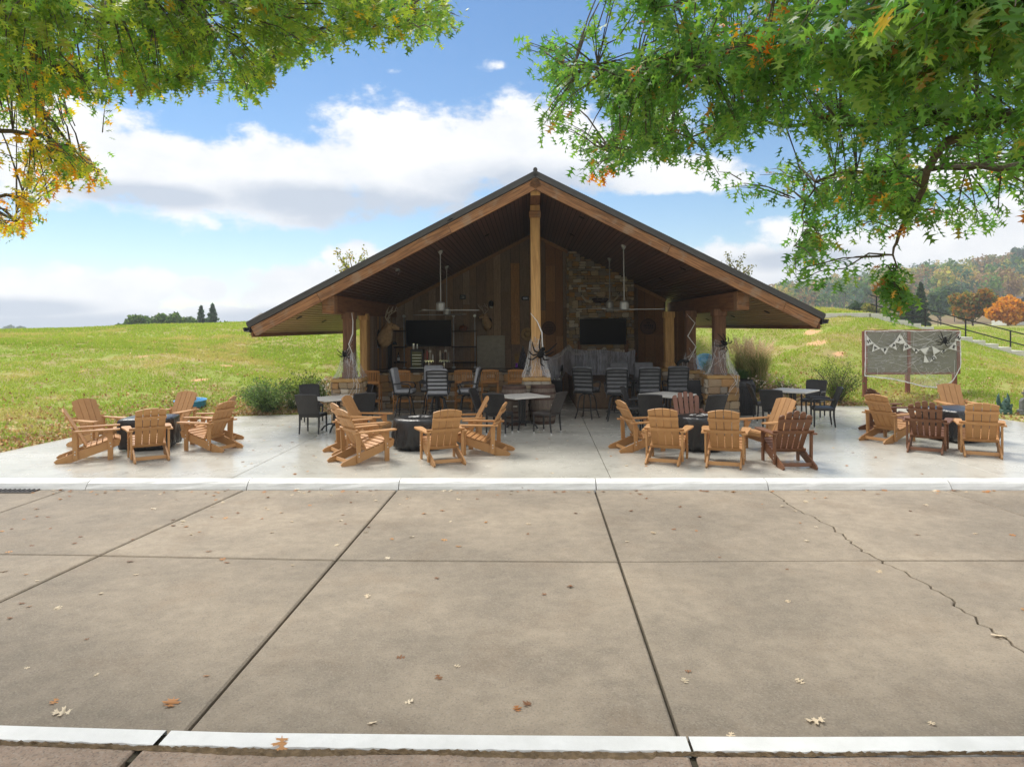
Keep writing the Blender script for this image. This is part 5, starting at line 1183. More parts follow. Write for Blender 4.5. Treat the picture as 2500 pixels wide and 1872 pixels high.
young(862, 592, 33, 2.0, 900, [(.30, .28, .04), (.22, .25, .04), (.14, .2, .03), (.4, .3, .05)], 'yellow green young tree rising behind the left roof slope', 5)
young(1795, 610, 34, 1.9, 330, [(.16, .17, .06), (.22, .2, .08), (.12, .14, .05)], 'nearly bare young tree rising behind the right roof slope', 9)
# ------------------------------------------------------------------ right middle distance
far_tree('arborvitae', 2214, 702, 40, 88, G_PINE, 2600, 'left one of two tall narrow dark evergreens beyond the railing', 'narrow evergreens beyond the railing', True, trunk=.04)
far_tree('arborvitae', 2248, 692, 40, 87, G_PINE, 2600, 'right one of two tall narrow dark evergreens beyond the railing, slightly taller', 'narrow evergreens beyond the railing', True, trunk=.04)
far_tree('small_pine', 2090, 730, 40, 80, G_PINE, 1400, 'dark green bushy pine beyond the top of the steps', None, False, trunk=.1)
far_tree('olive_bush', 2122, 738, 46, 78, G_OLIV, 1400, 'yellow olive bush at the top of the concrete steps', None, False, trunk=.08)
far_tree('olive_bush', 2160, 752, 60, 84, G_OLIV+G_DEEP, 1400, 'low olive green bush behind the upper railing', None, False, trunk=.05)
far_tree('maple_tree', 2375, 705, 104, 96, G_MAPL, 5200, 'round maple turning orange over green, beyond the railing', None, False, trunk=.14)
far_tree('orange_tree', 2462, 728, 104, 90, G_ORNG, 5200, 'bright orange autumn tree at the right edge beyond the railing', None, False, trunk=.12)
far_tree('bluish_tree', 2296, 705, 66, 150, G_BLUE+G_DEEP, 2600, 'rounded blue green tree between the evergreens and the maple', None, False, trunk=.15)
far_tree('bluish_tree', 2330, 690, 52, 190, G_BLUE+G_DEEP, 2000, 'taller hazy blue green tree just left of the maple', None, False, trunk=.2)
for px, yt, w in ((2010, 745, 60), (2055, 752, 50), (1960, 752, 50), (2180, 765, 50)): far_tree('hazy_bush', px, yt, w, 120, G_OLIV+G_BLUE, 900, {2010: 'pale olive bush on the lawn edge right of the roof tip', 2055: 'pale hazy bush left of the dark pine', 1960: 'pale hazy bush nearest the right roof tip', 2180: 'low hazy bush at the foot of the narrow evergreens'}[px], 'hazy bushes beyond the right crest', trunk=.05)
# far wooded hill
YF = 360.0
def ridge_y(px): return np.interp(px, [1500, 1750, 1900, 2000, 2100, 2200, 2300, 2400, 2500, 2800, 3200], [800, 790, 752, 738, 724, 712, 700, 690, 672, 640, 640])
def pxof(x, y): a = np.arctan2(x, y)+YAW; return 1250+FPX*np.tan(a)
def fhill(x, y):
    zr = (788-ridge_y(np.clip(pxof(x, np.maximum(y, 60)), 1400, 3200)))/FPX*YF+2.0
    return -1.5+np.maximum(zr+1.5, 0)*ss(130, YF, y)+ss(YF, 600, y)*6+(vnoise(x, y, 24, 41)-.5)*2.2*ss(150, 250, y)
hx = np.linspace(20, 600, 84); hy = np.concatenate([np.linspace(110, 420, 60), np.linspace(440, 600, 6)]); HX, HY = np.meshgrid(hx, hy); Zf = fhill(HX.ravel(), HY.ravel())
nxh, nyh = len(hx), len(hy); ii = np.arange(nxh*nyh).reshape(nyh, nxh); Fh = np.stack([ii[:-1, :-1], ii[:-1, 1:], ii[1:, 1:], ii[1:, :-1]], -1).reshape(-1, 4)
M_HILL = mat('tan_hill_grass', (.24, .165, .10), .95, (.20, .17, .075), .08, bump=.0, spec=.05)
tag(link('far_hill', np_mesh('far_hill', np.stack([HX.ravel(), HY.ravel(), Zf], 1), Fh, M_HILL, smooth=True)), kind='structure')
FV, FF, FC = [], [], []; tv_ = MB(); off = 0
pals = [G_DEEP, G_OLIV, G_BLUE, [(.15, .10, .05), (.13, .09, .045)], G_DEEP, G_OLIV, G_DEEP, [(.18, .15, .05), (.2, .15, .05)]]
for k in range(420):
    px = random.uniform(1740, 2620); Y_ = random.uniform(215, 400); a = atan((px-1250)/FPX)-YAW; x = tan(a)*Y_
    if px > 2380 and 300 < Y_ < 345 and random.random() < .9: continue
    z = float(fhill(np.array([x]), np.array([Y_]))[0]); hgt = random.uniform(8, 13); w = random.uniform(5, 8.5); n = 130
    bl = [(x, Y_, z+hgt*.68, w*.42, w*.42, hgt*.28)]+[(x+random.uniform(-.3, .3)*w, Y_+random.uniform(-.3, .3)*w, z+hgt*random.uniform(.5, .92), w*.22, w*.22, w*.18) for _ in range(5)]
    if random.random() < .7: bl += [(x+random.uniform(-2, 2), Y_+2, z+hgt*.22, w*.42, w*.3, hgt*.2)]*2; n = 165
    P, _ = cloud_points(bl, n); V, F, c = blades(P, 1.15, pick(random.choice(pals), n, .22)*2.1, .7); FV.append(V); FF.append(F+off); FC.append(c); off += len(V)  # leaf tints lightened evenly, some of the haze put into the colour
    tv_.tube([(x, Y_, z-1), (x+random.uniform(-.4, .4), Y_, z+hgt*.7)], [.22, .13], 4, cap=False)
wood = link('far_wood', np_mesh('far_wood', np.concatenate(FV), np.concatenate(FF), M_LEAFA, np.concatenate(FC))); tag(wood, 'hazy mixed autumn wood covering the far hill on the right', 'wood', kind='stuff')
tag(tv_.build('wood_trunks', M_BARKP, wood), kind='stuff')
for i, (px, yt, w, pal, l) in enumerate(((2395, 636, 44, G_BLUE, 'dark green pine with bare trunk, left of the tall trees on the far right hill'), (2435, 622, 70, G_OLIV, 'tall olive spreading tree on the far right hill with bare leaning trunks'), (2470, 618, 46, G_RUST, 'russet tall tree on the far hill right of the olive spreading one'), (2492, 606, 52, G_BLUE, 'dark pine at the right edge on the crest of the far hill'), (2415, 640, 40, G_OLIV, 'slender olive tree on the far hill between the dark pine and the spreading tree'),
        (2330, 655, 44, G_RUST, 'round russet tree on the far hill above the orange maple'), (2290, 654, 44, G_BLUE, 'round dark green tree on the far hill ridge left of the russet tree'), (2260, 660, 40, G_RUST, 'pale rusty tree on the far hill ridge above the narrow evergreens'), (2085, 676, 44, G_BLUE, 'dark blue green tree on the far hill ridge right of the hanging leaves'), (2060, 682, 44, [(.3, .22, .05), (.24, .2, .05)], 'yellowish tree on the far hill ridge above the dark pine'))):
    p = yp(px, yt, 330); z0 = float(fhill(np.array([p.x]), np.array([330.]))[0])-.5
    tree('hill_tree', (p.x, 330, z0), w/FPX*330, p.z-z0, (p.z-z0)*.55, pal, 900, 1.0, l, 'tall trees on the far hill', 60+i, M_BARKP, tr=.28)
# ------------------------------------------------------------------ shrubs and ornamental grasses
def shrub(px, py, w, h, n, leaf, pal, label, stems=14, flowers=None, loose=.5, seed=1, up=.2, group=None):
    p = hp(px, py); t = empty('shrub', label, 'shrub', p, 0, group); rr = random.Random(seed); sb = MB(); pts = []
    for k in range(stems):
        a = rr.uniform(0, 6.28); q = w*.5*rr.uniform(.15, 1)**.7; e = Vector((cos(a)*q, sin(a)*q, h*rr.uniform(.55, 1)*(1.05-.45*q/(w*.5)))); m = Vector((e.x*.35, e.y*.35, e.z*.5))
        sb.tube([(cos(a)*.03, sin(a)*.03, -.05), m, e], [.012, .008, .003], 4); pts += [m.lerp(e, x) if x > 0 else Vector((0, 0, 0)).lerp(m, 1+x) for x in np.linspace(-.5, 1, 10)]
    sb.build('stems', M_BARK, t); P = np.array(pts)[rng.integers(0, len(pts), n)]+rng.normal(0, loose*.12*w, (n, 3)); P[:, 2] = np.maximum(P[:, 2], .02)
    V, F, c = blades(P, leaf, pick(pal, n), .42, up); link('leaves', np_mesh('leaves', V, F, M_LEAFA, c), None, t)
    if flowers:
        cc, nn, s = flowers; P = np.array(pts)[rng.integers(len(pts)//3, len(pts), nn)]+rng.normal(0, .10*w, (nn, 3)); P[:, 2] = np.maximum(P[:, 2], .08); P = np.repeat(P, 5, 0)+rng.normal(0, s*.28, (nn*5, 3)); V, F, c = blades(P, s, pick(cc, nn*5, .1), .9)
        tag(link('blossoms', np_mesh('blossoms', V, F, M_LEAFA, c), None, t), kind='stuff')
    return t
G_SH = [(.10, .17, .05), (.14, .21, .065), (.18, .25, .075), (.08, .14, .045)]; WHT = [(.75, .74, .68), (.66, .62, .52)]
shrub(650, 1006, 1.5, 1.0, 5200, .06, G_SH, 'sprawling dark green shrub spilling over the left patio edge', 30, None, .55, 3)
shrub(735, 985, 1.5, 1.05, 2200, .075, [(.14, .2, .045), (.2, .25, .06), (.10, .15, .04)], 'loose light green butterfly bush with tall stems behind the gravel bed', 26, ([(.05, .03, .07), (.07, .05, .05)], 22, .05), .5, 4, .6)
shrub(625, 985, .8, .55, 1200, .07, [(.10, .17, .06), (.13, .2, .07)], 'small bright green plant left of the sprawling dark shrub', 14, None, .5, 14)
shrub(715, 1000, .9, .62, 900, .05, G_SH, 'rose bush dotted with white blooms in the left gravel bed', 16, (WHT, 26, .055), .5, 5, group='white blooming bushes in the left bed')
shrub(790, 978, 1.2, .72, 1500, .05, G_SH, 'rose bush thick with white blooms beside the left stone pedestal', 18, (WHT, 75, .055), .5, 6, group='white blooming bushes in the left bed')
shrub(2045, 984, 1.6, 1.45, 3600, .055, [(.10, .15, .035), (.15, .2, .045), (.20, .25, .06), (.07, .11, .03)], 'loose airy green shrub behind the outer wicker table', 40, None, .45, 8, .3)
PNK = [(.70, .55, .45), (.62, .40, .34), (.72, .68, .58)]
shrub(1850, 958, 1.1, .5, 900, .05, G_SH+[(.3, .2, .05)], 'low bush with pinkish white blooms right of the litter bin', 16, (PNK, 60, .05), .5, 9, group='pink blooming bushes in the right bed')
shrub(1915, 962, 1.2, .5, 800, .05, G_SH+[(.3, .2, .05)], 'low bush with pinkish white blooms behind the outer wicker chairs', 16, (PNK, 55, .05), .5, 10, group='pink blooming bushes in the right bed')
def ornamental(px, py, h, spread, n, pal, label, plumes=0, pc=None, seed=1):
    p = hp(px, py); t = empty('ornamental_grass', label, 'grass clump', p, 0, 'ornamental grasses in the right bed')
    a = rng.random(n)*2*pi; q = spread*(.25+.75*rng.random(n)); hh = h*(.55+.45*rng.random(n)); bx = rng.normal(0, spread*.12, (n, 2)); d = np.stack([np.cos(a), np.sin(a)], 1); s = np.stack([-d[:, 1], d[:, 0]], 1)*.007
    def pt(f, g): return np.concatenate([bx+d*(q*f**1.9)[:, None], (hh*(f*1.35-.45*f**2.4))[:, None]], 1) if np.ndim(f) else np.concatenate([bx+d*(q*f**1.9)[:, None], (hh*(f*1.35-.4*f**2.6))[:, None]], 1)
    S = np.concatenate([s, np.zeros((n, 1))], 1); lv = [0, .4, .75, 1.0]; V = np.stack([x for f in lv for x in (pt(f, 0)-S*(1-f*.85), pt(f, 0)+S*(1-f*.85))], 1)
    F = (np.arange(n)[:, None, None]*8+np.array([[0, 1, 3, 2], [2, 3, 5, 4], [4, 5, 7, 6]])[None]).reshape(-1, 4); c = np.repeat(pick(pal, n), 3, 0)
    link('blades', np_mesh('blades', V.reshape(-1, 3), F, M_LEAFA, c), None, t)
    if plumes:
        idx = rng.choice(n, plumes, replace=plumes > n); P = []; tips = pt(.8, 0)[idx]*np.array([.8, .8, 1]); tips[:, 2] = np.maximum(tips[:, 2], h*.7)*(.9+.35*rng.random(plumes))
        for f in np.linspace(0, 1, 22): P.append(tips+np.concatenate([d[idx]*.12*f, np.full((plumes, 1), .34*f)], 1)+rng.normal(0, .014*(1-f*.5), (plumes, 3)))
        P = np.concatenate(P); V, F, c = blades(P, .055, pick(pc, len(P), .12), .3, 1.2); link('plumes', np_mesh('plumes', V, F, M_LEAFA, c), None, t)
TAN = [(.72, .58, .38), (.78, .66, .46), (.62, .48, .29)]
ornamental(1852, 938, 1.15, .75, 1500, [(.24, .30, .09), (.46, .40, .18), (.60, .48, .27), (.16, .24, .07)], 'large tan plumed ornamental grass behind the litter bin', 150, TAN)
ornamental(1810, 925, 1.1, .6, 800, [(.22, .3, .1), (.46, .41, .2), (.6, .48, .28)], 'tan plumed ornamental grass directly behind the right front post', 90, TAN)
ornamental(1735, 935, .85, .5, 900, [(.07, .14, .04), (.10, .18, .05), (.13, .2, .06)], 'dark green strappy grass between the two right pedestals')
ornamental(1812, 945, .6, .45, 700, [(.07, .14, .045), (.10, .18, .06)], 'dark green low grass clump behind the litter bin')
# gravel and mulch beds
def bed(name, poly, matl, chips, cpal, label):
    P = [hp(x, y) for x, y in poly]; A = [(p.x, p.y) for p in P]; xs = [p[0] for p in A]; ys = [p[1] for p in A]; x0, x1, y0, y1 = min(xs), max(xs), min(ys), max(ys)
    gx_, gy_ = np.meshgrid(np.arange(x0, x1+.1, .1), np.arange(y0, y1+.1, .1)); sh_ = gx_.shape; d = sdist(A, gx_.ravel(), gy_.ravel()).reshape(sh_); Z_ = hz(gx_.ravel(), gy_.ravel()).reshape(sh_)+.035*ss(.25, -.2, d)-.03
    i_ = np.arange(gx_.size).reshape(sh_); F = np.stack([i_[:-1, :-1], i_[:-1, 1:], i_[1:, 1:], i_[1:, :-1]], -1).reshape(-1, 4); dm = d[:-1, :-1].ravel(); F = F[dm < .2]
    b = link(name, np_mesh(name, np.stack([gx_.ravel(), gy_.ravel(), Z_.ravel()], 1), F, matl)); tag(b, kind='structure')
    n = chips; x = x0+(x1-x0)*rng.random(n*3); y = y0+(y1-y0)*rng.random(n*3); k = sdist(A, x, y) < .05; x, y = x[k][:n], y[k][:n]; n = len(x)
    V, F, c = blades(np.stack([x, y, hz(x, y)+.02+.02*rng.random(n)], 1), .07, pick(cpal, n, .2), .75); tag(link(name+'_stones', np_mesh(name, V, F, M_LEAFA, c)), label, 'gravel', kind='stuff')
M_BED = mat('tan_gravel', (.40, .29, .18), .95, (.26, .17, .10), 30, bump=.03, bscale=60); CH_ = [(.48, .36, .22), (.38, .25, .14), (.55, .45, .32), (.30, .19, .10)]
bed('gravel_bed', [(562, 1014), (640, 985), (700, 962), (770, 945), (800, 920), (830, 930), (815, 1008), (700, 1011)], M_BED, 5200, CH_, 'tan gravel and leaf chips in the bed by the left pedestal')
bed('mulch_bed', [(1790, 992), (1795, 950), (1850, 938), (1930, 948), (1990, 962), (2060, 985), (2120, 989), (2030, 991), (1900, 991)], M_BED, 4200, CH_, 'tan mulch chips in the bed behind the outer table')
bed('gravel_path', [(1640, 858), (1668, 853), (1700, 866), (1745, 888), (1745, 905), (1640, 905)], mat('pale_path', (.52, .46, .41), .95, (.44, .38, .33), 20, bump=.01), 200, [(.5, .45, .4)], 'pale pebbles on the path behind the right posts')
# dry leaves in the grass along the patio edge
def litter(n, x0, x1, y0, y1, dmax, label, dens=None):
    x = x0+(x1-x0)*rng.random(n*8); y = y0+(y1-y0)*rng.random(n*8); d = np.minimum(sdist(PATIO, x, y), sdist(ROADP, x, y)); k = (d > .02) & (rng.random(n*8) < np.exp(-d/dmax)*(.4+1.2*vnoise(x, y, .8, 77))); x, y = x[k][:n], y[k][:n]; n = len(x)
    V, F, c = blades(np.stack([x, y, hz(x, y)+.02+.03*rng.random(n)], 1), .08, pick([(.42, .27, .13), (.50, .36, .20), (.33, .19, .09), (.56, .44, .28), (.28, .15, .07)], n, .15), .6); tag(link('leaf_litter', np_mesh('leaf_litter', V, F, M_LEAFA, c)), label, 'leaf litter', kind='stuff')
litter(7000, -17, -7, 10.8, 21, 1.0, 'dry tan leaves drifted in the grass left of the patio')
litter(2200, 6.5, 17, 12, 23, .8, 'dry tan leaves along the right patio edge')
litter(1500, -24, -8, 13, 30, 6, 'scattered dry leaves over the left slope')
litter(900, 8, 20, 18, 26, 5, 'scattered dry leaves over the right slope')
# ------------------------------------------------------------------ concrete steps and black railing on the right slope
M_STEP = mat('pale_concrete_step', (.72, .70, .65), .8, (.62, .60, .55), 4, bump=.006)
p0 = yp(2123, 765, 29.5); st_ = empty('concrete_steps', 'long flight of pale concrete steps descending to the right across the slope', 'steps', (p0.x, 29.5, p0.z))
run = 30/FPX*29.5; rise = 8.35/FPX*29.5
for k in range(18): MB().box((run*(k+.5), .9, -rise*k-.2), (run+.03, 1.8, .4), ch=.01).build('step', M_STEP, st_)
for k in range(18): MB().box((run*(k+.5), .86, -rise*k-.45), (run*.99, 1.7, .3)).build('riser_block', M_STEP, st_) if k % 1 == 0 else None
MB().box((-1.9, .9, -.08), (3.9, 1.8, .2), ch=.01).build('landing', M_STEP, st_)
M_RAIL = mat('black_railing', (.018, .018, .02), .45, (.025, .025, .027), 5, metal=.3)
YR = 31.2; rl = empty('railing', 'black metal railing with two rails running down beside the concrete steps', 'railing', (yp(2140, 763, YR).x, YR, 0)); rx = rl.location.x
def rp(px, py): q = yp(px, py, YR); return Vector((q.x-rx, 0, q.z))
ytop = lambda px: 738+.255*(px-2194); ylow = lambda px: 752+.268*(px-2160)
for px in (2140, 2259, 2357.5, 2467, 2588): MB().tube([rp(px, ytop(px)), rp(px, ylow(px)+26)-Vector((0, 0, .25))], .032, 6).build('rail_post', M_RAIL, rl)
for f in (ytop, ylow): MB().tube([rp(2125, f(2125)), rp(2620, f(2620))], .026, 6).build('rail', M_RAIL, rl)
q = hp(2290, 786, 30, 90); lp = empty('path_light', 'small dark post with a shaded lamp head behind the railing', 'lamp post', q); MB().tube([(0, 0, -.2), (0, 0, .8)], .035, 6).build('pole', M_RAIL, lp); MB().box((.18, 0, .82), (.5, .2, .08), ch=.02).build('lamp_head', M_RAIL, lp)
hq = yp(2496, 775, 100); ho = empty('white_house', 'corner of a small white house at the right edge behind the orange tree', 'house', (hq.x+1.6, 104, H1(hq.x, 104))); M_HW = mat('white_siding', (.7, .7, .68), .7)
MB().box((0, 0, 1.4), (4, 4, 2.8)).build('wall', M_HW, ho); MB().prism([(-2.2, -2.2, 2.75), (2.2, -2.2, 2.75), (0, -2.2, 4.0)], (0, 4.4, 0)).build('roof', M_SROOF, ho)
# ------------------------------------------------------------------ Halloween decorations
def gauze_mat(name, thr, col=(.80, .81, .84), stretch=(30, 30, 1.2), base=.10, gain=.8):
    m = bpy.data.materials.new(name); m.use_nodes = True; t = m.node_tree; bs = t.nodes['Principled BSDF']; out = t.nodes['Material Output']
    tc = N(t, 'ShaderNodeTexCoord'); mp = N(t, 'ShaderNodeMapping'); setin(mp, 'Scale', stretch); L(t, tc.outputs['Object'], mp.inputs[0])
    n = N(t, 'ShaderNodeTexNoise'); setin(n, 'Scale', 1.0); setin(n, 'Detail', 6); setin(n, 'Roughness', .65); setin(n, 'Distortion', 1.6); L(t, mp.outputs[0], n.inputs['Vector'])
    n2 = N(t, 'ShaderNodeTexNoise'); setin(n2, 'Scale', 2.2); setin(n2, 'Detail', 3); L(t, tc.outputs['Object'], n2.inputs['Vector'])
    f = wmath('ADD', wmath('MULTIPLY', wmath('MULTIPLY', smooth(n.outputs['Fac'], thr, thr+.22, t), smooth(n2.outputs['Fac'], .25, .75, t), t=t), gain, t=t), base, t=t, clamp=True)
    tr = N(t, 'ShaderNodeBsdfTransparent'); tl = N(t, 'ShaderNodeBsdfTranslucent'); tl.inputs[0].default_value = (*col, 1); a = N(t, 'ShaderNodeMixShader'); setin(a, 0, .45)
    bs.inputs['Base Color'].default_value = (*col, 1); bs.inputs['Roughness'].default_value = .9; bs.inputs['Specular IOR Level'].default_value = .1
    L(t, bs.outputs[0], a.inputs[1]); L(t, tl.outputs[0], a.inputs[2]); ms = N(t, 'ShaderNodeMixShader'); L(t, f, ms.inputs[0]); L(t, tr.outputs[0], ms.inputs[1]); L(t, a.outputs[0], ms.inputs[2]); L(t, ms.outputs[0], out.inputs[0])
    return m
M_GAUZE = gauze_mat('web_gauze', .43, stretch=(26, 26, 2.2), base=.11, gain=.65); M_GAUZEM = gauze_mat('mantel_gauze', .40, (.78, .80, .88), (22, 22, 1.0), .42, .85); M_GAUZEB = gauze_mat('board_gauze', .46, (.8, .8, .8), (3, 3, 12), .16, .55)
M_STRAND = mat('web_strand', (.82, .82, .80), .85, (.75, .75, .74), 9, spec=.1)
def strands(par, lst, r=.005, name='web_strands'):
    mb = MB()
    for P in lst: mb.tube(P, r*random.uniform(.5, 1.3), 4, cap=False)
    return tag(mb.build(name, M_STRAND, par), kind='stuff')
def sag(a, b, s=.05, j=.02, n=6): return [a.lerp(b, k/n)+Vector((random.uniform(-j, j), random.uniform(-j, j), -s*sin(pi*k/n)+random.uniform(-j, j)*.5)) for k in range(n+1)]
# furry spiders: body and eight jointed legs, clinging to a surface that faces -y
M_SPID = mat('black_fur', (.010, .010, .011), .9, (.02, .02, .02), 40, bump=.01, bscale=90, spec=.15)
def spider(w, span, rz, tilt, label, legs=None, seed=1):
    t = empty('toy_spider', label, 'toy spider', w, rz, 'black furry toy spiders'); rr = random.Random(seed); s = span
    ab = MB(); ab.ball((0, -.06*s/.3, 0), (.15*s, .13*s, .19*s), 14, Euler((0, tilt, 0))); me_ = ab.build('abdomen', M_SPID, t, smooth=False)
    hd = Euler((0, tilt, 0)).to_matrix() @ Vector((0, 0, -.23*s)); MB().ball(hd+Vector((0, -.05*s/.3, 0)), (.10*s, .09*s, .10*s), 10).build('head', M_SPID, t)
    m = Euler((0, tilt, 0)).to_matrix()
    for k in range(8):
        sd = 1 if k < 4 else -1; i = k % 4; ang = R((52, 18, -18, -52)[i]+rr.uniform(-9, 9)); d = Vector((sd*cos(ang), 0, sin(ang))); L_ = s*(.62, .5, .5, .66)[i]*rr.uniform(.85, 1.1)
        kn = d*L_*.55+Vector((0, -.16*s, .06*s)); ft = d*L_+Vector((sd*.02, .0, -.13*s if i < 2 else -.2*s))
        MB().tube([m @ (d*.08*s+Vector((0, -.05*s, 0))), m @ kn, m @ (kn.lerp(ft, .5)+Vector((0, -.03*s, .02*s))), m @ ft], [.028*s, .034*s, .03*s, .016*s], 6).build('leg', M_SPID, t)
    return t
def post_front(px, py, v): return to_world(*pl(px, py, v))
spider(post_front(842, 866, 17.20), .30, PHI, R(160), 'black furry toy spider on the left front post', seed=2)
spider(post_front(1320, 864, 17.10), .56, PHI, R(205), 'largest black furry toy spider, long legged, on the centre post', seed=5)
spider(post_front(1768, 838, 17.52), .36, PHI, R(120), 'black furry toy spider on the right front post', seed=8)
# webbing over posts and pedestals
def post_web(u, v, wp, wc, ztop, label, side, seed, n=15):
    random.seed(seed); t = empty('spider_web', label, 'spider web', to_world(u, v, 0), PHI, 'stretched white webs on the posts')
    z0 = 1.09
    def skirt(a, b):
        z = ztop-(ztop-z0)*b; k = b**2.2; r = wp*(1-k)+wc*k; w = a*2*pi; c, s_ = cos(w), sin(w); q = 1/max(abs(c), abs(s_))**.85; off = side*.0
        return Vector((c*r*q+off, s_*r*q, z+.05*sin(5*w+seed)*(1-b)+.02*sin(9*w)))
    g = MB(); g.grid(skirt, 40, 10); g.build('gauze', M_GAUZE, t)
    S = []
    for k in range(n):
        w = random.uniform(pi*.95, pi*2.05); d = w+random.uniform(-.35, .35); q0 = 1/max(abs(cos(w)), abs(sin(w)))**.85; q1 = 1/max(abs(cos(d)), abs(sin(d)))**.85; zt = random.uniform(1.35, ztop)
        a = Vector((cos(w)*wp*q0, sin(w)*wp*q0, zt)); b = Vector((cos(d)*wc*q1, sin(d)*wc*q1, z0+random.uniform(-.04, .02))); S.append(sag(a, b, .10, .012))
    for k in range(6):
        w = random.uniform(pi*1.1, pi*1.9); a = Vector((cos(w)*wp*1.2, -wp, random.uniform(1.5, ztop+.3))); b = Vector((-cos(w)*wp*1.2, -wp, random.uniform(1.3, ztop))); S.append(sag(a, b, .03, .01))
    if side:
        for k in range(5):
            a = Vector((side*wc*random.uniform(.2, .9), -wc-.02, z0)); b = Vector((side*wc*random.uniform(-.6, .8), -wc-.03, random.uniform(.45, .75))); S.append([a, a.lerp(b, .4)+Vector((side*.08, -.03, .02)), b+Vector((side*.04, -.03, .1)), b])
    strands(t, S, .003); return t
post_web(-4.58, 17.35, .165, .37, 1.75, 'white web skirt with loose loops on the left front post and pedestal', 1, 3)
post_web(0, 17.3, .15, .35, 2.0, 'white web tent stretched round the foot of the centre post', 0, 4, 26)
post_web(4.54, 17.72, .175, .40, 1.9, 'white web skirt with loose loops on the right front post and pedestal', 1, 6, 18)
post_web(4.26, 19.6, .16, .30, 1.5, 'thin white web strands wound round the second right post', -1, 8, 14)
def rope(name, u, v, pts, label):
    t = empty(name, label, 'spider web', to_world(u, v, 0), PHI, 'stretched white webs on the posts'); MB().tube([Vector(p) for p in pts], [.006, .011, .017, .013, .007, .004][:len(pts)] if len(pts) <= 6 else .015, 6).build('twisted_strand', M_STRAND, t); return t
rope('web_rope', -4.58, 17.35, [(.10, -.16, 2.66), (.13, -.18, 2.45), (.12, -.18, 2.15), (.02, -.17, 1.9), (.10, -.17, 1.7), (.12, -.18, 1.4)], 'thick twisted white web strand hanging down the left front post')
rope('web_rope', 0, 17.3, [(-.13, -.13, 2.62), (.03, -.15, 2.42), (.14, -.15, 2.15), (.15, -.15, 1.9), (.16, -.16, 1.6), (.18, -.2, 1.3)], 'thick white web strand crossing the centre post from upper left')
rope('web_rope', 4.26, 19.6, [(-.12, -.15, 2.6), (.1, -.15, 2.35), (-.1, -.16, 2.0), (.12, -.16, 1.7), (-.06, -.16, 1.35), (-.2, -.2, 1.15)], 'white web strand zigzagging down the second right post')
# web curtain over the mantel, drawn out towards the centre post
t = empty('web_curtain', 'grey white web curtain draped over the stone mantel and stretched towards the centre post', 'spider web', to_world(0, 22.9, 0), PHI)
topy = lambda px: float(np.interp(px, [1318, 1345, 1370, 1388, 1400, 1440, 1470, 1500, 1530, 1551], [866, 872, 858, 840, 852, 856, 853, 858, 860, 853]))
boty = lambda px: float(np.interp(px, [1318, 1340, 1372, 1385, 1400, 1420, 1450, 1480, 1520, 1551], [912, 926, 922, 905, 936, 915, 924, 928, 925, 930]))
vv = lambda px: float(np.interp(px, [1318, 1388, 1400, 1551], [18.6, 22.5, 22.94, 22.94]))
def cur(a, b):
    px = 1318+233*a; v = vv(px); y = topy(px)+(boty(px)+4*sin(px*.5)-topy(px))*b; p = pl(px, y, v-.04*sin(px*.23+b*2)-.05*b); return Vector((p.x, p.y-22.9, p.z))
MB().grid(cur, 110, 16).build('gauze', M_GAUZEM, t)
S = []
for k in range(34):
    a = random.random(); b0 = random.uniform(0, .5); b1 = random.uniform(.6, 1.0); S.append([cur(np.clip(a+.05*(q-.5)*random.uniform(-1, 1)+.006*sin(q*7+a*40), 0, 1), b0+(b1-b0)*q)+Vector((0, -.02, 0)) for q in np.linspace(0, 1, 7)])
for k in range(14): a = random.random()*.8; S.append([cur(a+.2*q, .05+.12*sin(pi*q)+.02*random.random())+Vector((0, -.02, 0)) for q in np.linspace(0, 1, 8)])
strands(t, S, .0035)
# gauze witch hat on the counter
w = on_bar(1277, 20.4); t = empty('witch_hat', 'pointed dark gauze witch hat on the counter left of the centre post', 'witch hat', w, PHI); MB().lathe([(.25, .0), (.24, .02), (.15, .03), (.10, .3), (.05, .5), (.01, .66)], 24, fn=lambda a, r, z, i: 1+.08*sin(5*a)).build('cone', gauze_mat('dark_gauze', .4, (.10, .10, .12), (20, 20, 2), .55, .6), t)
# small black skeleton cat on the second pedestal
w = to_world(3.98, 19.35, 1.07); t = empty('cat_figure', 'small black arched cat figure on the second right pedestal', 'figurine', w, PHI-.4)
MB().tube([(-.12, 0, .10), (-.10, 0, .2), (-.02, 0, .27), (.06, 0, .26), (.11, 0, .20)], [.03, .045, .05, .045, .03], 8).build('body', M_BLACK, t); MB().ball((.15, 0, .25), (.045, .035, .04), 8).build('head', M_BLACK, t)
for x in (-.12, .1):
    for s in (-1, 1): MB().tube([(x, s*.03, .16), (x+.01, s*.035, 0)], .012, 5).build('leg', M_BLACK, t)
MB().tube([(-.13, 0, .15), (-.2, 0, .22), (-.19, 0, .34)], .012, 5).build('tail', M_BLACK, t)
for s in (-1, 1): MB().prism([(.14, s*.02-.012, .28), (.16, s*.02+.012, .28), (.15, s*.02, .32)], (.004, 0, .004)).build('ear', M_BLACK, t)
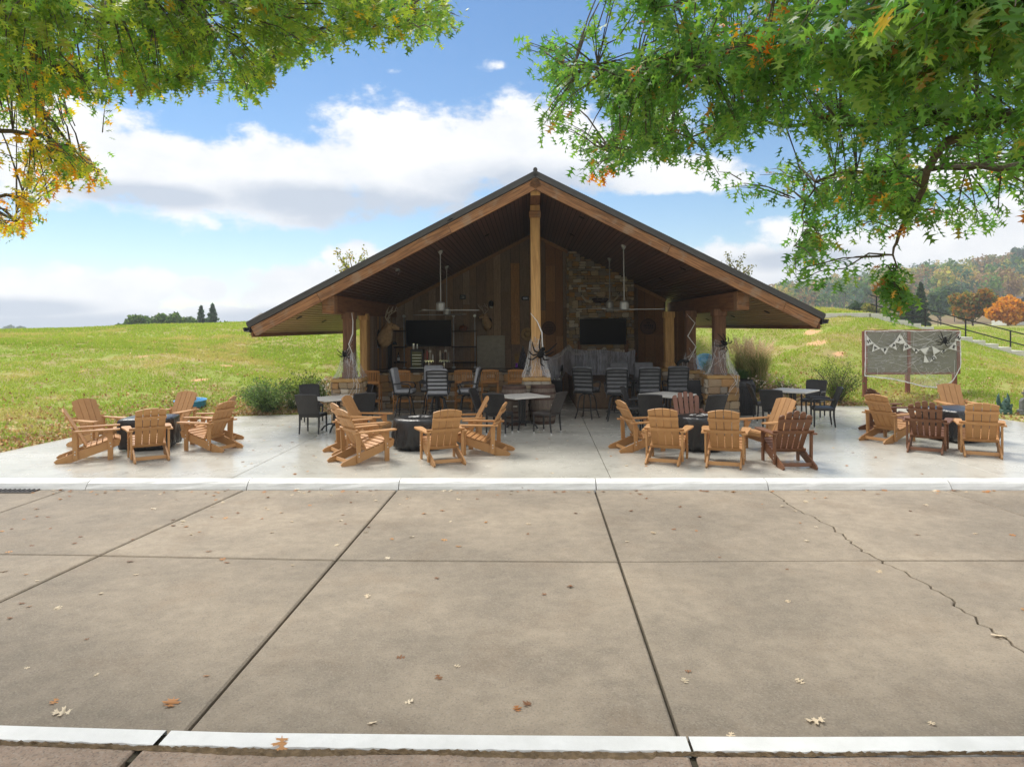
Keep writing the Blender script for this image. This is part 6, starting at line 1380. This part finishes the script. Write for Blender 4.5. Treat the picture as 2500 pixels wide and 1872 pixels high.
# ------------------------------------------------------------------ notice board with web and bunting
YB = 20.75; bl_ = yp(2110, 808, YB); br_ = yp(2340, 808, YB); bb = yp(2110, 912, YB).z; bt = bl_.z; bw = br_.x-bl_.x; bx0 = bl_.x
M_BPOST = mat('red_brown_post', (.26, .095, .06), .7, (.18, .065, .045), 5, stretch=(6, 6, 1), bump=.003); M_BPAN = mat('olive_grey_panel', (.22, .215, .155), .8, (.175, .17, .125), 3)
nb_ = empty('notice_board', 'blank olive notice board on three red brown posts beside the slope', 'notice board', (bx0, YB, 0))
for k, px in enumerate((2113, 2218, 2333)): x = yp(px, 950, YB).x-bx0; g = H1(x+bx0, YB); MB().box((x, .05, (bt+g-.3)/2), (.105, .105, bt-g+.3), ch=.008).build('post', M_BPOST, nb_)
MB().box((bw/2, .0, (bt+bb)/2), (bw-.04, .03, bt-bb-.04)).build('panel', M_BPAN, nb_)
for z in (bb, bt): MB().box((bw/2, -.012, z), (bw, .07, .06), ch=.006).build('frame_rail', M_BPOST, nb_)
for x in (0.02, yp(2218, 850, YB).x-bx0, bw-.02): MB().box((x, -.02, (bt+bb)/2), (.09, .05, bt-bb), ch=.006).build('frame_stile', M_BPOST, nb_)
def bp(zx, zy, dy=-.06): q = yp(1900+zx/3.45, 720+zy/3.45, YB); return Vector((q.x-bx0, dy, q.z))
wt_ = empty('web_sheet', 'white web sheet stretched over the notice board and sagging below it', 'spider web', (bx0, YB, 0))
botz = lambda a: float(np.interp(a, [0, .08, .25, .45, .6, .75, .9, 1.0], [680, 685, 700, 735, 765, 775, 740, 600]))
def shb(a, b): zx = 720+798*a; z0 = 302+4*sin(a*14); zy = z0+(botz(a)-z0)*b; return bp(zx, zy, -.085-.05*b*sin(pi*a)-.02*sin(a*23+b*5)*b)
MB().grid(shb, 60, 24).build('gauze', M_GAUZEB, wt_)
E_ = [[shb(q, 1.0)+Vector((0, -.01, random.uniform(-.02, .02))) for q in np.linspace(0, 1, 26)] for _ in range(5)]+[[shb(q, .0)+Vector((0, -.01, random.uniform(-.01, .01))) for q in np.linspace(0, 1, 26)] for _ in range(4)]
E_ += [[shb(1.0, q)+Vector((random.uniform(-.012, .012), -.01, 0)) for q in np.linspace(0, 1, 12)] for _ in range(5)]+[[shb(0.0, q)+Vector((random.uniform(-.01, .01), -.01, 0)) for q in np.linspace(0, 1, 12)] for _ in range(3)]
strands(wt_, E_, .008, 'web_hem'); S = []
for k in range(44):
    a0, a1 = random.random(), random.random(); b0, b1 = random.random(), random.random(); a1 = a0+(a1-a0)*.45; S.append([shb(a0+(a1-a0)*q, np.clip(b0+(b1-b0)*.35*q+.015*sin(pi*q), 0, 1))+Vector((0, -.012, 0)) for q in np.linspace(0, 1, 7)])
strands(wt_, S, .0026)
bun = empty('bunting', 'string of white triangular pennants with black letters hung across the notice board', 'bunting', (bx0, YB, 0)); M_PEN = mat('white_felt_pennant', (.74, .73, .69), .9, (.66, .65, .61), 9); M_INK = mat('black_ink', (.012, .012, .012), .7)
PEN = [((724, 338), (724, 428), (782, 408), 'H', -.45), ((785, 408), (838, 450), (768, 478), 'A', -.5), ((843, 452), (908, 444), (880, 497), 'P', 0), ((912, 430), (962, 393), (977, 462), 'P', .3), ((958, 400), (1003, 328), (1030, 412), 'Y', .6), ((1014, 338), (1048, 400), (1006, 414), '', 0), ((1042, 396), (1104, 440), (1028, 470), 'H', -.4), ((1104, 446), (1168, 462), (1138, 493), 'A', -.2),
       ((1170, 456), (1246, 438), (1214, 502), '', 0), ((1212, 500), (1246, 566), (1200, 566), '', 0), ((1292, 498), (1312, 532), (1248, 566), 'O', 2.6), ((1274, 428), (1342, 470), (1284, 502), '', 0), ((1344, 472), (1396, 458), (1360, 493), 'E', .3), ((1412, 452), (1470, 392), (1477, 466), 'E', .4), ((1462, 382), (1506, 318), (1510, 390), 'N', .6)]
cordp = [(722, 335), (770, 392), (838, 446), (910, 438), (962, 393), (1008, 325), (1048, 396), (1104, 440), (1170, 460), (1250, 440), (1275, 430), (1342, 470), (1410, 452), (1470, 390), (1508, 316)]
MB().tube([bp(x, y, -.13) for x, y in cordp], .006, 5).build('cord', M_PEN, bun)
for A_, B_, C_, ch, rot in PEN:
    P = [bp(*A_, -.135), bp(*B_, -.14), bp(*C_, -.15)]; pn = MB().prism(P, (0, -.006, 0)).build('pennant', M_PEN, bun)
    if ch:
        me_ = text_mesh(ch, .125, .002, .006); c = (P[0]+P[1]+P[2])/3; o = link('letter', me_, None, pn, c+Vector((0, -.012, 0)), (R(90), rot, 0)); me_.materials.clear(); me_.materials.append(M_INK)
s_ = spider(Vector((bx0, YB, 0))+bp(1366, 388, -.16), .38, 0, R(190), 'black furry toy spider at the top right of the notice board', seed=13)
# ------------------------------------------------------------------ paddling pools, statues
M_POOL = mat('blue_pool_plastic', (.06, .30, .62), .35, (.09, .38, .68), 6, spec=.5); M_POOLW = mat('pool_print', (.45, .66, .80), .35, (.12, .42, .70), 9, contrast=.5)
def pool(p, r, rot, label, m1=None):
    t = empty('paddling_pool', label, 'paddling pool', p); t.rotation_euler = rot
    MB().lathe([(r*.86, 0), (r*.92, .02), (r*.95, .19), (r*1.0, .2), (r*1.0, .215), (r*.93, .21), (r*.88, .03)], 40, fn=lambda a, q, z, i: 1+.012*sin(a*14)).build('rim_wall', m1 or M_POOL, t, smooth=True); MB().lathe([(r*.9, .028), (r*.9, .032)], 40).build('printed_floor', M_POOLW, t)
q = hp(452, 997); pool((q.x, q.y+.3, q.z-.02), .42, (R(4), 0, 0), 'bright blue paddling pool on the left lawn behind a tan chair')
q = hp(1722, 902); pool((q.x, q.y, q.z+.12), .42, (R(52), R(-8), 0), 'light blue patterned paddling pool tilted on the bank behind the right post', M_POOLW)
M_PAT = mat('green_bronze', (.045, .085, .07), .6, (.10, .20, .16), 14, contrast=.6, bump=.006, bscale=40); M_TOMB = mat('grey_foam_stone', (.20, .205, .20), .9, (.12, .125, .12), 9, bump=.012)
q = hp(2454, 1010); g = empty('gargoyle_statue', 'dark green winged gargoyle statue sitting on the grass at the right', 'statue', q, 0)
MB().box((0, 0, .05), (.24, .2, .12), ch=.015).build('plinth', M_PAT, g); MB().tube([(0, .02, .1), (0, .03, .2), (0, -.01, .30)], [.09, .085, .055], 10).build('body', M_PAT, g, smooth=True)
MB().ball((0, -.04, .335), (.05, .055, .055), 10).build('head', M_PAT, g); MB().box((0, -.09, .32), (.05, .05, .035), ch=.01).build('muzzle', M_PAT, g)
for s in (-1, 1):
    MB().tube([(s*.06, -.04, .12), (s*.10, -.09, .22), (s*.07, -.10, .11)], [.03, .035, .025], 8).build('leg', M_PAT, g); MB().tube([(s*.06, 0, .27), (s*.09, -.08, .2), (s*.05, -.11, .13)], [.025, .022, .018], 7).build('arm', M_PAT, g)
    MB().prism([(s*.05, .06, .2), (s*.13, .06, .14), (s*.17, .06, .30), (s*.145, .06, .43), (s*.10, .06, .50), (s*.085, .06, .38)], (0, .02, 0)).build('wing', M_PAT, g); MB().prism([(s*.025, -.03, .375), (s*.05, -.03, .37), (s*.05, -.03, .42)], (0, .012, 0)).build('horn', M_PAT, g)
q = hp(2503, 1012); g = empty('tombstone', 'grey mock tombstone topped by a cross, cut off by the right edge', 'tombstone', q, R(10)); MB().box((0, 0, .06), (.34, .16, .12), ch=.01).build('plinth', M_TOMB, g)
MB().prism([(-.13, -.05, .12), (.13, -.05, .12), (.13, -.05, .33), (.07, -.05, .40), (-.07, -.05, .40), (-.13, -.05, .33)], (0, .09, 0)).build('slab', M_TOMB, g); MB().box((0, 0, .50), (.05, .05, .22), ch=.006).build('cross_upright', M_TOMB, g); MB().box((0, 0, .52), (.17, .048, .05), ch=.006).build('cross_arm', M_TOMB, g)
from mathutils.geometry import tessellate_polygon
# ------------------------------------------------------------------ overhanging pin oaks
def oak_outline(teeth):
    # right half of a pin oak leaf (x >= 0), midrib along y from 0 to 1
    if teeth: return [(.012, .0), (.025, .16), (.16, .15), (.30, .13), (.22, .20), (.27, .26), (.10, .30), (.05, .36), (.20, .42), (.36, .44), (.48, .50), (.36, .54), (.38, .63), (.14, .56), (.055, .64), (.16, .74), (.30, .82), (.20, .83), (.18, .92), (.07, .84), (.03, .9), (0, 1.0)]
    return [(.008, 0), (.014, .17), (.12, .17), (.34, .24), (.15, .26), (.035, .37), (.16, .45), (.52, .60), (.19, .56), (.045, .66), (.15, .79), (.33, .93), (.13, .88), (.035, .90), (0, 1.03)]
def leaf_geom(teeth):
    h = oak_outline(teeth); Rr = [Vector((x, y, 0)) for x, y in h]
    P = Rr+[Vector((-p.x, p.y, 0)) for p in reversed(Rr[:-1])]
    F = np.array([t for t in tessellate_polygon([P]) if len(set(t)) == 3]); V = np.array([p[:] for p in P])
    V[:, 2] = -.55*V[:, 0]**2-.22*V[:, 1]**2+.10*np.abs(V[:, 0]); return V, F
LV, LF = leaf_geom(False); TV, TF = leaf_geom(True)
M_OAK = leaf_mat('oak_foliage', 'attr', trans=.5, rough=.42, spec=.3)
RAMPG = [(.08, .19, .035), (.11, .23, .045), (.09, .18, .05), (.15, .27, .05), (.19, .29, .06), (.11, .21, .06), (.09, .18, .035), (.14, .22, .04), (.36, .17, .04)]
M_OAKO = leaf_mat('oak_leaf', 'obj', RAMPG, trans=.5, rough=.4, spec=.4)
M_OAKO2 = leaf_mat('oak_leaf_turning', 'obj', [(.11, .21, .03), (.17, .27, .04), (.26, .33, .05), (.14, .23, .04), (.20, .30, .05), (.12, .20, .04), (.42, .30, .04)], trans=.55, rough=.42, spec=.35)
def frames(n, down=.55, out=None):
    t = rand_dirs(n)*.8; t[:, 2] -= down
    if out is not None: t += out*.5
    t /= np.linalg.norm(t, axis=1)[:, None]; nn = rand_dirs(n)*.7; nn[:, 2] += .9; nn -= t*np.sum(nn*t, 1)[:, None]; nn /= np.linalg.norm(nn, axis=1)[:, None]; s = np.cross(t, nn); return s, t, nn
def poly_px(pts): return [(x*1.1302, y*1.1302) for x, y in pts]
CAN_R = poly_px([(1300, -220), (1290, 0), (1240, 60), (1140, 75), (1112, 105), (1150, 150), (1180, 190), (1135, 250), (1145, 280), (1225, 285), (1240, 330), (1230, 360), (1300, 408), (1350, 350), (1420, 345), (1500, 338), (1540, 395), (1560, 430), (1640, 395), (1700, 360), (1725, 430), (1740, 520), (1712, 590), (1755, 605), (1800, 560), (1850, 490), (1900, 505), (1980, 480), (2080, 485), (2150, 490), (2230, 470), (2330, 480), (2420, 300), (2420, -220)])
CAN_L = poly_px([(-140, -220), (1010, -220), (965, -20), (1012, 38), (980, 60), (905, 92), (870, 85), (830, 78), (790, 55), (745, 100), (700, 90), (690, 145), (640, 120), (585, 160), (572, 212), (530, 226), (500, 165), (430, 180), (365, 160), (370, 210), (330, 215), (300, 200), (270, 180), (240, 198), (250, 248), (190, 220), (110, 200), (120, 270), (90, 280), (140, 300), (215, 340), (236, 398), (150, 390), (140, 445), (80, 450), (68, 498), (0, 500), (-140, 520)])
def inpoly(P, x, y): return sdist(P, x, y)
def canopy(name, trunk_xy, P, bbox, ntwig, dfun, label, col, limbs_px, hang, mobj, nobj, seed, leafsz, extra=()):
    rr = random.Random(seed); t = empty(name, label, 'tree', (trunk_xy[0], trunk_xy[1], -.1)); base = Vector((trunk_xy[0], trunk_xy[1], -.1))
    tb = MB(); tb.tube([Vector((0, 0, -.3)), Vector((0, 0, .3)), Vector((.05, .05, 2.2)), Vector((.0, .2, 4.6)), Vector((.1, .3, 7.5)), Vector((.2, .4, 10.0))], [.30, .24, .20, .17, .12, .05], 12); tb.build('trunk', M_BARK, t)
    limbs = []
    for (h0, pts) in limbs_px:
        W = [base+Vector((0, 0.1, h0))]+[CAM+ray(x, y).normalized()*d for x, y, d in pts]; Q = []
        for a, b in zip(W[:-1], W[1:]): Q += [a.lerp(b, k/6)+Vector((rr.uniform(-.04, .04), rr.uniform(-.04, .04), rr.uniform(-.04, .04))) for k in range(6)]
        Q.append(W[-1]); limbs.append(Q); n = len(Q); MB().tube([p-base for p in Q], [max(.004, .045*(1-k/n)**1.2) for k in range(n)], 7).build('limb', M_BARK, t)
    LP = np.array([p for Q in limbs for p in Q])
    # twigs: sample the crown's volume, then grow leaves along each twig
    tw = []; tries = 0
    while len(tw) < ntwig and tries < ntwig*30:
        tries += 1; x, y = rr.uniform(bbox[0], bbox[2]), rr.uniform(bbox[1], bbox[3])
        d = -float(inpoly(P, [x], [y])[0])
        if d < 12: continue
        g = float(vnoise(np.array([x]), np.array([y]), 95, seed))*.6+float(vnoise(np.array([x]), np.array([y]), 40, seed+1))*.4
        if g < hang(x, y) and d > 25: continue
        tw.append((x, y, dfun(x, y, rr)))
    tw += [(x+rr.uniform(-16, 16), y+rr.uniform(-12, 12), d+rr.uniform(-.15, .15)) for x, y, d in extra]
    twb = MB(); C, T, SZ, CL = [], [], [], []
    for x, y, dep in tw:
        e = CAM+ray(x, y).normalized()*dep; k = int(np.argmin(np.sum((LP-np.array(e))**2, 1))); s = Vector(LP[k]); v = e-s
        L_ = min(v.length, rr.uniform(.35, .7)); st = e-v.normalized()*L_ if v.length > .05 else e; mid = st.lerp(e, .5)+Vector((0, 0, .03))
        twb.tube([st-base, mid-base, e-base], [.006, .0045, .002], 4, cap=False)
        if v.length > L_+.1 and rr.random() < .16: twb.tube([s-base, s.lerp(st, .5)+Vector((0, 0, .06))-base, st-base], [.009, .007, .005], 4, cap=False)
        nl = rr.randint(9, 14); dv = (e-st)
        for i in range(nl):
            q = (i+.5)/nl; p = st+dv*q+Vector((rr.gauss(0, .05), rr.gauss(0, .05), rr.gauss(0, .05)-.02)); C.append(p[:]); T.append(dv.normalized()[:]); SZ.append(leafsz*rr.uniform(.65, 1.15)); CL.append(col(x, y, rr))
    tag(twb.build('twigs', M_BARK, t), kind='stuff')
    C, T, SZ, CL = np.array(C), np.array(T), np.array(SZ), np.array(CL); n = len(C); s, tt, nn = frames(n, .5, T)
    rel = C-np.array(CAM); dist = np.linalg.norm(rel, axis=1); xx = rel @ np.array(rt)/(rel @ np.array(fw)); yy = rel @ np.array(up)/(rel @ np.array(fw))
    vis = (np.abs(xx) < 1250/FPX) & (yy < CY/FPX) & (rel @ np.array(fw) > 0); big = np.argsort(np.where(vis, dist/SZ, 1e9))[:nobj]; m = np.ones(n, bool); m[big] = False
    B = np.array(base)
    V = (C[m]-B)[:, None, :]+SZ[m][:, None, None]*(LV[None, :, :1]*s[m][:, None, :]+LV[None, :, 1:2]*tt[m][:, None, :]+LV[None, :, 2:3]*nn[m][:, None, :]); k = m.sum()
    F = (np.arange(k)[:, None, None]*len(LV)+LF[None]).reshape(-1, 3); cf = np.repeat(CL[m], len(LF), 0)
    crown = link('foliage', np_mesh('foliage', V.reshape(-1, 3), F, M_OAK, cf), None, t); tag(crown, kind='stuff')
    tm = np_mesh('leaf', TV, TF, mobj)
    for i in big:
        o = link('leaf', tm, None, t); o.matrix_basis = Matrix(((s[i][0]*SZ[i], tt[i][0]*SZ[i], nn[i][0]*SZ[i], C[i][0]-B[0]), (s[i][1]*SZ[i], tt[i][1]*SZ[i], nn[i][1]*SZ[i], C[i][1]-B[1]), (s[i][2]*SZ[i], tt[i][2]*SZ[i], nn[i][2]*SZ[i], C[i][2]-B[2]), (0, 0, 0, 1)))
    return t
def col_r(x, y, rr):
    b = rr.choice([(0.088, 0.201, 0.038), (0.114, 0.236, 0.049), (0.079, 0.175, 0.044), (0.149, 0.271, 0.052), (0.193, 0.298, 0.061)]); w = float(vnoise(np.array([x]), np.array([y]), 60, 91))
    if w > .90 and rr.random() < .5: b = rr.choice([(0.595, 0.210, 0.035), (0.490, 0.140, 0.026), (0.700, 0.298, 0.052)])
    elif rr.random() < .02+.05*(y > 350)*(x > 2000): b = rr.choice([(0.385, 0.158, 0.052), (0.455, 0.245, 0.052), (0.315, 0.263, 0.052)])
    k = rr.uniform(.85, 1.5); return tuple(min(.7, c*k) for c in b)
def col_l(x, y, rr):
    yel = np.clip((y-120)/330, 0, 1)*np.clip((520-x)/380, 0, 1); w = float(vnoise(np.array([x]), np.array([y]), 70, 55)); b = rr.choice([(0.088, 0.184, 0.035), (0.131, 0.236, 0.044), (0.193, 0.289, 0.044), (0.280, 0.333, 0.052)])
    if rr.random() < yel*.75+(.25 if w > .9 else 0): b = rr.choice([(0.595, 0.350, 0.044), (0.735, 0.350, 0.044), (0.665, 0.228, 0.035), (0.385, 0.350, 0.052), (0.750, 0.455, 0.052)])
    k = rr.uniform(1.0, 1.8); return tuple(min(.7, c*k) for c in b)
def dep_r(x, y, rr):
    near = np.clip((x-1500)/700, 0, 1)*np.clip((420-y)/350, 0, 1); lo = 5.0-2.3*near+.8*np.clip((y-350)/200, 0, 1); return lo+rr.random()**1.2*(2.6-.3*near)
def dep_l(x, y, rr): return 6.2+rr.random()*3.2-1.2*np.clip((200-y)/200, 0, 1)+.8*np.clip((y-250)/250, 0, 1)
hang_r = lambda x, y: .47+.10*(x < 1500)+.10*(y > 300)
hang_l = lambda x, y: .43+.12*(y > 230)+.08*(x > 700)
canopy('oak_tree', (4.9, 1.6), CAN_R, (1230, -150, 2640, 700), 1250, dep_r, 'green pin oak overhanging the top right, with large lobed leaves close by', col_r,
       [(4.2, [(2560, 40, 3.6), (2150, 95, 3.9), (1800, 130, 4.6), (1500, 180, 5.4), (1400, 170, 5.8)]), (4.0, [(2600, 260, 4.6), (2200, 300, 5.2), (1800, 300, 5.8), (1500, 380, 6.2)]), (3.8, [(2620, 420, 5.4), (2300, 400, 6.0), (2000, 430, 6.2), (1940, 600, 6.2)]), (4.6, [(2500, -80, 3.4), (2000, -60, 3.8), (1600, 20, 4.8)]), (3.9, [(2300, 330, 5.0), (2190, 560, 5.8), (2170, 690, 5.9)])], hang_r, M_OAKO, 300, 5, .10, [(2170+k*4, 660+k*11, 5.9) for k in range(8)]*2+[(1965, 655, 5.6), (1945, 680, 5.6), (1990, 640, 5.6)]*2)
canopy('oak_tree', (-7.6, 1.6), CAN_L, (-160, -150, 1160, 600), 1700, dep_l, 'pin oak overhanging the top left, its lower leaves turning yellow and orange', col_l,
       [(4.5, [(-120, 60, 7.0), (300, 60, 7.0), (700, 90, 7.2), (1080, 40, 7.6)]), (4.0, [(-140, 330, 7.4), (120, 330, 7.6), (240, 420, 8.0)]), (4.8, [(-80, -100, 6.5), (400, -40, 6.6), (640, 180, 7.4)]), (3.6, [(-160, 470, 7.6), (60, 480, 8.0), (40, 540, 8.2)]), (4.4, [(-100, 180, 7.2), (260, 200, 7.6), (430, 200, 7.8)])], hang_l, M_OAKO2, 300, 6, .092)
# ------------------------------------------------------------------ fallen leaves on the concrete, each its own thing
FALLM = {'pale tan': leaf_mat('fallen_leaf_pale', 'obj', [(.62, .50, .34), (.70, .60, .44), (.55, .42, .27)], trans=.12, rough=.6, spec=.2), 'orange brown': leaf_mat('fallen_leaf_orange', 'obj', [(.46, .22, .09), (.54, .29, .12), (.40, .17, .06)], trans=.12, rough=.6, spec=.2),
         'dark brown': leaf_mat('fallen_leaf_dark', 'obj', [(.22, .11, .055), (.27, .13, .06), (.17, .09, .05)], trans=.12, rough=.6, spec=.2)}
FM = {}
for ck, m in FALLM.items():
    FM[ck] = []
    for k in range(4):
        V = TV.copy(); rr = np.random.default_rng(k+len(ck)); V[:, 1] -= .5; V[:, 2] = .05+.6*rr.uniform(.3, 1)*V[:, 0]**2*rr.choice([1, 1, -.3])+.6*rr.uniform(-.2, 1)*V[:, 1]**2+.2*V[:, 0]*V[:, 1]*rr.uniform(-1, 1); V[:, 2] -= V[:, 2].min()-.01; FM[ck].append(np_mesh('fallen_leaf', V, TF, m))
def fall(x, y, z, s, ck, label, group):
    o = link('fallen_leaf', random.choice(FM[ck]), None, None, (x, y, z+.003), (random.uniform(-.25, .25), random.uniform(-.25, .25), random.uniform(0, 6.28)), (s, s, s*random.uniform(.6, 1.3))); tag(o, label, 'leaf', group)
random.seed(21)
COLN = ['leftmost', 'second from left', 'centre', 'right of centre', 'rightmost']
def road_place(x, y):
    k = sum(x > colx(i, y) for i in (5, 6, 7, 8)); return '%s slab %s the cross joint' % (COLN[k], 'beyond' if y > midy(x) else 'before')
def scatter(n, fn, z, place, smin=.04, smax=.085, ok=None):
    k = 0
    while k < n:
        x, y = fn()
        if ok and not ok(x, y): continue
        ck = random.choices(list(FALLM), (5, 4, 3))[0]; pl_ = place(x, y); fall(x, y, z, random.uniform(smin, smax), ck, '%s oak leaf on the %s' % (ck, pl_), '%s leaves on the %s' % (ck, pl_)); k += 1
road_d = lambda: (random.uniform(-7.6, 7.5), 10.4-6.2*random.random()**1.5)
infr = lambda x, y: abs(pxof(x, y)-1250) < 1300
scatter(165, lambda: (lambda p: (p[0] if random.random() < .6 else -abs(p[0]), p[1]))(road_d()), -.12, lambda x, y: 'road, '+road_place(x, y), ok=infr)
scatter(50, lambda: (random.uniform(-8, 7), random.uniform(10.36, 10.5)), -.12, lambda x, y: 'road at the foot of the far kerb, '+('left part' if x < -4.4 else 'middle part' if x < .8 else 'right part'), .05, .11, ok=infr)
def pplace(x, y):
    k = int(np.digitize(x, [-6.2, -2.6, .9, 4.5])); return 'patio, '+['near the leftmost fire pit', 'between the two left fire pits', 'below the centre post', 'round the right middle fire pit', 'near the far right fire pit'][k]
scatter(110, lambda: (random.triangular(-9.5, 10, -5), random.uniform(10.9, 17)), 0, pplace, ok=lambda x, y: float(sdist(PATIO, [x], [y])[0]) < -.2 and infr(x, y))
for px, py, z, ck, l in ((418, 1718, -.12, 'orange brown', 'large reddish brown curled oak leaf near the left end of the near kerb'), (152, 1740, -.12, 'pale tan', 'pale tan oak leaf just above the near kerb at far left'), (688, 1817, .0, 'orange brown', 'orange brown oak leaf lying on the near kerb edge left of centre'), (1990, 1760, -.12, 'pale tan', 'tan oak leaf curled on the road near the right end of the near kerb'), (2437, 1553, -.12, 'pale tan', 'pale tan oak leaf beside the jagged crack at right')):
    q = gp(px, py, z); fall(q.x, q.y, z, .13, ck, l, None)
# ------------------------------------------------------------------ air
HAZE = True
if HAZE:
    mh = bpy.data.materials.new('haze'); mh.use_nodes = True; th = mh.node_tree; th.nodes.clear()
    pv_ = th.nodes.new('ShaderNodeVolumePrincipled'); pv_.inputs['Color'].default_value = (.90, .95, 1.0, 1); pv_.inputs['Density'].default_value = .0008; pv_.inputs['Anisotropy'].default_value = .3
    oh = th.nodes.new('ShaderNodeOutputMaterial'); th.links.new(pv_.outputs[0], oh.inputs['Volume'])
    hzb = MB().box((140, 282, 20), (980, 700, 50)).build('haze', mh); tag(hzb, kind='stuff')
